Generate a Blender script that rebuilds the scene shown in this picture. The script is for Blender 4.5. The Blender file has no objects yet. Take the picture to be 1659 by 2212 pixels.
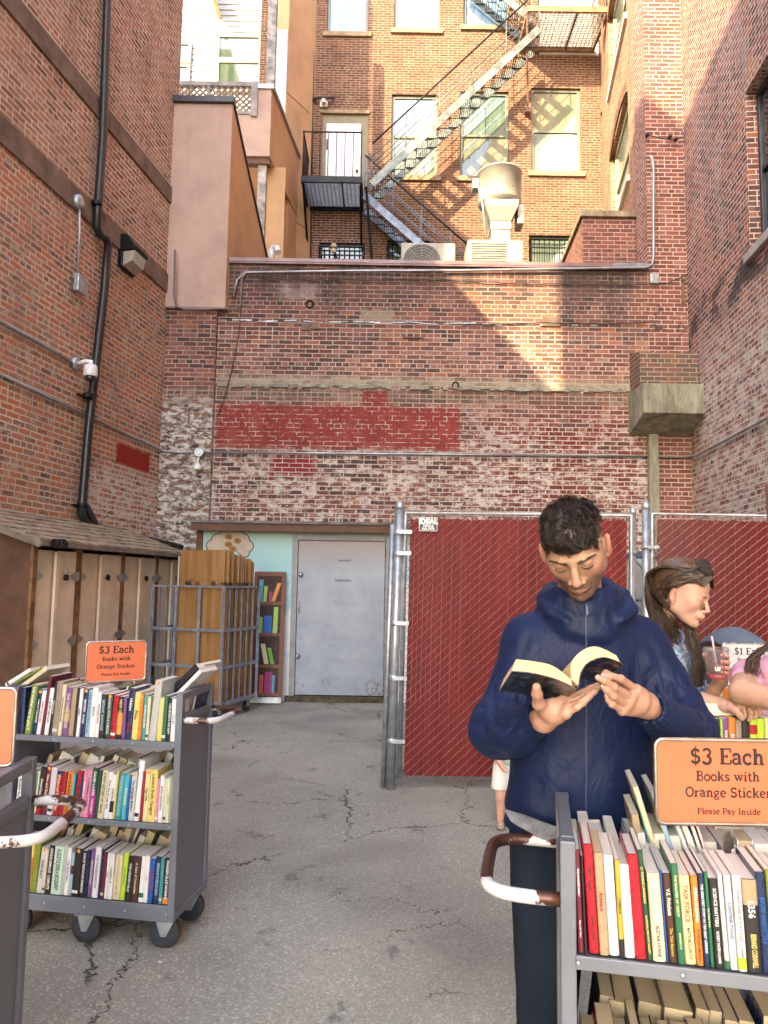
import bpy, math, random
import numpy as np
from mathutils import Vector, Matrix, noise as mnoise
R = math.radians
rnd = random.Random(7)
scene = bpy.context.scene
# ---------------------------------------------------------------- camera
F_D = 1590.0                                  # focal length in units of a 1659 x 2212 picture
CAM = Vector((0, 0, 1.58)); PITCH = R(5.5); ROLL = R(0.9)
c_f = Vector((0, math.cos(PITCH), math.sin(PITCH)))
_u0 = Vector((0, -math.sin(PITCH), math.cos(PITCH))); _r0 = Vector((1, 0, 0))
c_r = _r0*math.cos(ROLL) + _u0*math.sin(ROLL)
c_u = -_r0*math.sin(ROLL) + _u0*math.cos(ROLL)
cd = bpy.data.cameras.new('camera'); cam = bpy.data.objects.new('camera', cd)
scene.collection.objects.link(cam)
cam.matrix_world = Matrix(((c_r.x, c_u.x, -c_f.x, CAM.x), (c_r.y, c_u.y, -c_f.y, CAM.y), (c_r.z, c_u.z, -c_f.z, CAM.z), (0, 0, 0, 1)))
cd.sensor_fit = 'VERTICAL'; cd.sensor_height = 36; cd.lens = F_D/2212*36
cd.clip_start = 0.05; cd.clip_end = 500
scene.camera = cam
# ---------------------------------------------------------------- world, sun, exposure
SUN_A, SUN_C = 0.76, 0.67                      # travel direction (a, 1, -c)
sun_dir = Vector((SUN_A, 1, -SUN_C)).normalized()
elev = math.asin(-sun_dir.z)
w = bpy.data.worlds.new('World'); scene.world = w; w.use_nodes = True
nt = w.node_tree; bg = nt.nodes['Background']
sky = nt.nodes.new('ShaderNodeTexSky'); sky.sky_type = 'NISHITA'; sky.sun_disc = False
sky.sun_elevation = elev; sky.sun_rotation = math.atan2(-SUN_A, -1); sky.air_density = 1.0; sky.dust_density = 2.0; sky.ozone_density = 0.6
nt.links.new(sky.outputs[0], bg.inputs[0]); bg.inputs[1].default_value = 0.15
sd = bpy.data.lights.new('sun', 'SUN'); so = bpy.data.objects.new('sun', sd); scene.collection.objects.link(so)
sd.energy = 2.35; sd.angle = R(0.5); sd.color = (1, 0.78, 0.47)
so.rotation_euler = sun_dir.to_track_quat('-Z', 'Y').to_euler(); so.location = (-8, -8, 14)
scene.view_settings.view_transform = 'Standard'; scene.view_settings.look = 'None'
scene.view_settings.exposure = 3.0; scene.view_settings.gamma = 1
scene.view_settings.use_white_balance = True; scene.view_settings.white_balance_temperature = 6750
scene.cycles.max_bounces = 8; scene.cycles.diffuse_bounces = 5; scene.cycles.glossy_bounces = 3
scene.cycles.transparent_max_bounces = 8; scene.cycles.caustics_reflective = False; scene.cycles.caustics_refractive = False
# ---------------------------------------------------------------- places: a pixel of the photograph at a depth becomes a point
def ray(px, py): return c_f + c_r*((px-829.5)/F_D) + c_u*((1106-py)/F_D)
def at(px, py, Y):
    d = ray(px, py); return CAM + d*(Y/d.y)
def hitp(px, py, p, n):
    d = ray(px, py); p = Vector(p); n = Vector(n); return CAM + d*((p-CAM).dot(n)/d.dot(n))
def gnd(px, py, z=0):
    return hitp(px, py, (0, 0, z), (0, 0, 1))
# ---------------------------------------------------------------- objects
def link(o, parent=None):
    scene.collection.objects.link(o)
    if parent is not None: o.parent = parent
    return o
def tag(o, label=None, cat=None, group=None, kind=None):
    if label: o['label'] = label
    if cat: o['category'] = cat
    if group: o['group'] = group
    if kind: o['kind'] = kind
    return o
def thing(name, label, cat, loc=(0, 0, 0), rz=0, group=None, M4=None):
    o = bpy.data.objects.new(name, None); o.empty_display_size = 0.1
    if M4 is not None: o.matrix_world = M4
    else: o.location = loc; o.rotation_euler = (0, 0, rz)
    link(o); return tag(o, label, cat, group)
def Rot(ax, deg): return Matrix.Rotation(R(deg), 4, ax)
def T(x, y=None, z=None):
    return Matrix.Translation(x) if y is None else Matrix.Translation((x, y, z))
class MB:
    """collects shapes, then becomes one mesh object"""
    def __init__(s, m=None): s.v = []; s.f = []; s.mi = []; s.M = m; s.cur = 0; s.sm = []
    def add(s, vs, fs, smooth=False):
        b = len(s.v)
        for p in vs:
            p = Vector(p); s.v.append(s.M @ p if s.M is not None else p)
        for f in fs: s.f.append([b+i for i in f]); s.mi.append(s.cur); s.sm.append(smooth)
        return s
    def mat(s, i): s.cur = i; return s
    def box(s, c, sz, rot=None):
        x, y, z = sz[0]/2, sz[1]/2, sz[2]/2; c = Vector(c)
        vs = [Vector((i*x, j*y, k*z)) for k in (-1, 1) for j in (-1, 1) for i in (-1, 1)]
        if rot is not None: vs = [rot @ v for v in vs]
        return s.add([v+c for v in vs], [(0, 2, 3, 1), (4, 5, 7, 6), (0, 1, 5, 4), (1, 3, 7, 5), (3, 2, 6, 7), (2, 0, 4, 6)])
    def bx(s, p, q):
        p = Vector(p); q = Vector(q); return s.box((p+q)/2, [abs(a) for a in (q-p)])
    def bar(s, p, q, w, h=None, up=(0, 0, 1)):
        """box beam from p to q, width w across, height h along up"""
        p = Vector(p); q = Vector(q); h = h or w; d = (q-p); L = d.length; d.normalize()
        x = d.cross(Vector(up))
        if x.length < 1e-4: x = d.cross(Vector((1, 0, 0)))
        x.normalize(); z = x.cross(d)
        m = Matrix((x, d, z)).transposed()
        return s.box((p+q)/2, (w, L, h), m)
    def poly(s, pts): return s.add(pts, [list(range(len(pts)))])
    def prism(s, pts, ext):
        n = len(pts); e = Vector(ext); pts = [Vector(p) for p in pts]
        nn = Vector((0, 0, 0))
        for i in range(n): nn += pts[i].cross(pts[(i+1) % n])
        if nn.dot(e) > 0: pts = pts[::-1]
        vs = pts + [p+e for p in pts]
        return s.add(vs, [list(range(n)), list(range(2*n-1, n-1, -1))] + [(i, i+n, (i+1) % n+n, (i+1) % n) for i in range(n)])
    def tube(s, pts, r, seg=8, closed=False, caps=True, smooth=True):
        pts = [Vector(p) for p in pts]; n = len(pts)
        rr = r if isinstance(r, (list, tuple)) else [r]*n
        ts = []
        for i in range(n):
            a = pts[i-1] if (i or closed) else pts[i]; b = pts[(i+1) % n] if (i < n-1 or closed) else pts[i]
            t = (b-a); ts.append(t.normalized() if t.length > 1e-9 else Vector((0, 0, 1)))
        x = ts[0].orthogonal().normalized(); rings = []
        for i in range(n):
            x = (x - ts[i]*x.dot(ts[i]))
            x = x.normalized() if x.length > 1e-6 else ts[i].orthogonal().normalized()
            y = ts[i].cross(x)
            rings.append([pts[i] + (x*math.cos(2*math.pi*k/seg)+y*math.sin(2*math.pi*k/seg))*rr[i] for k in range(seg)])
        vs = [p for r_ in rings for p in r_]; fs = []
        for i in range(n if closed else n-1):
            a = i*seg; b = ((i+1) % n)*seg
            for k in range(seg): fs.append((a+k, a+(k+1) % seg, b+(k+1) % seg, b+k))
        s.add(vs, fs, smooth)
        if caps and not closed:
            b = len(s.v)-len(vs); s.f.append([b+k for k in range(seg)][::-1]); s.mi.append(s.cur); s.sm.append(False)
            s.f.append([b+(n-1)*seg+k for k in range(seg)]); s.mi.append(s.cur); s.sm.append(False)
        return s
    def cyl(s, p, q, r, seg=12, r2=None): return s.tube([p, q], [r, r if r2 is None else r2], seg)
    def lathe(s, prof, c, axis=(0, 0, 1), seg=24, smooth=True):
        ax = Vector(axis).normalized(); x = ax.orthogonal().normalized(); y = ax.cross(x); c = Vector(c)
        vs = [c+ax*h+(x*math.cos(2*math.pi*k/seg)+y*math.sin(2*math.pi*k/seg))*r for r, h in prof for k in range(seg)]
        fs = [(i*seg+k, i*seg+(k+1) % seg, (i+1)*seg+(k+1) % seg, (i+1)*seg+k) for i in range(len(prof)-1) for k in range(seg)]
        s.add(vs, fs, smooth); b = len(s.v)-len(vs)
        s.f.append([b+k for k in range(seg)][::-1]); s.f.append([b+(len(prof)-1)*seg+k for k in range(seg)])
        s.mi += [s.cur]*2; s.sm += [False]*2
        return s
    def grid(s, fn, nu, nv, smooth=True):
        vs = [fn(i/(nu-1), j/(nv-1)) for j in range(nv) for i in range(nu)]
        return s.add(vs, [(j*nu+i, j*nu+i+1, (j+1)*nu+i+1, (j+1)*nu+i) for j in range(nv-1) for i in range(nu-1)], smooth)
    def ball(s, c, r, seg=16, rings=10, smooth=True):
        if not isinstance(r, (tuple, list)): r = (r, r, r)
        c = Vector(c)
        return s.grid(lambda u, v: c+Vector((r[0]*math.sin(math.pi*v)*math.cos(2*math.pi*u), r[1]*math.sin(math.pi*v)*math.sin(2*math.pi*u), -r[2]*math.cos(math.pi*v))), seg+1, rings+1, smooth)
    def build(s, name, mats, parent=None, bevel=0, label=None, cat=None, group=None, kind=None, uv=True, subsurf=0):
        me = bpy.data.meshes.new(name); me.from_pydata([tuple(v) for v in s.v], [], s.f)
        if not isinstance(mats, (list, tuple)): mats = [mats]
        for m in mats: me.materials.append(m)
        me.polygons.foreach_set('material_index', s.mi); me.polygons.foreach_set('use_smooth', s.sm)
        if uv: box_uv(me)
        me.update(); o = bpy.data.objects.new(name, me); link(o, parent)
        if bevel:
            b = o.modifiers.new('bevel', 'BEVEL'); b.width = bevel; b.segments = 2; b.limit_method = 'ANGLE'; b.angle_limit = R(40)
        if subsurf:
            b = o.modifiers.new('sub', 'SUBSURF'); b.levels = b.render_levels = subsurf
        return tag(o, label, cat, group, kind)
def box_uv(me):
    uvl = me.uv_layers.new(name='uv'); n = len(me.loops)
    if n == 0: return
    co = np.empty(len(me.vertices)*3); me.vertices.foreach_get('co', co); co = co.reshape(-1, 3)
    vi = np.empty(n, dtype=np.int64); me.loops.foreach_get('vertex_index', vi)
    nr = np.empty(len(me.polygons)*3); me.polygons.foreach_get('normal', nr); nr = nr.reshape(-1, 3)
    lt = np.empty(len(me.polygons), dtype=np.int64); me.polygons.foreach_get('loop_total', lt)
    N = np.repeat(nr, lt, axis=0); P = co[vi]
    flat = np.abs(N[:, 2]) > 0.75
    h = np.hypot(N[:, 0], N[:, 1]) + 1e-9; tx, ty = -N[:, 1]/h, N[:, 0]/h
    u = np.where(flat, P[:, 0], P[:, 0]*tx+P[:, 1]*ty); v = np.where(flat, P[:, 1], P[:, 2])
    uvl.data.foreach_set('uv', np.stack([u, v], 1).ravel())
def dup(o, parent=None):
    c = o.copy(); scene.collection.objects.link(c); c.parent = parent
    for ch in list(o.children): dup(ch, c)
    return c
# ---------------------------------------------------------------- lettering
def text_mesh(txt, size, bold=0.0, align='CENTER', depth=0.0, spacing=1.0):
    cu = bpy.data.curves.new('lettering', 'FONT'); cu.body = txt; cu.size = size; cu.offset = bold
    cu.align_x = align; cu.align_y = 'CENTER'; cu.extrude = depth; cu.resolution_u = 2; cu.space_character = spacing
    o = bpy.data.objects.new('lettering', cu)
    me = bpy.data.meshes.new_from_object(o); bpy.data.objects.remove(o); bpy.data.curves.remove(cu)
    return me
def text_obj(txt, size, m4, material, parent, name='lettering', **k):
    me = text_mesh(txt, size, **k); me.materials.clear(); me.materials.append(material)
    o = bpy.data.objects.new(name, me); link(o, parent); o.matrix_local = m4; return o
# ---------------------------------------------------------------- materials
class NT:
    def __init__(s, name):
        s.m = bpy.data.materials.new(name); s.m.use_nodes = True; s.t = s.m.node_tree
        s.b = s.t.nodes['Principled BSDF']; s.out = s.t.nodes['Material Output']
    def n(s, kind, **k):
        x = s.t.nodes.new('ShaderNode'+kind)
        for a, b in k.items(): setattr(x, a, b)
        return x
    def put(s, sock, val):
        if val is None: return
        if hasattr(val, 'is_linked') or hasattr(val, 'links'): s.t.links.new(val, sock)
        else:
            if isinstance(val, (tuple, list)) and len(val) == 3 and sock.type == 'RGBA': val = tuple(val)+(1,)
            sock.default_value = val
    def uv(s): return s.n('UVMap').outputs[0]
    def obj(s): return s.n('TexCoord').outputs['Object']
    def gen(s): return s.n('TexCoord').outputs['Generated']
    def pos(s): return s.n('NewGeometry').outputs['Position']
    def sep(s, v):
        x = s.n('SeparateXYZ'); s.put(x.inputs[0], v); return x.outputs
    def com(s, x, y, z=0.0):
        c = s.n('CombineXYZ'); s.put(c.inputs[0], x); s.put(c.inputs[1], y); s.put(c.inputs[2], z); return c.outputs[0]
    def ma(s, op, a, b=None, c=None, clamp=False):
        x = s.n('Math', operation=op, use_clamp=clamp); s.put(x.inputs[0], a); s.put(x.inputs[1], b)
        if c is not None: s.put(x.inputs[2], c)
        return x.outputs[0]
    def vm(s, op, a, b=None):
        x = s.n('VectorMath', operation=op); s.put(x.inputs[0], a); s.put(x.inputs[1], b); return x.outputs[0]
    def noise(s, v, scale, detail=3, rough=0.6, col=False, dist=0.0):
        x = s.n('TexNoise'); s.put(x.inputs['Vector'], v); x.inputs['Scale'].default_value = scale; x.inputs['Detail'].default_value = detail
        x.inputs['Roughness'].default_value = rough; x.inputs['Distortion'].default_value = dist
        return x.outputs[1 if col else 0]
    def mus(s, v, sc): return s.vm('MULTIPLY', v, sc)
    def ramp(s, f, stops, interp='LINEAR'):
        x = s.n('ValToRGB'); s.put(x.inputs[0], f); cr = x.color_ramp; cr.interpolation = interp
        while len(cr.elements) < len(stops): cr.elements.new(0.5)
        for e, (p, c) in zip(cr.elements, stops):
            e.position = p
            if not isinstance(c, (tuple, list)): c = (c, c, c)
            e.color = tuple(c)+(1,) if len(c) == 3 else c
        return x.outputs[0]
    def mr(s, f, a, b, c=0.0, d=1.0, smooth=False):
        x = s.n('MapRange', clamp=True)
        if smooth: x.interpolation_type = 'SMOOTHSTEP'
        s.put(x.inputs[0], f); s.put(x.inputs[1], a); s.put(x.inputs[2], b); s.put(x.inputs[3], c); s.put(x.inputs[4], d); return x.outputs[0]
    def mix(s, f, a, b, mode='MIX'):
        x = s.n('Mix', data_type='RGBA', blend_type=mode); s.put(x.inputs[0], f); s.put(x.inputs[6], a); s.put(x.inputs[7], b); return x.outputs[2]
    def bump(s, h, strength=0.3, dist=0.01):
        x = s.n('Bump'); s.put(x.inputs['Height'], h); x.inputs['Strength'].default_value = strength; x.inputs['Distance'].default_value = dist; return x.outputs[0]
    def set(s, **k):
        names = dict(col='Base Color', rough='Roughness', metal='Metallic', spec='Specular IOR Level', normal='Normal', sheen='Sheen Weight', coat='Coat Weight', emis='Emission Color', emist='Emission Strength', alpha='Alpha', trans='Transmission Weight', sss='Subsurface Weight', ior='IOR')
        for a, v in k.items(): s.put(s.b.inputs[names[a]], v)
        return s.m
    def rect(s, U, V, u0, u1, v0, v1, soft=0.03, jag=None):
        """1 inside a rectangle of wall coordinates, with a ragged edge"""
        if jag is not None:
            U = s.ma('ADD', U, jag); V = s.ma('ADD', V, jag)
        a = s.mr(U, u0-soft, u0+soft); b = s.mr(U, u1-soft, u1+soft, 1.0, 0.0)
        c = s.mr(V, v0-soft, v0+soft); d = s.mr(V, v1-soft, v1+soft, 1.0, 0.0)
        return s.ma('MULTIPLY', s.ma('MULTIPLY', a, b), s.ma('MULTIPLY', c, d))
def plain(name, col, rough=0.6, metal=0.0, var=0.12, vscale=6.0, bump=0.0, bscale=60, spec=0.5, coat=0.0):
    """a paint-like surface with slight uneven tone and wear"""
    t = NT(name); p = t.obj(); n = t.noise(p, vscale, 4)
    c2 = tuple(max(0, c*(1-var*1.6)) for c in col); c1 = tuple(min(1, c*(1+var)) for c in col)
    c = t.ramp(n, [(0.3, c2), (0.7, c1)])
    t.set(col=c, rough=t.mr(t.noise(p, vscale*2.3, 3), 0.3, 0.7, max(0.03, rough-0.12), min(1, rough+0.12)), metal=metal, spec=spec, coat=coat)
    if bump: t.set(normal=t.bump(t.noise(p, bscale, 4), bump, 0.004))
    return t.m
def brick(name, palette, mortar, bw=0.218, rh=0.072, msz=0.008, extra=None, wob=0.006, soot=0.5, tint=None, bmp=0.6, vari=0.5, off=(0, 0)):
    t = NT(name); uv = t.vm('ADD', t.uv(), (off[0], off[1], 0))
    wv = t.noise(uv, 7.0, 2, col=True); wv = t.vm('SUBTRACT', wv, (0.5, 0.5, 0.5)); v = t.vm('ADD', uv, t.mus(wv, (wob*2.2, wob*1.6, 0)))
    wv2 = t.noise(uv, 45.0, 2, col=True); v = t.vm('ADD', v, t.mus(t.vm('SUBTRACT', wv2, (0.5, 0.5, 0.5)), (wob*0.9, wob*0.9, 0)))
    def br(ms):
        b = t.n('TexBrick'); t.put(b.inputs['Vector'], v)
        b.inputs['Color1'].default_value = (0, 0, 0, 1); b.inputs['Color2'].default_value = (1, 1, 1, 1); b.inputs['Mortar'].default_value = (0, 0, 0, 1)
        b.inputs['Scale'].default_value = 1; b.inputs['Mortar Size'].default_value = ms; b.inputs['Mortar Smooth'].default_value = 0.25
        b.inputs['Brick Width'].default_value = bw; b.inputs['Row Height'].default_value = rh; b.inputs['Bias'].default_value = 0
        b.offset = 0.5; b.squash = 0.5 if bw < 5 else 1; b.squash_frequency = 7; return b
    b = br(msz)
    rc, fac = b.outputs[0], b.outputs[1]
    big = t.noise(uv, 0.9, 4); fine = t.noise(uv, 38, 4, 0.7)
    k = t.ma('ADD', t.ma('MULTIPLY', rc, 1-vari*0.5), t.ma('MULTIPLY', t.ma('SUBTRACT', big, 0.5), 0.9)); k = t.ma('ADD', k, t.ma('MULTIPLY', t.ma('SUBTRACT', fine, 0.5), 0.35))
    n = len(palette); col = t.ramp(k, [((i+0.3)/(n+0.1), c) for i, c in enumerate(palette)])
    # soot in blotches and streaks that run down the wall
    st = t.noise(t.mus(uv, (1.3, 0.35, 1)), 1.1, 5, 0.65)
    col = t.mix(t.mr(st, 0.54, 0.74, 0.0, soot), col, (0.05, 0.042, 0.045))
    col = t.mix(t.mr(t.noise(uv, 2.3, 5, 0.7), 0.58, 0.78, 0.0, 0.45), col, (0.36, 0.27, 0.22))
    mcol = t.mix(t.mr(t.noise(uv, 1.7, 4), 0.35, 0.7), mortar, tuple(c*0.62 for c in mortar))
    mcol = t.mix(t.mr(st, 0.56, 0.74, 0, 0.6), mcol, (0.12, 0.10, 0.09))
    base = t.mix(fac, col, mcol)
    hgt = t.ma('SUBTRACT', 1.0, fac)
    hgt = t.ma('ADD', hgt, t.ma('MULTIPLY', fine, 0.5)); hgt = t.ma('ADD', hgt, t.ma('MULTIPLY', rc, 0.35))
    if extra: base, hgt = extra(t, uv, base, hgt, fac, rc)
    t.set(col=base, rough=0.92, spec=0.2, normal=t.bump(hgt, bmp, 0.012))
    return t.m
PAL_OLD = [(0.085, 0.05, 0.045), (0.14, 0.06, 0.05), (0.19, 0.07, 0.055), (0.225, 0.088, 0.068), (0.25, 0.115, 0.09), (0.33, 0.11, 0.05), (0.20, 0.155, 0.13)]
PAL_RED = [(0.17, 0.065, 0.045), (0.27, 0.09, 0.05), (0.33, 0.115, 0.06), (0.38, 0.145, 0.08), (0.32, 0.15, 0.095), (0.40, 0.22, 0.14)]
PAL_LEFT = [(0.17, 0.085, 0.065), (0.27, 0.12, 0.08), (0.33, 0.15, 0.10), (0.38, 0.18, 0.115), (0.34, 0.20, 0.15), (0.42, 0.29, 0.22)]
PAL_REAR = [(0.09, 0.042, 0.03), (0.125, 0.055, 0.038), (0.155, 0.066, 0.045), (0.175, 0.078, 0.05), (0.19, 0.09, 0.06)]
PAL_DARK = [(0.13, 0.05, 0.04), (0.18, 0.065, 0.05), (0.22, 0.08, 0.06), (0.25, 0.09, 0.065)]
M = {}
M['black'] = plain('black_metal', (0.012, 0.012, 0.013), 0.45, 0.6)
M['blackp'] = plain('black_plastic', (0.015, 0.015, 0.016), 0.35)
M['galv'] = plain('galvanised_steel', (0.42, 0.46, 0.49), 0.45, 0.7, var=0.2, vscale=18)
M['cartgrey'] = None
M['wire'] = plain('chain_wire', (0.33, 0.22, 0.21), 0.42, 0.4, var=0.25, vscale=9)
M['white'] = plain('white_paint', (0.72, 0.72, 0.70), 0.45)
M['whitep'] = plain('white_plastic', (0.75, 0.75, 0.74), 0.3)
M['stone'] = plain('sandstone', (0.27, 0.20, 0.12), 0.85, bump=0.3, var=0.2)
M['glassdark'] = plain('dark_glass', (0.02, 0.025, 0.03), 0.06, var=0.3, spec=0.8)
M['frame'] = plain('window_frame_paint', (0.17, 0.18, 0.14), 0.5)
M['conduit'] = plain('grey_conduit', (0.36, 0.36, 0.38), 0.4, 0.6, var=0.25, vscale=3)
M['cable'] = plain('black_cable', (0.02, 0.02, 0.022), 0.6)
M['flash'] = plain('roof_flashing', (0.23, 0.15, 0.15), 0.45, 0.3, var=0.2, vscale=2)
M['shed_brown'] = plain('brown_paint', (0.12, 0.055, 0.03), 0.7, var=0.22, vscale=5, bump=0.15)
# ================================================================ the courtyard: ground and walls
YB, YR = 11.6, 16.8                                # back wall, rear building
PL = Vector((-3.54, YB, 0)); nL = Vector((0.9892, -0.1464, 0)); dL = Vector((0.1464, 0.9892, 0))
PR = Vector((4.89, YB, 0)); nR = Vector((-0.995, 0.0995, 0)); dR = Vector((0.0995, 0.995, 0))
def LW(px, py, off=0.0): return hitp(px, py, PL+nL*off, nL)
def RW(px, py, off=0.0): return hitp(px, py, PR+nR*off, nR)
def BW(px, py, off=0.0): return at(px, py, YB-off)
def RB(px, py, off=0.0): return at(px, py, YR-off)
def uL(p): return p.x*0.1464+p.y*0.9892
def rectL(t, U, V, x0, y0, x1, y1, **k):
    a = LW(x0, y0); b = LW(x1, y1); u0 = uL(PL); return t.rect(U, V, uL(a)-u0, uL(b)-u0, min(a.z, b.z), max(a.z, b.z), **k)
def rectB(t, U, V, x0, y0, x1, y1, **k):
    a = BW(x0, y0); b = BW(x1, y1); return t.rect(U, V, a.x, b.x, b.z, a.z, **k)
def wall_holes(mb, O, U, N, u0, u1, v0, v1, holes, depth=0.12):
    """a wall sheet in the plane through O (along U and up) with rectangular openings and their reveals"""
    O, U, N = Vector(O), Vector(U), Vector(N); Z = Vector((0, 0, 1))
    us = sorted({u0, u1} | {h[0] for h in holes} | {h[1] for h in holes}); vs = sorted({v0, v1} | {h[2] for h in holes} | {h[3] for h in holes})
    P = lambda u, v, d=0: O+U*u+Z*v-N*d
    flip = U.cross(Z).dot(N) < 0
    def q(a, b, c, d): mb.add([a, b, c, d], [(0, 1, 2, 3) if not flip else (3, 2, 1, 0)])
    for i in range(len(us)-1):
        for j in range(len(vs)-1):
            cu, cv = (us[i]+us[i+1])/2, (vs[j]+vs[j+1])/2
            if any(h[0] < cu < h[1] and h[2] < cv < h[3] for h in holes): continue
            if us[i] < u0-1e-6 or us[i+1] > u1+1e-6 or vs[j] < v0-1e-6 or vs[j+1] > v1+1e-6: continue
            q(P(us[i], vs[j]), P(us[i+1], vs[j]), P(us[i+1], vs[j+1]), P(us[i], vs[j+1]))
    for a, b, c, d in [h[:4] for h in holes]:
        q(P(a, c), P(b, c), P(b, c, depth), P(a, c, depth)); q(P(b, d), P(a, d), P(a, d, depth), P(b, d, depth))
        q(P(a, d), P(a, c), P(a, c, depth), P(a, d, depth)); q(P(b, c), P(b, d), P(b, d, depth), P(b, c, depth))
# ---- ground
def asphalt():
    t = NT('asphalt'); p = t.obj()
    base = t.ramp(t.noise(p, 0.55, 5, 0.62), [(0.28, (0.235, 0.235, 0.19)), (0.5, (0.31, 0.308, 0.25)), (0.72, (0.39, 0.38, 0.31))])
    sp = t.noise(p, 95, 2, 0.6); sp2 = t.n('TexVoronoi'); t.put(sp2.inputs['Vector'], p); sp2.inputs['Scale'].default_value = 120
    base = t.mix(t.mr(sp, 0.56, 0.66, 0, 0.32), base, (0.52, 0.49, 0.41)); base = t.mix(t.mr(sp, 0.44, 0.34, 0, 0.36), base, (0.12, 0.115, 0.10))
    g = t.sep(sp2.outputs['Color'])[0]; base = t.mix(t.ma('MULTIPLY', t.mr(g, 0.86, 0.9), 0.6), base, (0.55, 0.51, 0.44))
    # dark blots and old spills
    blot = t.noise(t.mus(p, (1.0, 0.7, 1)), 3.4, 6, 0.72, dist=0.4); base = t.mix(t.mr(blot, 0.60, 0.66, 0, 0.6), base, (0.09, 0.087, 0.085))
    smooth = t.mr(t.noise(p, 0.42, 3), 0.5, 0.62, 0, 0.45); base = t.mix(smooth, base, (0.11, 0.105, 0.10))
    # cracks
    def crack(sc, w, seed, msc, lo):
        wv = t.vm('ADD', t.vm('ADD', p, (seed, seed*0.7, 0)), t.mus(t.vm('SUBTRACT', t.noise(p, 2.2, 5, 0.7, col=True), (0.5, 0.5, 0.5)), (0.55, 0.55, 0)))
        v = t.n('TexVoronoi', feature='DISTANCE_TO_EDGE'); t.put(v.inputs['Vector'], wv); v.inputs['Scale'].default_value = sc
        line = t.mr(v.outputs['Distance'], w*0.35, w, 1, 0); msk = t.mr(t.noise(t.vm('ADD', p, (seed, 0, 0)), msc, 3), lo, lo+0.07)
        return t.ma('MULTIPLY', line, msk)
    c = t.ma('MAXIMUM', crack(0.62, 0.0042, 3.1, 0.7, 0.50), t.ma('MAXIMUM', crack(1.9, 0.008, 9.3, 0.9, 0.60), crack(0.36, 0.0022, 5.5, 0.5, 0.40)))
    base = t.mix(t.ma('MULTIPLY', c, 0.85), base, (0.025, 0.023, 0.022))
    # rubbish dust along the shed
    y = t.sep(p)[1]; dust = t.ma('MULTIPLY', t.mr(y, 8.6, 9.9), t.mr(t.noise(p, 26, 3, 0.7), 0.6, 0.64)); base = t.mix(dust, base, (0.42, 0.38, 0.30))
    h = t.ma('SUBTRACT', t.ma('ADD', sp, t.ma('MULTIPLY', blot, 0.6)), t.ma('MULTIPLY', c, 3.0))
    t.set(col=base, rough=0.93, spec=0.25, normal=t.bump(h, 0.55, 0.006)); return t.m
g = MB()
def gz(x, y): return 0.012*mnoise.noise(Vector((x*0.5, y*0.5, 0)))
xs = [-60, -20] + [-8+i*0.5 for i in range(33)] + [20, 60]; ys = [-60, -20] + [-6+i*0.5 for i in range(41)] + [30, 60]
vs = [Vector((x, y, gz(x, y) if abs(x) < 7.5 and -5 < y < 13 else 0)) for y in ys for x in xs]; nx = len(xs)
g.add(vs, [(j*nx+i, j*nx+i+1, (j+1)*nx+i+1, (j+1)*nx+i) for j in range(len(ys)-1) for i in range(nx-1)], True)
g.build('ground', asphalt(), kind='structure')
# ---- left building
def left_extra(t, uv, base, hgt, fac, rc):
    U, V, _ = t.sep(uv); jag = t.ma('MULTIPLY', t.ma('SUBTRACT', t.noise(uv, 6, 3), 0.5), 0.35)
    n = t.noise(uv, 5.5, 6, 0.75); n2 = t.noise(uv, 1.2, 4)
    zb = LW(372, 640).z
    low = t.mr(V, zb-0.1, zb+0.1, 1, 0)
    # rough old mortar and pale smears on the lower wall
    smear = t.ma('MULTIPLY', low, t.mr(n, 0.50, 0.60, 0, 0.7)); base = t.mix(smear, base, (0.54, 0.44, 0.33)); dst = t.mr(t.noise(t.mus(uv, (.8, .5, 1)), 1.5, 5, .7), .42, .7, 0, .38); base = t.mix(dst, base, (0.44, 0.31, 0.24))
    grey = t.ma('MULTIPLY', low, t.ma('MULTIPLY', t.mr(rc, 0.90, 0.93), t.mr(n2, 0.5, 0.56))); base = t.mix(grey, base, (0.34, 0.31, 0.28))
    org = t.ma('MULTIPLY', low, t.mr(rc, 0.45, 0.75, 0, 0.7)); base = t.mix(t.ma('MULTIPLY', org, t.ma('SUBTRACT', 1.0, fac)), base, (0.48, 0.15, 0.06)); pl = t.mr(t.noise(t.vm('ADD', uv, (7, 3, 0)), 2.6, 5, 0.7), 0.52, 0.7, 0, 0.5); base = t.mix(t.ma('MULTIPLY', pl, low), base, (0.42, 0.27, 0.19))
    wr = rectL(t, U, V, 185, 1000, 335, 1180, soft=0.12, jag=jag)
    wn = t.noise(t.mus(uv, (4.5, 9, 1)), 1.0, 8, .78); wr = t.ma('MULTIPLY', wr, t.ma('MAXIMUM', t.ma('MULTIPLY', fac, .85), t.mr(wn, 0.49, 0.55, 0, .9))); base = t.mix(wr, base, (0.68, 0.63, 0.55))
    rp = rectL(t, U, V, 253, 955, 322, 1022, soft=0.02, jag=t.ma('MULTIPLY', jag, 0.25)); base = t.mix(rp, base, (0.30, 0.03, 0.02))
    hgt = t.ma('ADD', hgt, t.ma('MULTIPLY', smear, 0.6)); return base, hgt
m_left = brick('brick_left', PAL_LEFT, (0.66, 0.55, 0.44), extra=left_extra, wob=0.010, soot=0.3, msz=0.012, bmp=0.9)
H_L = 11.54
lb = thing('brick_building', 'tall red brick building wall with two stone bands along the left side of the yard', 'building', PL)
mi = T(-PL)
def on(parent_loc): return T(-Vector(parent_loc))
b = MB(mi); A = PL+dL*(0.0); Zf = PL-dL*20
b.prism([Zf, A, A-nL*1.6, Zf-nL*1.6], (0, 0, H_L)); b.build('wall', m_left, lb)
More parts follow.
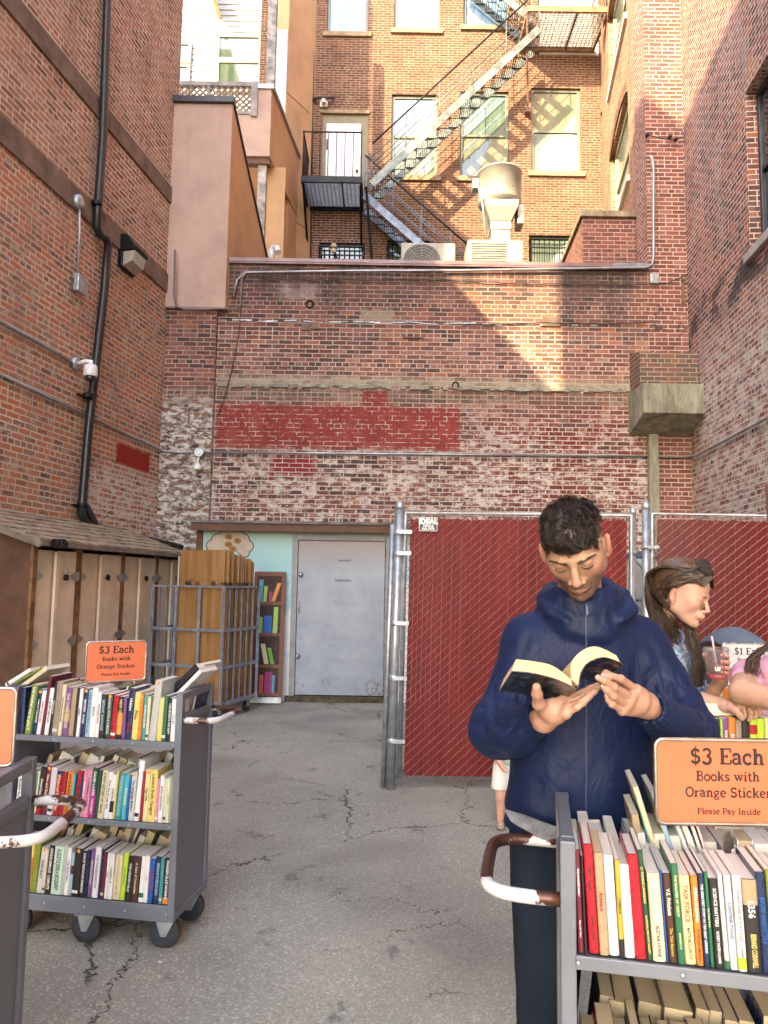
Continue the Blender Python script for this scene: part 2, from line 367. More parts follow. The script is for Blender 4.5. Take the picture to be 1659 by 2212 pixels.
m_band = plain('band_stone', (0.17, 0.115, 0.085), 0.9, var=0.3, vscale=3, bump=0.4, bscale=25)
for zc, hh in ((LW(372, 428).z, 0.27), (LW(370, 622).z, 0.30)):
    b = MB(mi)
    b.prism([Zf+Vector((0, 0, zc-hh/2)), A+Vector((0, 0, zc-hh/2)), A+nL*0.03+Vector((0, 0, zc-hh/2)), Zf+nL*0.03+Vector((0, 0, zc-hh/2))], (0, 0, hh)); b.build('stone_band', m_band, lb)
# unseen sun blockers added above the left wall; their edges shape the sunlit patches
b = MB(mi); q = Vector((-6.5, 0, 0))
b.bx((-8, 2.7, H_L-0.3), (-6.5, 8.897, 17.2)); b.build('sun_blocker_roof', m_left, lb); b = MB(mi); b.bx((-8, 8.9, H_L-0.3), (-6.5, 11.0, 23)); b.build('sun_blocker_tower', m_left, lb)
b = MB(mi); b.prism([(-6.5, -0.65, 8), (-6.5, -14, 8), (-16, -14, 8), (-16, -13.9, 8)], (0, 0, 11.3)); b.build('sun_blocker_storey', m_left, lb)
# ---- right building
def right_extra(t, uv, base, hgt, fac, rc):
    U, V, _ = t.sep(uv); n = t.noise(uv, 4.5, 6, 0.75); n3 = t.noise(t.mus(uv, (1, 1.6, 1)), 1.4, 4)
    z0 = RW(1500, 780).z
    low = t.mr(V, z0-0.7, z0+0.5, 1, 0)
    n = t.noise(t.mus(uv, (4.0, 8.0, 1)), 1.0, 8, .76); f = t.ma('MULTIPLY', low, t.mr(n, 0.44, 0.56, 0.0, 0.85)); base = t.mix(f, base, (0.56, 0.51, 0.47)); f2 = t.ma('MULTIPLY', t.ma('MULTIPLY', low, fac), .7); base = t.mix(f2, base, (.58, .53, .48))
    tar = t.ma('MULTIPLY', t.mr(t.ma('ABSOLUTE', t.ma('SUBTRACT', V, z0+0.55)), 0.12, 0.4, 1, 0), t.mr(n3, 0.46, 0.56)); base = t.mix(t.ma('MULTIPLY', tar, 0.85), base, (0.035, 0.033, 0.036))
    pale = t.mr(t.noise(t.mus(uv, (2.2, 0.6, 1)), 1.0, 3), 0.55, 0.7, 0, 0.5); base = t.mix(pale, base, (0.33, 0.26, 0.24)); return base, hgt
m_right = brick('brick_right', PAL_OLD, (0.60, 0.52, 0.46), extra=right_extra, wob=0.008, soot=0.5)
def strip_extra(t, uv, base, hgt, fac, rc):
    U, V, _ = t.sep(uv); a = BW(1450, 700); n = t.noise(uv, 5, 5, 0.75)
    tar = t.ma('MULTIPLY', t.mr(t.ma('ABSOLUTE', t.ma('SUBTRACT', V, a.z)), 0.1, 0.45, 1, 0), t.mr(n, 0.54, 0.6)); base = t.mix(t.ma('MULTIPLY', tar, 0.9), base, (0.03, 0.028, 0.03))
    return base, hgt
m_strip = brick('brick_strip', PAL_OLD[1:5], (0.56, 0.44, 0.37), extra=strip_extra)
rb = thing('brick_building', 'red brick building on the right side of the yard with a tall dark framed window', 'building', PR)
mi = on(PR); b = MB(mi)
a = RW(1619, 500); wz0, wz1 = RW(1625, 541).z, RW(1640, 150).z
ua = (a-PR).dot(dR)
wall_holes(b, PR, dR, nR, -20, 0, 0, 20, [(ua-1.5, ua, wz0, wz1)], 0.22)
b.prism([PR-dR*20-nR*0.3, PR-dR*20-nR*3, PR-nR*3+dR*0.02, PR-nR*0.3+dR*0.02], (0, 0, 16))
b.build('side_wall', m_right, rb)
b = MB(mi); s0 = BW(1402, 700); b.bx((s0.x, YB, 0), (PR.x+0.6, YB+0.5, 19)); b.build('front_pier', m_strip, rb)
def window_on(parent, P, U, N, w, h, inv, sash=True, frame=None, glass=None, fw=0.07, dep=0.12, sill=None, pane_off=0.02, bars=0, name='window'):
    """window in an opening whose lower corner is P: frame is the window mesh, glass (and sill) its sub-parts"""
    P, U, N = Vector(P), Vector(U), Vector(N); Z = Vector((0, 0, 1)); m = inv; base = P-N*dep
    def fr(mb, u0, u1, v0, v1, d0, d1): mb.prism([base+U*u0+Z*v0+N*d0, base+U*u1+Z*v0+N*d0, base+U*u1+Z*v1+N*d0, base+U*u0+Z*v1+N*d0], N*(d1-d0))
    f = MB(m); fr(f, 0, fw, 0, h, 0, .06); fr(f, w-fw, w, 0, h, 0, .06); fr(f, fw, w-fw, 0, fw, 0, .06); fr(f, fw, w-fw, h-fw, h, 0, .06)
    if sash: fr(f, fw, w-fw, h*0.5-0.03, h*0.5+0.03, 0.0, .045)
    o = f.build(name, frame or M['frame'], parent, bevel=0.006)
    gl = glass or [M['glassdark']]
    if not isinstance(gl, list): gl = [gl]
    if sash:
        for k, (v0, v1, dd) in enumerate(((fw, h*0.5-0.03, 0.008), (h*0.5+0.03, h-fw, 0.025))):
            x = MB(m); fr(x, fw, w-fw, v0, v1, dd-0.006, dd); x.build('pane', gl[k % len(gl)], o)
    else:
        x = MB(m); fr(x, fw, w-fw, fw, h-fw, 0.0, pane_off); x.build('pane', gl[0], o)
    if sill:
        x = MB(m); x.prism([P+U*(-0.08)-Z*0.12-N*0.1, P+U*(w+0.08)-Z*0.12-N*0.1, P+U*(w+0.08)-N*0.1, P-U*0.08-N*0.1], N*0.16); x.build('sill', sill, o, bevel=0.005)
    return o
window_on(rb, PR+dR*(ua-1.5)+Vector((0, 0, wz0)), dR, nR, 1.5, wz1-wz0, mi, frame=plain('dark_frame', (0.02, 0.025, 0.04), 0.4), glass=M['glassdark'], dep=0.2, sill=plain('granite', (0.33, 0.31, 0.29), 0.8, bump=0.3))
# chimney breast and concrete corbel at the foot of the pier
cb = thing('chimney_breast', 'short brown chimney breast on a heavy stained concrete corbel in the right corner', 'chimney breast', (s0.x, YB, 0))
mi = on((s0.x, YB, 0)); p0, p1 = at(1380, 745, 11.15), at(1502, 838, 11.15); zt, zm = p0.z, p1.z; zl = at(1440, 893, 10.95).z; zb_ = at(1440, 943, YB).z
x1 = PR.x - 0.06
def stain_conc(name, col):
    t = NT(name); p = t.obj(); n = t.noise(t.mus(p, (3, 3, 0.8)), 2.2, 5, 0.7); c = t.ramp(n, [(0.3, tuple(k*0.35 for k in col)), (0.52, tuple(k*0.8 for k in col)), (0.75, tuple(min(1, k*1.25) for k in col))])
    t.set(col=c, rough=0.95, spec=0.2, normal=t.bump(t.noise(p, 30, 5), 0.5, 0.01)); return t.m
m_conc = stain_conc('stained_concrete', (0.30, 0.285, 0.215))
b = MB(mi); b.prism([(p0.x, YB, zt), (p0.x, 11.12, zt-0.12), (p0.x, 11.12, zm+0.01), (p0.x, YB, zm+0.01)], (x1-p0.x, 0, 0)); b.build('breast', brick('brick_breast', [(0.11, .075, .06), (.15, .09, .07), (.22, .09, .06)], (.33, .28, .22), soot=0.5), cb)
b = MB(mi); b.prism([(p0.x-0.03, YB, zm), (p0.x-0.03, 10.92, zm), (p0.x-0.03, 10.92, zl), (p0.x-0.03, YB, zb_)], (x1-p0.x+0.06, 0, 0)); b.build('corbel', m_conc, cb, bevel=0.01)
b = MB(mi); q0, q1 = BW(1402, 945, .12), BW(1427, 1100, .12); b.bx((q0.x, YB-0.12, 0), (q1.x, YB, zb_+0.02)); b.build('render_strip', m_conc, cb, bevel=0.02)
# ---- back wall
def back_extra(t, uv, base, hgt, fac, rc):
    U, V, _ = t.sep(uv); n = t.noise(t.mus(uv, (7.5, 14, 1)), 1.0, 8, 0.78); n = t.ma('ADD', t.ma('MULTIPLY', n, 0.75), t.ma('ADD', t.ma('MULTIPLY', t.noise(uv, 0.8, 3), 0.17), t.ma('MULTIPLY', rc, 0.08))); jag = t.ma('MULTIPLY', t.ma('SUBTRACT', t.noise(uv, 9, 3), 0.5), 0.16)
    zc = BW(800, 985).z; inv = t.ma('SUBTRACT', 1.0, fac)
    # greenish ledge band and darker brown courses under it
    led = rectB(t, U, V, 470, 812, 1385, 842, soft=0.05, jag=jag); base = t.mix(t.ma('MULTIPLY', led, t.mr(n, 0.36, 0.5, 0.25, 0.9)), base, (0.34, 0.30, 0.22))
    brn = rectB(t, U, V, 465, 842, 1400, 875, soft=0.08, jag=jag); base = t.mix(t.ma('MULTIPLY', brn, 0.55), base, (0.15, 0.12, 0.085))
    # maroon paint left on bricks, lower right
    mar = rectB(t, U, V, 1040, 880, 1385, 1110, soft=0.35, jag=jag); mm = t.ma('MULTIPLY', t.ma('MULTIPLY', mar, inv), t.mr(t.noise(uv, 1.9, 4, 0.7), 0.44, 0.52)); base = t.mix(t.ma('MULTIPLY', mm, 0.85), base, (0.17, 0.028, 0.028))
    # white paint flaking from the lower wall
    wl = t.mr(V, zc-0.1, zc+0.9, 1, 0.2); f = t.ma('MULTIPLY', wl, t.mr(n, 0.50, 0.555)); f = t.ma('MULTIPLY', f, t.mr(V, zc+2.2, zc+1.6, 0, 1)); base = t.mix(t.ma('MULTIPLY', f, 0.9), base, (0.60, 0.57, 0.52))
    mo = t.ma('MULTIPLY', t.ma('MULTIPLY', wl, fac), t.mr(t.noise(uv, 2.5, 4), 0.42, 0.56)); base = t.mix(t.ma('MULTIPLY', mo, 0.8), base, (0.58, 0.53, 0.46))
    # pale patch and black tar near the coping
    p1 = rectB(t, U, V, 602, 612, 690, 648, soft=0.05, jag=jag); base = t.mix(t.ma('MULTIPLY', p1, t.mr(n, 0.44, 0.54, 0.1, 0.8)), base, (0.44, 0.38, 0.35))
    p2 = rectB(t, U, V, 780, 668, 850, 695, soft=0.03, jag=jag); base = t.mix(t.ma('MULTIPLY', p2, 0.6), base, (0.40, 0.36, 0.27))
    for (a, bb, c, d, s) in ((690, 590, 740, 668, .12), (1200, 590, 1245, 705, .14), (1300, 580, 1340, 690, .14), (556, 595, 600, 640, .1)):
        k = rectB(t, U, V, a, bb, c, d, soft=s, jag=jag); base = t.mix(t.ma('MULTIPLY', k, t.mr(n, 0.42, 0.56, 0.15, 0.85)), base, (0.035, 0.034, 0.038))
    zt_ = BW(900, 575).z; st2 = t.ma('MULTIPLY', t.mr(V, zt_-1.25, zt_-.1, 0, 1), t.mr(t.noise(t.mus(uv, (1.1, .5, 1)), 1.6, 6, .7), .36, .60, .25, .9)); base = t.mix(st2, base, (0.05, 0.038, 0.038))
    pk = t.ma('MULTIPLY', t.mr(t.noise(t.mus(uv, (1, 1.3, 1)), 1.3, 5, .7), .5, .66, 0, .4), inv); base = t.mix(pk, base, (0.22, 0.12, 0.105))
    # two painted-over rectangles
    j2 = t.ma('MULTIPLY', jag, 0.5)
    rp = rectB(t, U, V, 467, 873, 993, 974, soft=0.03, jag=jag); rp = t.ma('MAXIMUM', rp, rectB(t, U, V, 782, 845, 836, 880, soft=0.02, jag=j2))
    cut = t.ma('MULTIPLY', fac, t.mr(t.noise(uv, 6, 5, 0.75), 0.47, 0.56)); chp = t.mr(t.noise(t.mus(uv, (5, 9, 1)), 1.0, 8, .78), .60, .64, 0, .8); cut = t.ma('MAXIMUM', cut, chp); rp = t.ma('MULTIPLY', rp, t.ma('SUBTRACT', 1.0, cut))
    r2 = t.ma('MULTIPLY', rectB(t, U, V, 585, 984, 680, 1028, soft=0.06, jag=jag), inv)
    red = t.ramp(t.noise(uv, 2.5, 5, .7), [(0.3, (0.19, 0.032, 0.030)), (0.52, (0.25, 0.048, 0.042)), (0.72, (0.30, 0.085, 0.07))])
    base = t.mix(rp, base, red); base = t.mix(r2, base, (0.24, 0.032, 0.034)); return base, hgt
m_back = brick('brick_back', PAL_OLD, (0.56, 0.48, 0.39), extra=back_extra, msz=0.0078, wob=0.009, soot=0.6, bmp=0.9)
zpar = BW(900, 573).z; xr = s0.x; xl = PL.x
bw = thing('brick_wall', 'old patched brick wall across the back of the yard with a painted out red rectangle', 'brick wall', (0, YB, 0))
mi = on((0, YB, 0)); b = MB(mi); b.bx((xl-0.5, YB, 0), (xr, YB+0.45, zpar)); b.build('wall', m_back, bw)
b = MB(mi); b.bx((xl-0.5, YB+0.45, zpar-0.6), (xr, YR, zpar-0.3)); b.build('flat_roof', plain('roof_membrane', (0.10, 0.10, 0.10), 0.9, bump=0.3), bw)
b = MB(mi); xa = BW(487, 575).x
b.bx((xa, YB-0.05, zpar), (BW(1322, 570).x, YB+0.5, zpar+0.07)); b.bx((xa, YB-0.05, zpar-0.03), (BW(1322, 570).x, YB-0.03, zpar))
b.build('coping', M['flash'], bw, bevel=0.01)
b = MB(mi); b.bx((BW(1322, 570).x+0.003, YB-0.055, zpar-0.03), (xr, YB+0.5, zpar+0.075)); b.build('coping', plain('lead_flashing', (0.25, 0.27, 0.32), 0.4, 0.5, var=0.25), bw, bevel=0.01)
led = BW(900, 840); b = MB(mi)
for i in range(90):
    x0 = BW(470, 840).x + i*(BW(1383, 840).x-BW(470, 840).x)/90; x2 = x0 + (BW(1383, 840).x-BW(470, 840).x)/90
    if rnd.random() < .12: continue
    d = 0.02+0.03*rnd.random(); j_ = rnd.uniform(-.012, .012); b.prism([(x0, YB, led.z-0.02+j_), (x0, YB-d, led.z-0.01+j_), (x0, YB-d+0.01, led.z+0.01+j_), (x0, YB, led.z+0.035+0.03*rnd.random())], (x2-x0, 0, 0))
b.build('ledge', m_conc, bw)
# pilaster at the left end, flaking white
def pil_extra(t, uv, base, hgt, fac, rc):
    U, V, _ = t.sep(uv); n = t.noise(t.mus(uv, (7, 12, 1)), 1.0, 8, 0.76); z1 = BW(400, 880).z
    f = t.ma('MULTIPLY', t.mr(V, z1-0.1, z1+0.35, 1, 0.0), t.mr(n, 0.44, 0.52, 0, 0.92)); base = t.mix(f, base, (0.62, 0.57, 0.49))
    return base, t.ma('ADD', hgt, t.ma('MULTIPLY', f, 1.2))
m_pil = brick('brick_pilaster', PAL_OLD, (0.44, 0.38, 0.32), extra=pil_extra, wob=0.012, bmp=1.0, off=(0.1, 0.02))
b = MB(mi); zs = BW(420, 668).z; b.bx((xl-0.4, YB-0.11, 0), (BW(463, 900).x, YB, zs)); b.build('pilaster', m_pil, bw, bevel=0.02)
# rough broken strips: a pale flashing line, holes and patches
b = MB(mi); z = BW(700, 697).z; xs_ = np.linspace(BW(476, 697).x, BW(1290, 697).x, 60)
for i in range(59):
    if rnd.random() < 0.22: continue
    hh = 0.012+0.016*rnd.random(); zz = z+0.01*math.sin(i*0.7)+0.01*rnd.random(); b.bx((xs_[i], YB-0.012-0.01*rnd.random(), zz), (xs_[i+1]-0.002, YB, zz+hh))
b.build('flashing_line', plain('old_flashing', (0.40, 0.42, 0.46), 0.5, 0.3, var=0.4, vscale=4), bw)
for (x, y, w_, h_) in ((661, 707, 0.13, 0.12), (681, 704, 0.13, 0.12), (893, 730, 0.34, 0.03), (1190, 695, 0.3, 0.17)):
    p = BW(x, y); b = MB(mi); b.bx((p.x-w_/2, YB-0.03, p.z-h_/2), (p.x+w_/2, YB, p.z+h_/2)); b.build('patch', m_band, bw, bevel=0.008)
for (x, y, r) in ((669, 657, 0.06), (984, 832, 0.05)):
    p = BW(x, y); b = MB(mi); b.lathe([(r*1.25, -0.002), (r*1.1, 0.02), (r*0.75, 0.006), (r*0.5, -0.03)], (p.x, YB, p.z), (0, -1, 0), 9, False); b.build('broken_hole', M['black'], bw)
# ================================================================ rear building with its windows, door and fire escape
def rear_extra(t, uv, base, hgt, fac, rc):
    U, V, _ = t.sep(uv); n = t.noise(uv, 3, 4); a = RB(740, 560); p = t.ma('MULTIPLY', t.ma('MULTIPLY', t.mr(V, a.z+1.5, a.z+0.9, 0, 1), t.mr(U, RB(800, 500).x, RB(780, 500).x, 0, 1)), t.mr(n, 0.4, 0.6, 0.3, 0.8))
    return t.mix(t.ma('MULTIPLY', p, fac), base, (0.5, 0.45, 0.42)), hgt
m_rear = brick('brick_rear', PAL_REAR, (0.33, 0.26, 0.17), bw=0.2145, rh=0.0625, msz=0.008, wob=0.005, soot=0.22, bmp=0.5, vari=0.8, extra=rear_extra)
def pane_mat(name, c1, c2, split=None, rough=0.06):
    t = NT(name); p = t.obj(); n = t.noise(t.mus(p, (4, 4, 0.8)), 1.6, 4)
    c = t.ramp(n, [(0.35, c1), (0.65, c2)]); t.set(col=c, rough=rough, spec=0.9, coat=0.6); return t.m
m_blind = pane_mat('blind_behind_glass', (0.13, 0.15, 0.10), (0.19, 0.205, 0.15)); m_sky = pane_mat('glass_painted_sky', (0.13, 0.24, 0.32), (0.20, 0.34, 0.42))  # m_sky: blue of the reflected sky painted into the base colour
m_green = pane_mat('glass_green', (0.08, 0.13, 0.10), (0.14, 0.19, 0.15)); m_dust = pane_mat('dusty_glass', (0.11, 0.16, 0.14), (0.16, 0.21, 0.18), rough=0.2)
rr = thing('brick_building', 'sunlit orange brick building behind the yard wall with a fire escape on its face', 'building', (0, YR, 0))
mi = on((0, YR, 0)); b = MB(mi)
def hol(x0, y0, x1, y1):
    a = RB(x0, y1); c = RB(x1, y0); return (a.x, c.x, a.z, c.z)
wins = [hol(844, 205, 947, 380), hol(993, 198, 1099, 382), hol(1148, 191, 1254, 371), hol(706, -130, 799, 70), hol(851, -138, 951, 63), hol(1001, -145, 1099, 56)]
door = hol(692, 247, 796, 452); bases = [hol(687, 525, 788, 640), hol(835, 520, 936, 640), hol(1143, 509, 1241, 640)]; updoor = hol(1165, -170, 1290, 118)
xR0 = -3.2; xR1 = 5.3
wall_holes(b, (0, YR, 0), (1, 0, 0), (0, -1, 0), xR0, xR1, 0, 19, wins+[door, updoor]+bases, 0.13)
b.bx((xR0, YR+0.4, 0), (xR1, YR+3, 19)); b.build('wall', m_rear, rr)
mats = [[m_blind, m_sky], [m_blind, m_green], [m_dust, m_blind], [m_sky, m_sky], [m_sky, m_sky], [m_sky, m_sky]]
for h, g_ in zip(wins, mats):
    window_on(rr, (h[0], YR, h[2]), (1, 0, 0), (0, -1, 0), h[1]-h[0], h[3]-h[2], mi, glass=g_, sill=M['stone'])
for h in bases:
    o = window_on(rr, (h[0], YR, h[2]), (1, 0, 0), (0, -1, 0), h[1]-h[0], h[3]-h[2], mi, sash=False, frame=M['black'], glass=m_green)
    b = MB(mi); n = 9
    for i in range(n+1): x = h[0]+(h[1]-h[0])*i/n; b.cyl((x, YR-0.02, h[2]), (x, YR-0.02, h[3]-0.08), 0.012, 6)
    for z in (h[3]-0.1, h[3]-0.32): b.bx((h[0], YR-0.04, z-0.015), (h[1], YR-0.005, z+0.015))
    b.build('window_bars', M['black'], rr)
b = MB(mi); d = door; b.bx((d[0], YR+0.03, d[2]), (d[1], YR+0.1, d[3])); o = b.build('door_frame', plain('door_frame_paint', (0.20, 0.17, 0.10), 0.6), rr)
b = MB(mi); b.bx((d[0]+0.1, YR-0.01, d[2]), (d[1]-0.17, YR+0.03, d[3]-0.25)); o = b.build('door', plain('off_white_door', (.66, .66, .65), .5), rr, bevel=0.006)
b = MB(mi); b.cyl((d[1]-0.25, YR-0.01, d[2]+0.95), (d[1]-0.25, YR-0.06, d[2]+0.95), 0.03, 10); b.bx((d[0]+0.11, YR-0.03, d[2]+0.3), (d[0]+0.14, YR-0.01, d[2]+0.55)); b.bx((d[0]+0.11, YR-0.03, d[2]+1.5), (d[0]+0.14, YR-0.01, d[2]+1.75)); b.build('handle', M['black'], o)
b = MB(mi); b.bx((updoor[0], YR+0.03, updoor[2]), (updoor[1], YR+0.1, updoor[3])); b.build('door', M['white'], rr)
b = MB(mi); b.bx((d[0]-0.06, YR-0.04, d[3]), (d[1]+0.02, YR+0.0, d[3]+0.09)); b.build('lintel', M['stone'], rr)
# side wing on the right
mw = Vector((BW(1403, 300).x, YB+0.5, 0)); W2 = Vector((RB(1300, 300).x, YR, 0)); dW = (W2-mw).normalized(); nW = Vector((-dW.y, dW.x, 0)); Lw = (W2-mw).length
ww = thing('brick_building', 'side wing of the brick building with arched windows facing left in the sun', 'building', mw)
mi = on(mw); b = MB(mi)
def WP(px, py): return hitp(px, py, mw, nW)
a1, a2 = WP(1359, 372), WP(1319, 372); u1, u2 = (a1-mw).dot(dW), (a2-mw).dot(dW)
zA0 = WP(1358, 385).z; zA1 = WP(1358, 175).z
hs = [(u1, u2, zA0, zA1), (u1, u2, zA0+3.25, zA1+3.3)]
wall_holes(b, mw, dW, nW, 0, Lw, 0, 19, hs, 0.18); b.prism([mw-nW*0.3, W2-nW*0.3, W2-nW*0.8, mw-nW*0.8], (0, 0, 19))
b.build('wall', brick('brick_wing', PAL_LEFT, (0.52, 0.38, 0.25), bw=0.2145, rh=0.066, soot=0.2, vari=0.7, bmp=0.7), ww)
m_cream = plain('cream_frame', (0.32, 0.29, 0.19), 0.5)
for h in hs:
    window_on(ww, mw+dW*h[0]+Vector((0, 0, h[2])), dW, nW, h[1]-h[0], h[3]-h[2], mi, frame=m_cream, glass=m_dust, dep=0.15, fw=0.12, sill=plain('white_sill', (0.62, 0.58, 0.5), 0.6))
    b = MB(mi); n = 12; w_ = h[1]-h[0]      # segmental brick arch over the opening
    for i in range(n):
        t0, t1 = i/n, (i+1)/n; f = lambda t: 0.22*(1-(2*t-1)**2)-0.12
        P0, P1 = mw+dW*(h[0]+w_*t0)+Vector((0, 0, h[3]+f(t0))), mw+dW*(h[0]+w_*t1)+Vector((0, 0, h[3]+f(t1)))
        b.prism([P0, P1, P1+Vector((0, 0, 0.22)), P0+Vector((0, 0, 0.22))], nW*0.03)
    b.build('brick_arch', m_rear, ww)
# small brick annex on the flat roof
e0, e1 = at(1258, 470, 12.3), at(1392, 556, 12.3)
an = thing('brick_annex', 'small dark brick parapet box with stone cap on the flat roof at right', 'annex', (e0.x, 12.3, zpar))
mi = on((e0.x, 12.3, zpar)); b = MB(mi); b.prism([(e0.x, 12.3, zpar-0.3), (e1.x+0.05, 12.3, zpar-0.3), (e1.x+0.3, 14.6, zpar-0.3), (e0.x+0.15, 14.6, zpar-0.3)], (0, 0, e0.z-zpar+0.3)); b.build('wall', brick('brick_annex', PAL_DARK, (0.38, 0.31, 0.27), rh=0.074, bw=0.22), an)
b = MB(mi); b.prism([(e0.x-0.05, 12.24, e0.z), (e1.x+0.02, 12.24, e0.z), (e1.x+0.25, 14.6, e0.z), (e0.x+0.1, 14.6, e0.z)], (0, 0, 0.11)); b.build('cap', stain_conc('cap_stone', (0.30, 0.25, 0.17)), an, bevel=0.01)
# ---- fire escape
fe = thing('fire_escape', 'black and grey iron fire escape with gratings and two stair flights on the rear building', 'fire escape', (0, YR, 10))
mi = on((0, YR, 10)); YF = 15.5; m_galv = plain('weathered_steel', (0.17, 0.19, 0.17), 0.5, 0.5, var=0.35, vscale=5)
def platform(x0, x1, z, mat_e, nbar, mat_b):
    b = MB(mi); b.bx((x0, YF, z-0.12), (x1, YF+0.05, z+0.02)); b.bx((x0, YR-0.06, z-0.12), (x1, YR-0.01, z)); b.bx((x0, YF+0.05, z-0.1), (x0+0.05, YR-0.06, z)); b.bx((x1-0.05, YF+0.05, z-0.1), (x1, YR-0.06, z)); b.build('platform_frame', mat_e, fe)
    b = MB(mi)
    for i in range(nbar): y = YF+0.08+(YR-YF-0.16)*i/(nbar-1); b.bx((x0+0.05, y-0.004, z-0.035), (x1-0.05, y+0.004, z-0.005))
    n2 = int((x1-x0)/0.09)
    for i in range(1, n2): x = x0+(x1-x0)*i/n2; b.bx((x-0.005, YF+0.05, z-0.048), (x+0.005, YR-0.06, z-0.036))
    b.bx(((x0+x1)/2+0.2, YF+0.05, z-0.1), ((x0+x1)/2+0.24, YR-0.06, z-0.05)); b.build('grating', mat_b, fe)
pA, pB = at(650, 381, YF), at(783, 381, YF); zP = pA.z
platform(pA.x, pB.x, zP, M['black'], 26, plain('grating_grey', (0.16, 0.17, 0.18), 0.5, 0.5))
pC, pD = at(1140, 18, YF), at(1318, 10, YF); zU = (pC.z+pD.z)/2
platform(pC.x, pD.x, zU, plain('rusty_edge', (0.30, 0.17, 0.09), 0.7, 0.2, var=0.3), 22, plain('grating_rust', (0.13, 0.10, 0.09), 0.6, 0.3))
# railings of the platforms
def rail(x0, x1, z, left=True):
    b = MB(mi); h = 1.06; n = int((x1-x0)/0.18)
    b.cyl((x0, YF+0.02, z+h), (x1, YF+0.02, z+h), 0.018, 6)
    for i in range(n+1): x = x0+(x1-x0)*i/n; b.cyl((x, YF+0.02, z), (x, YF+0.02, z+h), 0.009, 5)
    xs2 = [x0] if left else [x1]
    for x in xs2:
        b.cyl((x, YF, z+h), (x, YR, z+h), 0.018, 6)
        for i in range(9): y = YF+0.1+(YR-YF-0.15)*i/8; b.cyl((x, y, z), (x, y, z+h), 0.009, 5)
    b.build('railing', M['black'], fe)
rail(pA.x+0.03, pB.x-0.03, zP); rail(pC.x+0.05, pD.x-0.05, zU, False)
for x in (pA.x+0.04, pB.x-0.04): b = MB(mi); b.bar((x, YF+0.15, zP-0.1), (x, YR-0.03, zP-0.95), 0.05); b.build('bracket', M['black'], fe)
b = MB(mi); b.bar((pB.x+0.08, YF+0.2, zP-0.1), (at(803, 562, 16.2).x, 16.2, at(803, 562, 16.2).z), 0.05)
b.build('bracket', M['black'], fe)
m_rst = plain('rust_strut', (0.20, 0.12, 0.08), 0.7)
for px in (1140, 1303): b = MB(mi); p = at(px, 240, 16.7); b.bar((at(px, 20, YF).x, YF+0.1, zU-0.1), p, 0.045); b.box(p, (0.12, 0.12, 0.1)); b.build('bracket', m_rst, fe)
def flight(xa, za, xb, zb, ntr, y0, y1, mst, rail_h=0.95, name='stair_flight'):
    """stringers from (xa, za) down to (xb, zb); treads between"""
    A, B = Vector((xa, y0, za)), Vector((xb, y0, zb)); dy = Vector((0, y1-y0, 0)); D = (B-A)
    b = MB(mi); b.bar(A, B, 0.02, 0.17); b.bar(A+dy, B+dy, 0.02, 0.17); s_ = b.build('stringer', mst, fe)
    b = MB(mi); r = MB(mi)
    for i in range(ntr):
        P = A+D*((i+0.5)/ntr) + Vector((0, 0, -0.02)); s = 1 if D.x > 0 else -1
        for k in range(6): x = P.x-0.11+k*0.044; b.bx((x-0.004, y0+0.02, P.z-0.02), (x+0.004, y1-0.02, P.z+0.01))
        for y in (y0+0.02, y1-0.03, (y0+y1)/2): b.bx((P.x-0.12, y, P.z-0.028), (P.x+0.12, y+0.012, P.z-0.012))
        # hanging bars of the tread, seen against the wall
        for k in range(5): y = y0+0.1+(y1-y0-0.2)*k/4; b.bx((P.x+s*0.10-0.004, y-0.004, P.z-0.0), (P.x+s*0.10+0.004, y+0.004, P.z+0.17))
        b.bx((P.x-0.13, y0+0.01, P.z-0.05), (P.x+0.13, y0+0.03, P.z+0.01))
    b.build('treads', M['black'], fe)
    b = MB(mi); up = Vector((0, 0, rail_h)); b.cyl(A+up, B+up, 0.02, 6); b.build('handrail', M['black'], fe)
    b = MB(mi)
    for f in (0.36, 0.68): b.cyl(A+up*f, B+up*f, 0.011, 5); b.cyl(A+up*f+dy, B+up*f+dy, 0.011, 5)
    b.cyl(A+up+dy, B+up+dy, 0.015, 5)
    n = 5
    for i in range(n+1):
        P = A+D*(i/n); b.cyl(P, P+up, 0.013, 5); b.cyl(P+dy, P+dy+up, 0.013, 5)
    b.build('rail_posts', mst, fe)
fa, fb = at(1165, 62, YF+0.02), at(803, 398, YF+0.02)
flight(fa.x, fa.z, fb.x, fb.z, 15, YF+0.02, YF+0.78, m_galv)
f2, f3 = at(786, 400, YF+0.04), at(1105, 680, YF+0.04)
flight(f2.x, f2.z, f3.x, f3.z, 14, YF+0.45, YF+1.15, plain('stair_blue_grey', (0.17, 0.21, 0.27), 0.5, 0.4, var=0.3, vscale=6))
flight(at(1150, 40, YF+0.4).x, zU+0.02, at(1010, -110, YF+0.4).x, zU+1.35, 6, YF+0.45, YF+1.15, m_galv)
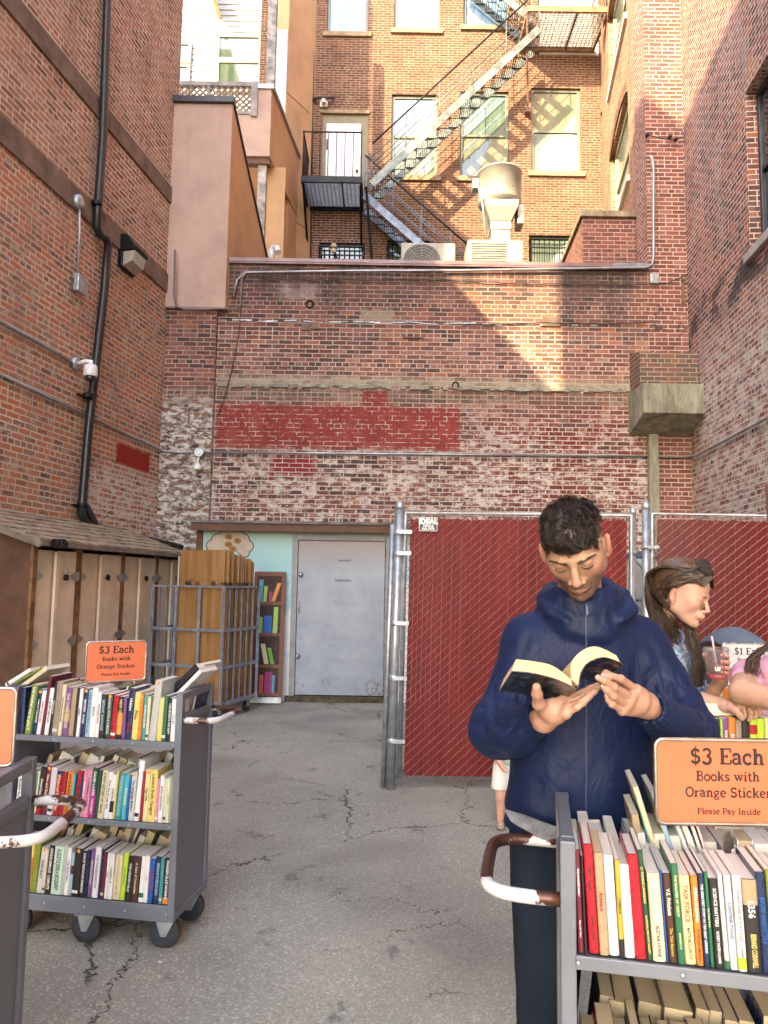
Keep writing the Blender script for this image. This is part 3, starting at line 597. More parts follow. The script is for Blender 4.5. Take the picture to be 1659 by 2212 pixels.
# small grey camera, cable bundle, bulb on the rear wall
c = RB(700, 228); b = MB(on(c)); b.box(c+Vector((0, -.05, 0)), (.18, .1, .18)); b.cyl(c+Vector((0, -.1, 0)), c+Vector((0, -.2, 0)), .055, 10); b.cyl(c+Vector((0, -.2, 0)), c+Vector((0, -.205, 0)), .03, 10)
o = b.build('flood_light', plain('beige_plastic', (0.5, 0.46, 0.36), 0.4), None, bevel=0.006, label='small square beige lamp fixture above the white door behind', cat='lamp'); o.location = c
b = MB(); 
for k in range(4): b.tube([RB(672, 214+k*1.5, .05), RB(690, 209+k*2, .12), RB(712, 210+k, .14), RB(724, 208+k, .05), RB(700, 216, .1), RB(676, 213, .05)], 0.012, 5)
b.tube([RB(676, 120, .04), RB(672, 214, .05), RB(668, 300, .04), RB(664, 560, .04)], 0.02, 6); b.tube([RB(680, -40, .04), RB(676, 214, .05), RB(671, 560, .04)], 0.016, 6)
b.build('cable_bundle', M['cable'], label='black cables running down beside the rear brick wall with a coil', cat='cable')
p = RB(721, 527, .25); b = MB(on(p)); b.cyl(p+Vector((0, .25, .05)), p, .025, 8); b.cyl(p, p-Vector((0, 0, .1)), .06, 8, .1); b.ball(p-Vector((0, 0, .16)), .07, 10, 6)
o = b.build('wall_lamp', plain('cream_globe', (0.55, 0.5, 0.36), 0.3), None, label='small cream bare bulb lamp over the barred basement window', cat='lamp'); o.location = p
# ================================================================ stucco blocks, white sided house, roof equipment
def stucco(name, c):
    t = NT(name); p = t.obj(); n = t.noise(p, 1.3, 6, 0.65); k = t.ramp(n, [(0.3, tuple(a*0.82 for a in c)), (0.5, c), (0.7, tuple(min(1, a*1.12) for a in c))])
    k = t.mix(t.mr(t.noise(t.mus(p, (3, 3, 0.4)), 1.5, 4), 0.55, 0.75, 0, 0.35), k, tuple(a*0.6 for a in c))
    t.set(col=k, rough=0.92, spec=0.2, normal=t.bump(t.noise(p, 60, 4), 0.4, 0.004)); return t.m
m_pink = stucco('pink_shade_stucco', (0.47, 0.335, 0.275)); m_peach = stucco('peach_bounce_stucco', (0.52, 0.32, 0.175))  # pink paints the shaded fronts, peach the bounce-warmed right sides
dB = Vector((0.16, 1, 0)).normalized()
def solid(mb, P, Q, z0, z1, depth, back=dB):
    """upright box whose front runs from P to Q and whose sides run back"""
    P = Vector((P[0], P[1], z0)); Q = Vector((Q[0], Q[1], z0)); mb.prism([P, Q, Q+back*depth, P+back*depth], (0, 0, z1-z0))
# lean-to block hanging over the wall
f0 = at(372, 664, YB-0.16); f1 = at(486, 664, YB-0.16); ft = at(515, 224, YB-0.16)
xl0 = PL.x-0.05
st = thing('stucco_bay', 'pinkish stucco block with black capped top in the corner above the brick wall', 'stucco bay', (f1.x, YB, f1.z)); mi = on((f1.x, YB, f1.z))
zb0 = f1.z; zt0 = ft.z; bk = at(572, 560, 15.0)
b = MB(mi); xr_ = f1.x
P = [Vector((xr_, YB-0.16, zb0)), Vector((xr_, YB-0.16, zt0)), Vector((xr_+0.4, bk.y, zpar+0.05)), Vector((xr_+0.4, bk.y, zb0))]
Q = [Vector((xl0, p.y, p.z)) for p in P]; Q[2].x += .5; Q[3].x += .5
b.add(P+Q, [(0, 3, 2, 1), (4, 5, 6, 7), (0, 1, 5, 4), (1, 2, 6, 5), (2, 3, 7, 6), (3, 0, 4, 7)]); b.mat(1); b.mi[0] = 1  # right side takes the peach tint painted for bounce light
b.build('block', [m_pink, m_peach], st)
b = MB(mi); b.bx((xl0, YB-0.22, zt0-0.01), (xr_+0.03, YB-0.0, zt0+0.10)); b.bar((xr_+0.0, YB-0.1, zt0+0.02), (xr_+0.4, bk.y, zpar+0.07), 0.07, 0.04); b.build('cap_flashing', plain('black_flashing', (0.025, 0.028, 0.035), 0.35), st, bevel=0.008)
b = MB(mi); b.bx((xl0, YB-0.175, zb0-0.025), (xr_+0.01, YB-0.02, zb0)); b.build('drip_edge', M['flash'], st)
# balcony block with lattice
yb = 13.9
bb = thing('stucco_balcony', 'pink stucco balcony with wooden lattice screen and grey post above the stucco block', 'balcony', (at(582, 337, yb).x, yb, at(582, 337, yb).z)); mi = on(bb.location)
g0, g1 = at(582, 337, yb), at(580, 190, yb); ztop = g1.z; zlat = at(560, 248, yb).z; xL = at(395, 300, yb).x-0.6; xr2 = g0.x; xl2 = at(556, 248, yb).x
ybk = 16.4
b = MB(mi); dd = Vector((0.11, 1, 0)).normalized(); L = (ybk-yb)/dd.y
b.prism([(xL, yb, g0.z), (xr2, yb, g0.z), Vector((xr2, yb, g0.z))+dd*L, Vector((xL, yb, g0.z))+dd*L], (0, 0, zlat-g0.z)); b.mi[3] = 1
b.prism([(xl2, yb, zlat), (xr2, yb, zlat), Vector((xr2, yb, zlat))+dd*L, Vector((xl2, yb, zlat))+dd*L], (0, 0, ztop-zlat))
for i, f in enumerate(b.f):
    v = [b.v[k] for k in f]; nn = (v[1]-v[0]).cross(v[2]-v[0]).normalized()
    b.mi[i] = 1 if nn.x > 0.7 else 0  # right-facing sides get the painted bounce tint, fronts the shaded one
b.build('parapet', [m_pink, m_peach], bb)
b = MB(mi); b.bar((xr2-0.02, yb-0.03, ztop+0.03), Vector((xr2-0.02, yb-0.03, ztop+0.03))+dd*L, 0.14, 0.05); b.bx((xl2-0.08, yb-0.04, ztop-0.03), (xr2+0.05, yb+0.1, ztop+0.06)); b.build('cap_flashing', M['galv'], bb)
b = MB(mi); zr = at(560, 181, yb).z
b.bx((xL, yb-0.03, zr-0.07), (xl2+0.02, yb+0.06, zr+0.02)); b.bx((xL, yb-0.02, zlat), (xl2, yb+0.04, zlat+0.07)); b.bx((xl2-0.13, yb-0.05, zlat-0.05), (xl2, yb+0.05, zr+0.02)); b.bx((at(447, 220, yb).x, yb-0.02, zlat), (at(447, 220, yb).x+0.06, yb+0.03, zr)); b.build('lattice_frame', plain('grey_timber', (0.27, 0.25, 0.24), 0.85, var=0.3, vscale=4, bump=0.3), bb)
b = MB(mi); hh = zr-zlat; x = xL
while x < xl2-0.1:
    for s in (1, -1):
        xa, xb = (x, x+hh) if s > 0 else (x+hh, x)
        # clip to the frame
        za, zb2 = zlat, zr
        if max(xa, xb) > xl2-0.12:
            k = (xl2-0.12-min(xa, xb))/hh
            if s > 0: xb, zb2 = xl2-0.12, zlat+hh*k
            else: xa, za = xl2-0.12, zr-hh*k
        b.bar((xa, yb+0.0+0.012*s, za), (xb, yb+0.012*s, zb2), 0.01, 0.04, up=(0, 1, 0)) if False else b.bar((xa, yb+0.012*s, za), (xb, yb+0.012*s, zb2), 0.04, 0.010, up=(0, 1, 0))
    x += 0.125
b.build('lattice', plain('lattice_wood', (0.22, 0.15, 0.11), 0.85, var=0.3), bb)
m_post = plain('weathered_post', (0.33, 0.31, 0.29), 0.85, var=0.45, vscale=5, bump=0.4)
b = MB(mi); pa, pb = at(573, 188, yb), at(592, 188, yb); b.bx((pa.x, yb+0.02, ztop), (pb.x, yb+0.17, 16)); b.build('post', m_post, bb, bevel=0.01)
b = MB(mi); pa, pb = at(556, 345, yb), at(574, 345, yb); b.bx((pa.x, yb+0.1, zpar), (pb.x, yb+0.24, g0.z)); b.build('post', m_post, bb, bevel=0.01)
b = MB(mi); b.bx((xL, yb+0.05, g0.z-0.13), (xr2, yb+0.2, g0.z)); b.build('beam', M['shed_brown'], bb)
# recess behind: back wall of the porch
b = MB(mi); b.prism([(xL, 15.6, zpar-0.3), (xr2+0.16, 15.6, zpar-0.3), (xr2+0.3, 16.6, zpar-0.3), (xL, 16.6, zpar-0.3)], (0, 0, g0.z-zpar+0.3)); b.build('porch_wall', m_peach, bb)
# tall peach block
e1 = at(622, 200, 16.4); tb = thing('stucco_building', 'tall peach stucco building wall beside the rear brick building with pale metal sheet', 'building', (e1.x, 16.0, 0)); mi = on((e1.x, 16.0, 0))
yk = 15.9; ex = at(621, 150, yk).x; dT = Vector((at(677, 300, YR).x-ex, YR-yk, 0)).normalized()
b = MB(mi); xq = at(590, 150, yk).x; b.prism([(xq, yk, 0), (ex, yk, 0), Vector((ex, yk, 0))+dT*((YR-yk)/dT.y-0.01), (xq+.1, YR, 0)], (0, 0, 19)); b.build('wall', m_peach, tb)
# lower stretch of the same wall that comes forward to the yard wall
b = MB(mi); fx = at(618, 560, 14.6).x; zlow = at(617, 262, yk).z
b.prism([(fx-0.5, 14.3, zpar-0.3), (fx-0.02, 14.3, zpar-0.3), (ex-0.01, yk, zpar-0.3), (ex-0.5, yk, zpar-0.3)], (0, 0, g0.z-zpar+0.3)); b.build('lower_wall', m_peach, tb)
b = MB(mi); m0, m1 = at(592, 66, yk), at(623, 66, yk); b.bx((m0.x-0.1, yk-0.03, zlow-0.8), (m1.x-0.01, yk, m0.z)); b.build('metal_sheet', plain('pale_sheet', (0.36, 0.38, 0.41), 0.4, 0.2, var=0.12, vscale=2), tb)
b = MB(mi)
for z in (at(640, 225, YR-0.5).z, at(640, 480, YR-0.5).z): b.prism([Vector((ex, yk, z)), Vector((ex+0.008, yk, z)), Vector((ex+0.008, yk, z))+dT*0.85, Vector((ex, yk, z))+dT*0.85], (0, 0, 0.02))
b.build('joint', m_band, tb)
# white sided house
ys = 19.5; h0, h1 = at(380, 190, ys), at(640, -60, ys)
sh = thing('sided_house', 'bright white clapboard house with two windows behind the lattice balcony', 'house', (h0.x, ys, 0)); mi = on((h0.x, ys, 0))
b = MB(mi); x0, x1_ = h0.x-2.5, h1.x+0.2; nclap = 84
for i in range(nclap):
    z = 5.5+i*0.17; b.prism([(x0, ys+0.1, z), (x0, ys-0.03, z), (x0, ys, z+0.172), (x0, ys+0.1, z+0.172)], (x1_-x0, 0, 0))
b.build('siding', plain('white_siding', (0.40, 0.40, 0.41), 0.55, var=0.04), sh)
m_hp = pane_mat('house_pane', (.03, .05, .035), (.07, .09, .06)); m_wf = plain('cream_trim', (0.30, 0.28, 0.20), 0.5)
for (xa, ya, xb, yb2, g_) in ((467, 77, 567, 132, m_green), (465, 132, 567, 200, m_dust), (380, 92, 415, 137, m_green), (380, 140, 412, 200, m_dust)):
    A_, B_ = at(xa, yb2, ys-0.05), at(xb, ya, ys-0.05)
    b = MB(mi); fw = 0.09; b.bx((A_.x, ys-0.1, A_.z), (A_.x+fw, ys, B_.z)); b.bx((B_.x-fw, ys-0.1, A_.z), (B_.x, ys, B_.z)); b.bx((A_.x+fw, ys-0.1, B_.z-fw), (B_.x-fw, ys, B_.z)); b.bx((A_.x+fw, ys-0.1, A_.z), (B_.x-fw, ys, A_.z+fw))
    g_ = m_hp; o = b.build('window', m_wf, sh, bevel=0.01); b = MB(mi); b.bx((A_.x+fw, ys-0.06, A_.z+fw), (B_.x-fw, ys-0.04, B_.z-fw)); b.build('pane', g_, o)
b = MB(mi); A_, B_ = at(512, 0, ys-0.4), at(440, 0, ys-0.9); b.prism([(A_.x-0.6, ys-0.03, A_.z-0.25), (A_.x-0.5, ys-0.03, A_.z-0.25), (A_.x-1.1, ys-0.03, A_.z+1.3), (A_.x-1.2, ys-0.03, A_.z+1.3)], (0, -0.9, 0)); b.build('roof_brace', plain('yellow_brace', (0.5, 0.42, 0.16), 0.6), sh)
# ---- roof equipment behind the coping
yq = 13.0; m_duct = plain('galvanised_duct', (0.42, 0.42, 0.36), 0.35, 0.35, var=0.12, vscale=3); m_acw = plain('cream_casing', (0.36, 0.35, 0.28), 0.5)
c0, c1 = at(1079, 445, yq), at(1079, 380, yq); r = (at(1126, 410, yq).x-at(1033, 410, yq).x)/2
vt = thing('exhaust_vent', 'big galvanised roof exhaust with round drum on a tapered duct', 'roof vent', (c0.x, yq, zpar)); mi = on(vt.location)
b = MB(mi); zb1, zt1 = c0.z, c1.z; b.lathe([(r*0.6, zb1-0.07), (r*0.98, zb1+0.02), (r, zb1+0.05), (r, zt1), (r*1.03, zt1), (r*1.03, zt1+0.03), (r*0.96, zt1+0.03), (r*0.95, zt1-0.25)], (c0.x, yq, 0), seg=36); b.build('drum', m_duct, vt)
def frust(b, c, z0, w0, z1, w1):
    vs = [(c.x+i*w/2, yq+j*w/2, z) for z, w in ((z0, w0), (z1, w1)) for i, j in ((-1, -1), (1, -1), (1, 1), (-1, 1))]
    b.add(vs, [(3, 2, 1, 0), (4, 5, 6, 7), (0, 1, 5, 4), (1, 2, 6, 5), (2, 3, 7, 6), (3, 0, 4, 7)])
zq = lambda y: at(1079, y, yq).z; wq = lambda a: a/1590*yq
b = MB(mi); frust(b, c0, zq(488), wq(46), zq(462), wq(72)); frust(b, c0, zq(505), wq(46), zq(488)-0.002, wq(46)); frust(b, c0, zpar-.3, wq(42), zq(505)-0.002, wq(42)); frust(b, c0, zq(462)+0.002, wq(72), zq(448), wq(76)); b.build('duct', m_duct, vt, bevel=0.01)
b = MB(mi); b.bx((c0.x+wq(38), yq-0.15, zq(490)), (c0.x+wq(52), yq+0.2, zq(450))); b.build('motor_box', m_duct, vt, bevel=0.008); b = MB(mi); b.bx((c0.x-wq(62), yq-0.1, zq(412)), (c0.x-wq(48), yq+0.1, zq(392))); b.build('switch_box', m_duct, vt); b = MB(mi); b.tube([(c0.x-wq(52), yq-.1, zq(400)), (c0.x-wq(42), yq-.2, zq(450)), (c0.x-wq(34), yq-.2, zq(520))], 0.02, 6); b.build('conduit', m_duct, vt)
def ac(px0, px1, pt, label, kind):
    a, c = at(px0, 600, yq-0.4), at(px1, pt, yq-0.4); o = thing('air_conditioner', label, 'air conditioner', (a.x, yq-0.4, zpar-0.28)); mi = on(o.location); y0, y1 = yq-0.4, yq+0.3
    b = MB(mi); b.bx((a.x, y0, zpar-0.28), (c.x, y1, c.z)); b.build('casing', m_acw, o, bevel=0.025)
    b = MB(mi)
    if kind:
        for i in range(11): z = c.z-0.07-i*0.045; b.bar((a.x+0.06, y0-0.012, z), (c.x-0.3, y0-0.012, z), 0.02, 0.018)
        b.build('louvre', plain('louvre', (0.38, 0.37, 0.30), 0.5), o)
        b = MB(mi); b.bx((c.x-0.24, y0-0.008, c.z-0.42), (c.x-0.04, y0, c.z-0.04)); b.build('notice', M['white'], o)
    else:
        cx = a.x+(c.x-a.x)*0.38; cz = c.z-0.36
        for k in range(6):
            rr_ = 0.06+k*0.05; b.tube([(cx+rr_*math.cos(t*math.pi/12), y0-0.015, cz+rr_*math.sin(t*math.pi/12)) for t in range(24)], 0.006, 4, closed=True)
        for k in range(8): b.cyl((cx, y0-0.015, cz), (cx+0.33*math.cos(k*math.pi/4), y0-0.015, cz+0.33*math.sin(k*math.pi/4)), 0.005, 4)
        b.build('fan_grille', plain('grille_grey', (0.30, 0.30, 0.27), 0.5), o)
        b = MB(mi); b.cyl((cx, y0-0.003, cz), (cx, y0+0.001, cz), 0.34, 28); b.build('fan_opening', plain('dark_fan', (0.10, 0.10, 0.09), 0.6), o)
ac(866, 984, 525, 'white outdoor air conditioner with round fan grille on the flat roof', 0)
ac(1010, 1130, 519, 'louvred air conditioner box with white notice under the exhaust duct', 1)
# elbow pipe at left on the coping
p = at(586, 565, 12.0); b = MB(on(p)); b.tube([p, at(586, 548, 12.0), at(587, 540, 12.0), at(592, 535, 12.0), at(598, 536, 11.95), at(601, 545, 11.9)], 0.055, 10)
o = b.build('vent_pipe', M['whitep'], label='white plastic elbow pipe standing on the coping', cat='pipe'); o.location = p
# ================================================================ things fixed to the yard walls
def hooked(name, label, cat, p, group=None): return thing(name, label, cat, p, 0, group), on(p)
# downpipe
path = [(232, 0), (228, 120), (222, 300), (213, 430), (208, 492), (216, 506), (228, 514), (234, 528), (226, 620), (208, 780), (190, 940), (178, 1085), (176, 1110), (186, 1128), (205, 1136)]
pts = [LW(x, y, 0.09) for x, y in path]; pts.insert(0, LW(236, -80, 0.09)+Vector((0, 0, 0.3)))
o, mi = hooked('downpipe', 'long black rainwater downpipe running down the left brick wall and along the locker roof', 'downpipe', pts[-3])
b = MB(mi); b.tube(pts, 0.055, 14); b.build('pipe', M['blackp'], o)
b = MB(mi)
for i in range(9): q = pts[-4].lerp(pts[-1], 0.25+i*0.08); b.lathe([(0.05, -0.008), (0.064, 0), (0.05, 0.008)], q, (pts[-1]-pts[-3]), 14)
b.build('ribbed_elbow', M['blackp'], o)
run = [pts[-1], LW(260, 1151, 0.13), LW(330, 1167, 0.2), LW(392, 1182, 0.4)]
b = MB(mi); b.tube(run, 0.045, 12); b.build('low_run', M['blackp'], o)
for (x, y) in ((209, 440), (190, 855), (178, 1092)):
    b = MB(mi); c = LW(x, y, 0.09); b.lathe([(0.062, -0.03), (0.068, -0.02), (0.068, 0.02), (0.062, 0.03)], c, (0, 0, 1), 14); b.bar(c-nL*0.09-dL*0.12, c-nL*0.09+dL*0.1, 0.02, 0.04, up=nL); b.build('pipe_clamp', M['black'], o)
# wall pack light
c = LW(270, 552, 0.0); o, mi = hooked('wall_light', 'black wall pack floodlight with clear ribbed lens on the left brick wall', 'wall light', c)
def Lw(u, n_, z): return c+dL*u+nL*n_+Vector((0, 0, z))
w_, h_ = 0.20, 0.24
b = MB(mi); prof = [(0, h_), (0.13, h_*0.92), (0.26, 0.05), (0.25, 0.0), (0, -h_*0.1)]
b.prism([Lw(-w_, n_, z) for n_, z in prof], dL*2*w_); b.bx((0, 0, 0), (0, 0, 0)) if False else None
b.prism([Lw(-w_, 0, -0.02), Lw(-w_, 0.07, -0.02), Lw(-w_, 0.07, -h_), Lw(-w_, 0, -h_)], dL*2*w_); b.build('housing', M['black'], o, bevel=0.012)
tl = NT('clear_lens'); tl.set(col=(0.55, 0.50, 0.38), rough=0.12, trans=0.35, spec=0.8); b = MB(mi)
b.prism([Lw(-w_*0.88, n_, z) for n_, z in ((0.07, -0.02), (0.24, -0.01), (0.20, -0.16), (0.07, -h_*0.95))], dL*2*w_*0.88)
for i in range(8): u = -w_*0.8+i*w_*0.2; b.prism([Lw(u, n_, z) for n_, z in ((0.245, -0.015), (0.252, -0.02), (0.208, -0.165), (0.20, -0.16))], dL*0.02)
b.build('lens', tl.m, o, bevel=0.006)
# junction, box and conduit under the band
a, e = LW(171, 436, 0.06), LW(168, 615, 0.05); o, mi = hooked('junction_box', 'grey square electric box with conduit rising to a round cap on left wall', 'electric box', e)
b = MB(mi); b.lathe([(0.09, -0.06), (0.09, 0.02), (0.05, 0.04)], a, nL, 16); b.build('round_cap', M['galv'], o); b = MB(mi); b.tube([a, LW(172, 500, 0.05), e], 0.018, 8); b.build('conduit', M['conduit'], o)
b = MB(mi); b.prism([e+dL*u+Vector((0, 0, z)) for u, z in ((-.10, -.11), (.10, -.11), (.10, .11), (-.10, .11))], nL*0.07); b.build('box', M['galv'], o, bevel=0.008)
# security camera
m_ = LW(160, 786, 0.0); o, mi = hooked('security_camera', 'white dome security camera on a short arm on the left wall', 'security camera', m_)
b = MB(mi); b.lathe([(0.085, 0), (0.085, 0.05), (0.06, 0.06)], m_, nL, 18); b.build('mount', M['galv'], o)
q = m_+nL*0.06; tip = q+nL*0.17+Vector((0, 0, 0.02)); b = MB(mi); b.tube([q, q+nL*0.1+Vector((0, 0, 0.03)), tip, tip-Vector((0, 0, 0.05))], 0.028, 10); b.build('arm', M['whitep'], o)
b = MB(mi); b.lathe([(0.03, 0.0), (0.075, -0.02), (0.082, -0.05), (0.086, -0.14), (0.08, -0.16)], tip-Vector((0, 0, 0.03)), seg=24); b.build('body', M['whitep'], o)
b = MB(mi); b.lathe([(0.068, 0), (0.062, -0.03), (0.04, -0.055), (0.01, -0.065)], tip-Vector((0, 0, 0.19)), seg=20); b.build('dome', M['glassdark'], o)
# conduits along the walls
def pipe(name, label, pts, r, m, cat='conduit'):
    b = MB(on(pts[0])); b.tube(pts, r, 8); o = b.build(name, m, label=label, cat=cat); o.location = pts[0]; return o
pipe('conduit', 'upper grey conduit sloping on the left wall to the camera', [LW(-10, 686, .03), LW(80, 738, .03), LW(158, 785, .03)], 0.018, M['conduit'])
jb = BW(430, 977, 0.16)
pipe('conduit', 'grey conduit across the left brick wall and the pilaster', [LW(-10, 803, .03), LW(150, 879, .03), LW(300, 950, .03), LW(350, 972, .04), BW(362, 976, .14), jb], 0.017, M['conduit'])
pipe('conduit', 'long grey conduit straight across the back wall over the fence', [jb, BW(700, 979, .04), BW(1000, 982, .04), BW(1400, 986, .04)], 0.018, M['conduit'])
pipe('conduit', 'grey conduit climbing along the right brick wall', [BW(1400, 986, .05), BW(1480, 987, .05), RW(1502, 985, .04), RW(1590, 938, .04), RW(1700, 880, .04)], 0.018, M['conduit'])
o, mi = hooked('wall_lamp', 'round grey junction disc with small lamp hanging under it on the pilaster', 'lamp', jb)
b = MB(mi); b.lathe([(0.075, -0.03), (0.08, 0.0), (0.07, 0.03)], jb, (0, -1, 0), 20); b.build('disc', M['galv'], o)
b = MB(mi); b.tube([jb-Vector((0, 0, .07)), jb-Vector((0, .05, .14)), jb-Vector((0, .08, .18))], 0.02, 8); b.lathe([(0.025, 0), (0.06, -0.07), (0.075, -0.11), (0.01, -0.12)], jb-Vector((0, .08, .17)), (0, -0.2, 1), 14); b.build('lamp_shade', M['whitep'], o)
pipe('conduit', 'pale conduit under the coping curving up the right pier', [BW(505, 640, .05), BW(512, 605, .05), BW(530, 588, .05), BW(760, 585, .06), BW(1000, 584, .06), BW(1395, 578, .08), BW(1409, 572, .09), BW(1412, 555, .09), BW(1412, 360, .09), BW(1409, 342, .09), BW(1404, 336, .09)], 0.02, M['conduit'])
def wavy(pa, pb, n, amp, plane, off=.03):
    out = []
    for i in range(n+1):
        f = i/n; x = pa[0]+(pb[0]-pa[0])*f; y = pa[1]+(pb[1]-pa[1])*f; y += amp*math.sin(f*9+pa[0])*0.6+amp*rnd.uniform(-.4, .4); out.append(plane(x, y, off))
    return out
pipe('cable', 'thin black cable drooping across the top of the back wall', wavy((560, 600), (1400, 616), 40, 4, BW), 0.008, M['cable'], 'cable')
pipe('cable', 'thin black cable along the pale flashing line of the back wall', wavy((1000, 700), (1395, 697), 30, 2, BW), 0.008, M['cable'], 'cable')
pipe('cable', 'black cable hanging down the brick pier at right', [BW(1482, -40, .03)]+wavy((1482, 20), (1486, 590), 20, 3, BW)+[BW(1470, 600, .05), BW(1440, 612, .04), BW(1412, 612, .04)], 0.009, M['cable'], 'cable')
pipe('cable', 'black cable beside the stucco block looping to the back wall', [BW(378, 540, .3), BW(376, 640, .3), BW(381, 662, .28), BW(400, 668, .25), BW(500, 668, .08), BW(520, 660, .05), BW(523, 600, .05), BW(532, 590, .05)], 0.017, plain('grey_cable', (0.16, 0.12, 0.11), 0.5), 'cable')
pipe('cable', 'thin brown wire drooping down the back wall near the pilaster', [BW(520, 665, .03), BW(516, 720, .03), BW(505, 780, .03), BW(488, 850, .03), BW(470, 900, .03)], 0.006, M['cable'], 'cable')
bx = BW(1411, 605, .0); b = MB(on(bx)); b.box(bx+Vector((0, -.04, 0)), (.14, .08, .16)); o = b.build('junction_box', M['galv'], label='small galvanised box on the brick pier under the coping', cat='electric box', bevel=.01); o.location = bx
bx = BW(1474, 625, .0); b = MB(on(bx)); b.box(bx+Vector((0, -.02, -.05)), (.04, .04, .36)); b.ball(bx+Vector((0, -.05, .14)), .03, 8, 6); o = b.build('cable_anchor', plain('rusty_iron', (.17, .09, .06), .8), label='rusty iron cable anchor on the brick pier', cat='anchor', bevel=.004); o.location = bx
b = MB(on(BW(1440, 300, 0)))
b.tube([BW(1395, 290, .05), BW(1430, 300, .12), BW(1460, 302, .12), BW(1490, 292, .06)], .01, 5)
for x, y in ((1398, 291), (1447, 296), (1460, 301), (1492, 286), (1493, 297)): p = BW(x, y, .1); b.lathe([(.02, -.04), (.035, -.02), (.02, 0), (.035, .02), (.02, .04)], p, (0, -1, .3), 8)
o = b.build('cable_insulators', M['cable'], label='row of small black insulators with wire across the pier at right', cat='insulators'); o.location = BW(1440, 300, 0)
# ================================================================ shed with mural, painted bookshelf, lockers, board cart, fence
YS = 9.95
s0_, s1_ = at(430, 1150, YS), at(1010, 1150, YS)
zroof = at(640, 1133, YS-0.15).z
sd_ = thing('shed', 'low flat roofed shed with pale blue cloud mural front and brown fascia', 'shed', (s0_.x, YS, 0)); mi = on(sd_.location)
t = NT('mural_paint'); p = t.obj(); x_, y_, z_ = t.sep(p); n = t.noise(t.mus(p, (1, 1, 1.6)), 1.6, 6, 0.6)
c = t.ramp(z_, [(0.0, (0.40, 0.56, 0.58)), (0.55, (0.36, 0.58, 0.60)), (0.85, (0.40, 0.52, 0.42))])
z2 = t.ma('DIVIDE', z_, 2.6); c = t.ramp(z2, [(0.0, (0.50, 0.62, 0.64)), (0.6, (0.30, 0.56, 0.60)), (0.78, (.36, .58, .58)), (0.9, (0.42, 0.50, 0.40))])
c = t.mix(t.ma('MULTIPLY', t.mr(t.ma('ADD', n, t.ma('MULTIPLY', t.ma('SUBTRACT', 1.2, z_), .12)), 0.44, 0.52), t.mr(z_, 1.72, 1.85, 1, 0)), c, (0.68, 0.68, 0.67)); c = t.mix(t.mr(t.noise(p, 18, 5, 0.7), 0.66, 0.7, 0, 0.6), c, (0.25, 0.22, 0.18))
t.set(col=c, rough=0.7); m_mural = t.m
b = MB(mi); dxa, dxb = at(628, 1330, YS).x, at(843, 1330, YS).x; zdt = at(735, 1156, YS).z; 
wall_holes(b, (0, YS, 0), (1, 0, 0), (0, -1, 0), s0_.x, s1_.x, 0, zroof, [(dxa, dxb, 0.0, zdt)], 0.1)
b.bx((s0_.x, YS+0.12, 0), (s0_.x+0.05, YB-0.13, zroof)); b.build('front_wall', m_mural, sd_)
b = MB(mi); b.bx((s0_.x-0.03, YS-0.02, 0), (s0_.x+0.06, YS+0.06, zroof)); b.build('corner_board', M['shed_brown'], sd_, bevel=.004)
b = MB(mi); ra, rb_ = at(413, 1126, YS-0.2).x, at(1010, 1126, YS-0.2).x
b.prism([(ra, YS-0.2, zroof-0.10), (ra, YS-0.2, zroof+0.0), (ra, YB-0.13, zroof+0.08), (ra, YB-0.13, zroof+0.02), (ra, YS-0.15, zroof-0.10)], (rb_-ra, 0, 0)); b.build('fascia', M['shed_brown'], sd_)
b = MB(mi); b.prism([(ra-0.02, YS-0.23, zroof+0.003), (ra-0.02, YS-0.23, zroof+0.035), (ra-0.02, YB-0.13, zroof+0.12), (ra-0.02, YB-0.13, zroof+0.085)], (rb_-ra+.02, 0, 0)); b.build('roof', plain('roof_felt', (0.16, 0.15, 0.15), 0.85, bump=0.5, var=.3), sd_)
# bits of grit on the roof edge
b = MB(mi)
for i in range(160):
    x = rnd.uniform(ra, rb_); r = rnd.uniform(0.004, 0.011); b.box((x, YS-0.215+rnd.uniform(0, .08), zroof+0.037+r*0.5), (r*2, r*1.6, r), Rot('Z', rnd.uniform(0, 90)).to_3x3())
tag(b.build('roof_grit', plain('grit', (0.36, 0.32, 0.24), 0.9), sd_), kind='stuff')
def door_paint():
    t = NT('grey_door_paint'); p = t.obj(); x, y, z = t.sep(p); n = t.noise(p, 2.2, 5)
    c = t.ramp(n, [(0.3, (0.23, 0.265, 0.31)), (0.5, (0.295, 0.33, 0.38)), (0.72, (0.36, 0.39, 0.43))]); c = t.mix(t.mr(z, 1.7, 2.1), c, (0.33, 0.28, 0.27))
    c = t.mix(t.mr(t.noise(t.mus(p, (1, 1, 2.2)), 3.0, 3), 0.58, 0.66, 0, 0.35), c, (0.22, 0.24, 0.27))
    v = t.n('TexVoronoi', feature='DISTANCE_TO_EDGE'); t.put(v.inputs[0], t.vm('ADD', p, t.mus(t.noise(p, 9, 3, col=True), (.15, .15, .15)))); v.inputs['Scale'].default_value = 11
    rust = t.ma('MULTIPLY', t.mr(v.outputs[0], 0.02, 0.05, 1, 0), t.ma('MULTIPLY', t.mr(z, 0.34, 0.22), t.mr(t.noise(p, 3.5, 3), 0.48, 0.53))); c = t.mix(rust, c, (0.09, 0.075, 0.055))
    blk = t.ma('MULTIPLY', t.mr(t.noise(p, 5.5, 4), 0.68, 0.71), t.mr(z, 1.4, 1.2)); c = t.mix(t.ma('MULTIPLY', blk, .6), c, (0.13, 0.14, 0.16))
    t.set(col=c, rough=0.5, normal=t.bump(t.noise(p, 35, 4), 0.12, 0.004)); return t.m
m_door = door_paint()
b = MB(mi); fw = 0.075
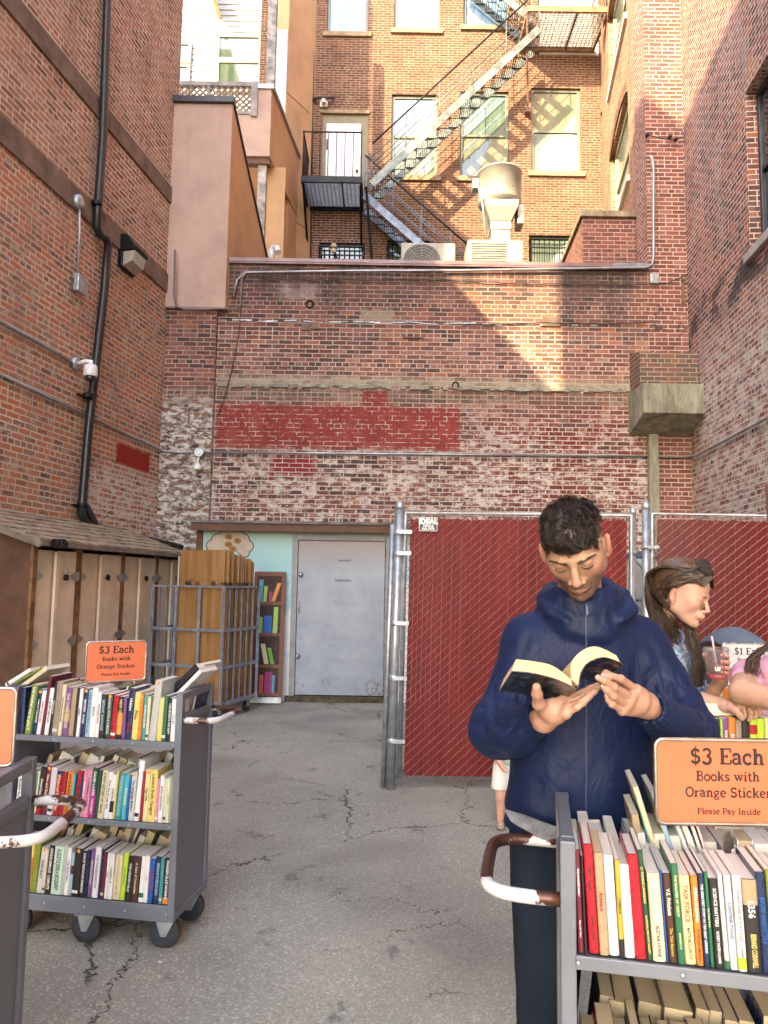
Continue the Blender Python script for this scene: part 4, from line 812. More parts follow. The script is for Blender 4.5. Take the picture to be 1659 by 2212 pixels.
b.bx((dxa, YS-0.02, 0.05), (dxa+fw, YS+0.1, zdt)); b.bx((dxb-fw, YS-0.02, 0.05), (dxb, YS+0.1, zdt)); b.bx((dxa+fw, YS-0.02, zdt-fw), (dxb-fw, YS+0.1, zdt)); b.build('door_frame', plain('frame_grey', (0.27, 0.27, 0.28), 0.55), sd_, bevel=.004)
zdb = 0.085; b = MB(mi); b.bx((dxa+fw+0.006, YS+0.01, zdb), (dxb-fw-0.006, YS+0.06, zdt-fw-0.006)); dr = b.build('door', m_door, sd_, bevel=.003)
for (px, py) in ((650, 1241), (643, 1417)):
    p = at(px, py, YS); b = MB(mi); b.lathe([(0.032, 0), (0.034, 0.02), (0.015, 0.03), (0.02, 0.04), (0.028, 0.055), (0.02, 0.07), (0.005, 0.072)], (p.x, YS+0.01, p.z), (0, -1, 0), 18); b.build('knob', M['galv'], dr)
p = at(646, 1312, YS); b = MB(mi); b.tube([(p.x, YS+.01, p.z+.07), (p.x, YS-.05, p.z+.06), (p.x, YS-.05, p.z-.06), (p.x, YS+.01, p.z-.07)], .009, 8); b.build('handle', M['galv'], dr)
for py in (1195, 1330, 1470):
    p = at(834, py, YS); b = MB(mi); b.cyl((p.x, YS-.01, p.z-.06), (p.x, YS-.01, p.z+.06), .012, 8); b.build('hinge', plain('brass_hinge', (.2, .15, .1), .5, .6), dr)
for (px, py, L) in ((744, 1211, .17), (741, 1254, .22)):
    p = at(px, py, YS); b = MB(mi); nn = 16
    pts = [(p.x-L/2+L*i/nn*1.0, YS+0.007, p.z+0.014+rnd.uniform(-.005, .005)) for i in range(nn+1)] + [(p.x+L/2-L*i/nn, YS+0.007, p.z-0.014+rnd.uniform(-.006, .006)) for i in range(nn+1)]
    b.poly(pts); b.build('scraped_patch', plain('scrape', (0.20, 0.20, 0.21), 0.8), dr)
b = MB(mi); b.bx((dxa-.05, YS-0.04, 0.0), (dxb+.05, YS+0.1, 0.075)); b.build('threshold', plain('rotten_wood', (0.09, 0.07, 0.04), 0.95, var=.5, vscale=12, bump=.8), sd_)
# donut cloud painted on plywood, proud of the wall
cc = at(497, 1176, YS); b = MB(mi); k = []
lobes = [(-.245, -.02, .075), (-.17, .055, .085), (-.05, .10, .10), (.08, .11, .10), (.17, .06, .09), (.235, -.02, .08), (.20, -.10, .07), (-.2, -.1, .06)]
def cloud(sc, y):
    pts = []
    for i in range(120):
        a = 2*math.pi*i/120; d = Vector((math.cos(a), math.sin(a))); best = 0.1
        for (lx, lz, lr) in lobes:
            c_ = Vector((lx, lz)); tca = c_.dot(d); d2 = c_.length_squared-tca*tca; R2 = (lr+sc)**2
            if d2 < R2: best = max(best, tca+math.sqrt(R2-d2))
        pts.append((cc.x+d.x*best, y, cc.z+d.y*best))
    return pts
b.poly(cloud(0.008, YS-0.004)); b.build('cloud_outline', M['black'], sd_); b = MB(mi); b.poly(cloud(-0.004, YS-0.007)); b.build('cloud', plain('cloud_cream', (0.50, 0.42, 0.34), 0.8), sd_)
for (dx, dz) in ((-.02, .10), (.10, .05), (-.02, 0.0), (.04, -.06)):
    for (r, yy, m_) in ((.05, YS-.010, plain('donut_brown', (.33, .17, .04), .7)), (.014, YS-.013, M['shed_brown'])):
        b = MB(mi); b.poly([(cc.x+dx+r*1.05*math.cos(a*.2618), yy, cc.z+dz+r*.8*math.sin(a*.2618)) for a in range(24)]); b.build('donut', m_, sd_)
# painted bookshelf leaning on the shed
A, B = at(607, 1506, 9.72), at(543, 1234, 9.9)
bk_ = thing('painted_bookshelf', 'tall narrow brown panel painted as a bookshelf with bright books beside the grey door', 'painted panel', (at(553, 1510, 9.72).x, 9.72, 0)); tilt = 0.04
xA, xB, zT = at(551, 1506, 9.72).x, at(606, 1506, 9.72).x, at(580, 1235, 9.9).z; xT0, xT1 = at(544, 1235, 9.88).x, at(620, 1240, 9.88).x
x0b, x1b = at(545, 1400, 9.8).x, at(613, 1400, 9.8).x; W_ = x1b-x0b; H_ = zT
def SP(u, v, d=0): return Vector((x0b+u*W_, 9.70+0.12*v-d, 0.05+v*(H_-0.05)))
mi = on(bk_.location)
def slab(u0, u1, v0, v1, d0, d1, mat, name, skew=0.0):
    b = MB(mi); b.prism([SP(u0, v0, d0), SP(u1, v0, d0), SP(u1+skew, v1, d0), SP(u0+skew, v1, d0)], (0, -(d1-d0), 0)); return b.build(name, mat, bk_)
m_sh = plain('shelf_brown', (0.19, 0.075, 0.045), 0.7); m_dk = plain('shelf_dark', (0.055, 0.03, 0.022), 0.8)
slab(0, 1, 0, 1, -0.02, 0.0, m_dk, 'panel')
for (u0, u1, v0, v1) in ((0, .1, 0, 1), (.88, 1, 0, 1), (.1, .88, .965, 1), (.1, .88, .735, .76), (.1, .88, .49, .515), (.1, .88, .245, .27), (.1, .88, .03, .055)): slab(u0, u1, v0, v1, 0.0005, .006, m_sh, 'shelf')
pc = lambda n, c: plain('painted_'+n, c, .6, var=.05)
cb_, cg, cr_, co_ = pc('blue', (.08, .30, .42)), pc('green', (.28, .52, .09)), pc('raspberry', (.36, .03, .13)), pc('orange', (.62, .24, .05)); cy = pc('cream', (.62, .58, .32)); cdg = pc('leaf', (.12, .36, .05)); cro = pc('red', (.55, .10, .06)); cpu = pc('purple', (.40, .10, .30)); cbl = pc('cobalt', (.02, .12, .45))
for (u0, u1, v0, v1, sk, m_) in ((.14, .27, .76, .935, .02, cb_), (.30, .41, .76, .885, .02, cg), (.47, .58, .76, .84, .01, cr_), (.56, .68, .765, .91, .18, co_), (.34, .60, .515, .65, 0, cbl), (.15, .31, .515, .64, 0, cg), (.64, .78, .515, .72, .02, cg), (.12, .26, .30, .44, 0, cbl), (.42, .56, .275, .43, -.14, cy), (.62, .74, .275, .40, -.13, cdg), (.28, .40, .055, .19, .01, cro), (.44, .64, .055, .215, .02, cr_), (.60, .66, .055, .215, .02, cpu), (.68, .76, .055, .19, .01, cb_)):
    slab(u0, u1, v0, v1, 0.0005, .004, m_, 'painted_book', sk)
b = MB(mi); b.prism([SP(-.02, -.02), SP(1.0, -.02), SP(1.0, .022), SP(-.02, .022)], (0, -.03, 0)); b.build('base_board', M['galv'], bk_)
p = SP(.8, .56, .02); b = MB(mi); b.tube([p+Vector((0, .02, 0)), p+Vector((0, -.04, .01)), p+Vector((0, -.04, -.1)), p+Vector((0, .01, -.13))], .008, 6); b.build('latch', M['galv'], bk_)
# ---- lockers along the left wall
nf = 0.95
def LF(px, py, n_=nf): return hitp(px, py, PL+nL*n_, nL)
def LP(u, n_, z): return PL+dL*u+nL*n_+Vector((0, 0, z))
uc0 = (LF(73, 1185)-PL).dot(dL); uc1 = (LF(386, 1192)-PL).dot(dL); zE = LF(300, 1188).z; zRd = 2.30
lk = thing('locker_shed', 'long brown lean-to locker with beige doors, padlocks and shingled roof along the left wall', 'locker', LP(uc0, nf, 0)); mi = on(lk.location)
b = MB(mi); b.prism([LP(uc0, 0.02, 0), LP(uc0, nf, 0), LP(uc0, nf, zE-0.03), LP(uc0, .02, zRd-.04)], dL*0.03); b.build('side_panel', M['shed_brown'], lk); b = MB(mi); b.prism([LP(uc1-.03, 0.02, 0), LP(uc1-.03, nf, 0), LP(uc1-.03, nf, zE-0.03), LP(uc1-.03, .02, zRd-.04)], dL*0.03); b.build('side_panel', M['shed_brown'], lk)
b = MB(mi); b.prism([LP(uc0+.03, .3, 0), LP(uc1-.03, .3, 0), LP(uc1-.03, .3, zE), LP(uc0+.03, .3, zE)], nL*.02); b.build('inner_back', M['black'], lk)
m_raw = plain('raw_post', (0.24, 0.12, 0.05), 0.8, var=.45, vscale=6, bump=.3)
zDt = LF(200, 1190).z+.0; m_beige = plain('beige_door', (0.70, 0.56, 0.41), 0.6, var=.14, vscale=2.5)
def uu(zx): return (LF(zx*0.375, 1189)-PL).dot(dL)
edges = [(215, 325, 430), (472, 583, 690), (720, 808, 890), (915, 990, 1020)]
b = MB(mi); b.prism([LP(uc0+.03, nf-.1, zDt), LP(uc1-.03, nf-.1, zDt), LP(uc1-.03, nf-.1, zE+.02), LP(uc0+.03, nf-.1, zE+.02)], nL*.085); b.build('header', m_dk, lk)
for a, c in ((190, 215), (430, 472), (690, 720), (890, 915)):
    b = MB(mi); b.prism([LP(uu(a), nf-.02, 0), LP(uu(c), nf-.02, 0), LP(uu(c), nf-.02, zDt-.002), LP(uu(a), nf-.02, zDt-.002)], nL*.03); b.build('post', m_raw, lk)
m_hinge = plain('zinc_hinge', (0.38, 0.36, 0.33), 0.4, .7)
for i, (a, m_, c) in enumerate(edges):
    for k, (e0_, e1_) in enumerate(((a, m_), (m_, c))):
        u0, u1 = uu(e0_)+.004, uu(e1_)-.004; off = nf-.03 + (.035 if k else 0)
        b = MB(mi); b.prism([LP(u0, off, .12), LP(u1, off, .12), LP(u1, off, zDt-.03), LP(u0, off, zDt-.03)], nL*.022)
        d = b.build('locker_door', m_beige, lk, bevel=.003)
        if k: b = MB(mi); b.prism([LP(u0-.05, off+.004, .14), LP(u0+.01, off+.004, .14), LP(u0+.01, off+.004, zDt-.04), LP(u0-.05, off+.004, zDt-.04)], nL*.03); b.build('overlap_strip', m_beige, d, bevel=.004)
        ue = u0 if not k else u1; sg = 1 if not k else -1
        for zz in (zDt-.28, .95, .3):
            b = MB(mi); b.prism([LP(ue-sg*.05, off+.03, zz-.03), LP(ue-sg*.005, off+.03, zz-.05), LP(ue+sg*.0, off+.03, zz-.05), LP(ue+sg*.10, off+.03, zz-.012), LP(ue+sg*.10, off+.03, zz+.012), LP(ue, off+.03, zz+.05), LP(ue-sg*.05, off+.03, zz+.05)], nL*.006); b.build('hinge', m_hinge, d)
        if k and i < 3:
            c_ = LP(u0+.10, off+.04, zDt-.22); pd = thing('padlock', 'dark padlock on the %s pair of beige locker doors' % ('nearest', 'middle', 'farthest')[i], 'padlock', c_, group='padlocks on the locker doors'); M2 = on(c_) @ T(c_) @ Rot('Z', -8.4) @ Rot('Y', 0) @ Matrix.Rotation(R((0, -25, -18)[i]), 4, 'X') @ T(-c_)
            b = MB(M2); b.prism([c_+dL*u+Vector((0, 0, z)) for u, z in ((-.025, -.10), (.025, -.10), (.025, -.04), (-.025, -.04))], nL*.025); b.build('body', M['black'], pd, bevel=.005)
            b = MB(M2); b.tube([c_+nL*.012+dL*u+Vector((0, 0, z)) for u, z in ((-.018, -.05), (-.018, 0), (-.008, .018), (.008, .018), (.018, 0), (.018, -.05))], .004, 6); b.build('shackle', M['galv'], pd)
# roof in shingle courses
m_shg = plain('weathered_shingle', (0.32, 0.255, 0.175), 0.9, var=.4, vscale=7, bump=.5)
b = MB(mi); rows = 7; n_e = nf+.17; uL0 = uc0-.16; uL1 = uc1+.05
for r_ in range(rows):
    f0_, f1_ = r_/rows, (r_+1.25)/rows; na, nb = n_e-(n_e)*f0_, n_e-(n_e)*min(1, f1_); za, zb = zE-.02+(zRd-zE+.02)*f0_, zE-.02+(zRd-zE+.02)*min(1, f1_)
    u = uL0
    while u < uL1:
        w__ = rnd.uniform(.12, .22); u2 = min(u+w__, uL1); jz = rnd.uniform(0, .008); jn = rnd.uniform(-.012, .012)
        b.add([LP(u+.003, na+jn, za+.022+jz), LP(u2, na+jn, za+.022+jz), LP(u2, nb, zb+.006), LP(u+.003, nb, zb+.006), LP(u+.003, na+jn, za+.004), LP(u2, na+jn, za+.004), LP(u2, nb, zb-.01), LP(u+.003, nb, zb-.01)], [(3, 2, 1, 0), (0, 1, 5, 4), (1, 2, 6, 5), (3, 0, 4, 7), (2, 3, 7, 6), (4, 5, 6, 7)])
        u = u2
b.build('roof', m_shg, lk)
b = MB(mi); b.prism([LP(uL0, n_e, zE-.06), LP(uL1, n_e, zE-.06), LP(uL1, n_e, zE-.02), LP(uL0, n_e, zE-.02)], nL*.018); b.bar(LP(uL0+.01, n_e, zE-.05), LP(uL0+.01, .03, zRd-.05), .03, .06); b.build('roof_trim', plain('grey_trim', (.20, .16, .12), .8, var=.3), lk)
p = LP(uL0+.2, n_e+.06, zE-.03); b = MB(on(p)); b.cyl(p-dL*.08, p+dL*.10, .04, 10); b.box(p, (.09, .09, .08)); o = b.build('flood_light', M['black'], label='small black floodlight clipped to the locker roof corner', cat='light', bevel=.006); o.location = p
# ---- wire sided cart with plywood sheets
F1 = gnd(487, 1510, .2); F1 = Vector((-1.81, 8.44, 0)); e_d = Vector((.343, .94, 0)).normalized(); e_w = Vector((-.94, .343, 0)).normalized(); Wc, Dc = .965, .80
ct = thing('cage_cart', 'grey barred cage cart holding tall plywood sheets in front of the shed', 'cart', F1); mi = on(F1)
def CP(u, v, z): return F1+e_w*u+e_d*v+Vector((0, 0, z))
m_cage = plain('cage_paint', (0.22, 0.245, 0.29), 0.5, .2, var=.25, vscale=8); zc_t = at(487, 1268, 8.44).z
def hbar(mb, a, c, z, h=.035, w_=.008): mb.bar(CP(a[0], a[1], z), CP(c[0], c[1], z), w_, h)
cs = [(0, 0), (Wc, 0), (Wc, Dc), (0, Dc)]
for i in range(4):
    a, c = cs[i], cs[(i+1) % 4]; b = MB(mi)
    for z in (zc_t, .2+(zc_t-.2)*.62, .2+(zc_t-.2)*.30): hbar(b, a, c, z, .035 if z < zc_t else .02, .01 if z < zc_t else .04)
    n = 3 if i % 2 == 0 else 6
    for k in range(n+1):
        f = k/n; u, v = a[0]+(c[0]-a[0])*f, a[1]+(c[1]-a[1])*f; dd_ = .036 if i % 2 == 0 or k in (0, n) else .018
        b.bar(CP(u, v, .16), CP(u, v, zc_t), dd_, .01, up=(e_d if i % 2 == 0 else e_w))
    b.build('side_grid', m_cage, ct)
b = MB(mi); b.prism([CP(0, 0, .16), CP(Wc, 0, .16), CP(Wc, Dc, .16), CP(0, Dc, .16)], (0, 0, .045)); b.build('deck', m_cage, ct, bevel=.004)
for (u, v) in ((.08, .08), (Wc-.08, .08), (.08, Dc-.08), (Wc-.08, Dc-.08)):
    c_ = CP(u, v, .065); b = MB(mi); b.cyl(c_-e_w*.02, c_+e_w*.02, .063, 18); wq_ = b.build('wheel', M['blackp'], ct, bevel=.006)
    b = MB(mi); b.prism([c_-e_w*.03+e_d*x+Vector((0, 0, z)) for x, z in ((-.03, 0), (.03, 0), (.05, .09), (-.05, .09))], e_w*.006); b.prism([c_+e_w*.024+e_d*x+Vector((0, 0, z)) for x, z in ((-.03, 0), (.03, 0), (.05, .09), (-.05, .09))], e_w*.006); b.build('castor_fork', M['galv'], wq_)
t = NT('plywood'); p = t.obj(); n = t.noise(t.mus(p, (14, 14, 1.1)), 1.0, 6, .6); c = t.ramp(n, [(.3, (.20, .09, .025)), (.52, (.28, .145, .05)), (.7, (.35, .195, .08))]); c = t.mix(t.mr(t.noise(p, 2.5, 4), .56, .68, 0, .5), c, (.14, .05, .015)); z_ = t.sep(p)[2]
c = t.mix(t.ma('MULTIPLY', t.mr(t.ma('ABSOLUTE', t.ma('SUBTRACT', z_, 1.33)), .01, .06, 1, 0), t.mr(t.noise(p, 12, 4), .48, .56)), c, (.03, .02, .015)); t.set(col=c, rough=.45, coat=.15); m_ply = t.m
order = ['front', 'second', 'third', 'fourth', 'fifth', 'sixth', 'seventh', 'eighth', 'ninth', 'rearmost']
for i in range(10):
    v = .05+.068*i; hgt = (at(435, 1181, 8.5).z-.215)-.012*i-rnd.uniform(0, .03); u0, u1 = .02+rnd.uniform(-.005, .01)+(.0 if i else .02), .64+rnd.uniform(-.03, .03)
    P0 = CP(u1, v, .206); o = thing('plywood_sheet', ('tall orange brown plywood sheet, %s in the stack on the cage cart' % order[i]), 'plywood sheet', P0, group='plywood sheets on the cage cart')
    b = MB(on(P0)); r_ = .03; pr = [(u0, 0), (u1, 0), (u1, hgt-r_), (u1-r_*.3, hgt-r_*.3), (u1-r_, hgt), (u0+r_, hgt), (u0+r_*.3, hgt-r_*.3), (u0, hgt-r_)]
    lean = rnd.uniform(-.01, .03); b.prism([CP(u, v+lean*z/1.8, .206+z) for u, z in pr], e_d*.014); b.build('sheet', m_ply, o, bevel=.002)
b = MB(on(CP(.68, .1, .2))); b.prism([CP(u, .09, .206+z) for u, z in ((.665, 0), (.685, 0), (.70, hgt+.04), (.68, hgt+.04))], e_d*.5); o = b.build('white_board', plain('worn_white_edge', (.45, .42, .36), .7, var=.3), label='thin worn white board standing left of the plywood sheets', cat='board'); o.location = CP(.68, .1, .2)
# ---- chain link gates with red slats
YFc = 5.85
def chain(name, label, TL, TR, BL, BR, slat_m, wire_m, stile=(True, True), rail_bottom=True, wires=1.0):
    """gate leaf in the quad of four points"""
    TL, TR, BL, BR = map(Vector, (TL, TR, BL, BR)); o = thing(name, label, 'gate', BL); mi = on(BL)
    def Q(u, v, d=0): return BL.lerp(BR, u).lerp(TL.lerp(TR, u), v)-Vector((0, d, 0))
    Wd, Hd = (BR-BL).length, (TL-BL).length
    b = MB(mi); b.tube([Q(0, .0), Q(0, 1), Q(1, 1), Q(1, 0)], .021, 10);
    if rail_bottom: b.tube([Q(0, 0.0), Q(1, 0.0)], .021, 10)
    b.build('gate_frame', M['galv'], o)
    n = int(Wd/.0372); b = MB(mi); m0 = .02
    for i in range(1, n-1):
        u0, u1 = (i+.015)/n, (i+.985)/n; v1 = 1-.045/Hd*1; v0 = .012
        j = (-.0022 if i % 2 else .0022)+rnd.uniform(-.001, .001); b.prism([Q(u0, v0, j), Q(u1, v0, j), Q(u1, v1-rnd.uniform(0, .006), j), Q(u0, v1, j)], (0, .004, 0))
    b.build('slats', slat_m, o)
    b = MB(mi); pw = .0372; nw = int(Wd/pw); nz = int(Hd/.068)
    for i in range(nw):
        pts = []
        for k in range(nz*2+1):
            v = k/(nz*2); k += i % 2; a = (i+.5 + (.52 if k % 2 else -.52))/nw; a = min(max(a, .002), .998)
            if k % 2: pts += [Q(a-.012/Wd, v-.004, .016), Q(a, v, .012), Q(a, v+.004, -.006)]
            else: pts += [Q(a, v-.004, -.006), Q(a, v, .012), Q(a+.012/Wd, v+.004, .016)]
        b.tube(pts, .0025, 4, caps=False)
        tx = Q(min((i+1.0)/nw, .998), 1.0, .02); b.tube([Q((i+.5)/nw, .985, .012), tx+Vector((0, 0, .012)), Q(min((i+1.35)/nw, .998), .985, .012)], .0023, 4, caps=False)
    b.build('chain_mesh', wire_m, o)
    return o, Q
def slat_mat(name, c, rough):
    t = NT(name); p = t.obj(); x, y, z = t.sep(p); cell = t.ma('FLOOR', t.ma('DIVIDE', x, .0372)); n = t.noise(t.com(t.ma('MULTIPLY', cell, 7.3), 0, t.ma('MULTIPLY', z, .8)), 1.0, 3); n2 = t.noise(p, 6, 5, .7)
    k = t.ramp(n, [(.3, tuple(a*.65 for a in c)), (.5, c), (.7, (c[0]*1.2, c[1]*1.5, c[2]*1.4))]); k = t.mix(t.mr(n2, .58, .76, 0, .2), k, (.24, .07, .06)); t.set(col=k, rough=rough, spec=.22); return t.m
m_slat = slat_mat('red_slats', (.150, .012, .011), .6); m_slat2 = slat_mat('glossy_red_slats', (.095, .003, .005), .3)
ga, Q = chain('chain_link_gate', 'wide chain link gate woven with red slats behind the reading man', at(877, 1108, YFc), at(1364, 1112, YFc), at(862, 1682, YFc), at(1362, 1690, YFc), m_slat, M['wire'], rail_bottom=False)
gb, Q2 = chain('chain_link_gate', 'second chain link gate with glossy dark red slats behind the two women', at(1409, 1110, YFc+.02), at(1800, 1116, YFc-.2), at(1411, 1690, YFc+.02), at(1800, 1700, YFc-.2), m_slat2, rail_bottom=False, wire_m=plain('bright_wire', (.40, .28, .26), .4, .5))
gc = None
def post(px, py, r, label, pxb=None, ptop=True, Y=YFc):
    a = at(px, py, Y); bt = at(pxb or px, 1690, Y); bt.z = 0; bt = bt+(a-bt)*0; o = thing('fence_post', label, 'fence post', bt); mi = on(bt)
    b = MB(mi); b.cyl(bt, a, r, 16); b.build('post', M['galv'], o); b = MB(mi); b.lathe([(r*1.12, -.03), (r*1.12, 0), (r*.9, .02), (r*.3, .035)], a, seg=16); b.build('cap', M['galv'], o)
    return o, a, bt
o1, a1_, b1_ = post(864, 1092, .036, 'thick galvanised fence post with brackets at the left end of the slatted gate', 843)
for py in (1150, 1196, 1345, 1460, 1590):
    f = (py-1092)/(1690-1092); c_ = a1_.lerp(b1_, f); b = MB(on(b1_)); b.lathe([(.042, -.02), (.044, -.018), (.044, .018), (.042, .02)], c_, seg=16); b.bx(c_+Vector((.0, -.05, -.015)), c_+Vector((.10, -.042, .015))); b.cyl(c_+Vector((.07, -.06, 0)), c_+Vector((.07, .0, 0)), .008, 8); b.build('clamp', M['galv'], o1)
b = MB(on(b1_)); b.cyl(b1_+Vector((-.055, .03, 0)), a1_+Vector((-.055, .03, -.15)), .022, 12); b.build('side_pipe', M['galv'], o1)
o2, a2_, b2_ = post(1367, 1104, .024, 'thin galvanised post at the right end of the wide slatted gate', 1366, Y=YFc+.05)
o3, a3_, b3_ = post(1395, 1092, .03, 'galvanised post between the two slatted gates', 1398)
for oo, aa, bb_, sg in ((o2, a2_, b2_, -1), (o3, a3_, b3_, 1)):
    for f in (.15, .42): c_ = aa.lerp(bb_, f); b = MB(on(bb_)); b.lathe([(.036, -.016), (.036, .016)], c_, seg=14); b.bx(c_+Vector((0, -.045, -.012)), c_+Vector((sg*.09, -.038, .012))); b.build('clamp', M['galv'], oo)
# fence maker's plate
pa, pb = at(905, 1147, YFc-.03), at(945, 1118, YFc-.03); c_ = (pa+pb)/2; w__, h__ = pb.x-pa.x, pb.z-pa.z
pl = thing('fence_plate', 'small black and white fence company plate wired to the red gate', 'sign', c_); rz = Rot('Y', -2)
b = MB(); b.box((0, 0, 0), (w__, .003, h__)); o = b.build('plate', M['white'], pl, bevel=.001); b = MB(); b.box((0, -.0025, 0), (w__*.93, .002, h__*.91)); b.build('plate_field', plain('plate_black', (.015, .015, .02), .4), pl)
for txt, sz, dz, bo in (('IDEAL', h__*.52, h__*.19, .004), ('FENCE', h__*.25, -h__*.13, .001), ('924-7975', h__*.24, -h__*.34, .0012)):
    text_obj(txt, sz, T(0, -.0045, dz) @ Rot('X', 90), M['white'], pl, bold=bo)
# grey cabinet seen between the posts
q0, q1 = at(1352, 1197, 7.6), at(1480, 1430, 7.6); gx = thing('metal_shed', 'grey panelled metal shed with blue top edge glimpsed between the gate posts', 'shed', (q0.x, 7.6, 0)); mi = on(gx.location)
b = MB(mi); b.bx((q0.x, 7.6, 0), (q1.x+.8, 9.2, q0.z-.03)); b.build('body', plain('grey_panel', (.33, .32, .30), .5), gx, bevel=.01); b = MB(mi); b.bx((q0.x-.03, 7.55, q0.z-.03), (q1.x+.83, 9.2, q0.z+.03)); b.build('top_edge', plain('blue_edge', (.06, .10, .18), .4), gx)
b = MB(mi)
for z in (.5, 1.0, 1.45): b.bx((q0.x, 7.57, z), (q1.x+.8, 7.598, z+.05)); b.bar((q0.x+.1, 7.585, z+.43), (q0.x+.45, 7.585, z+.05), .05, .02, up=(0, 1, 0))
b.build('brace', M['galv'], gx)
# wooden pole at the right edge
pt, pb2 = at(1664, 1046, 3.2), at(1668, 1230, 3.2); b = MB(on(pt)); b.cyl((pt.x+.06, 3.2, 0), pt, .022, 10); o = b.build('umbrella_pole', plain('varnished_pole', (.12, .05, .025), .5), label='brown wooden pole rising at the right edge of the yard', cat='pole'); o.location = pt
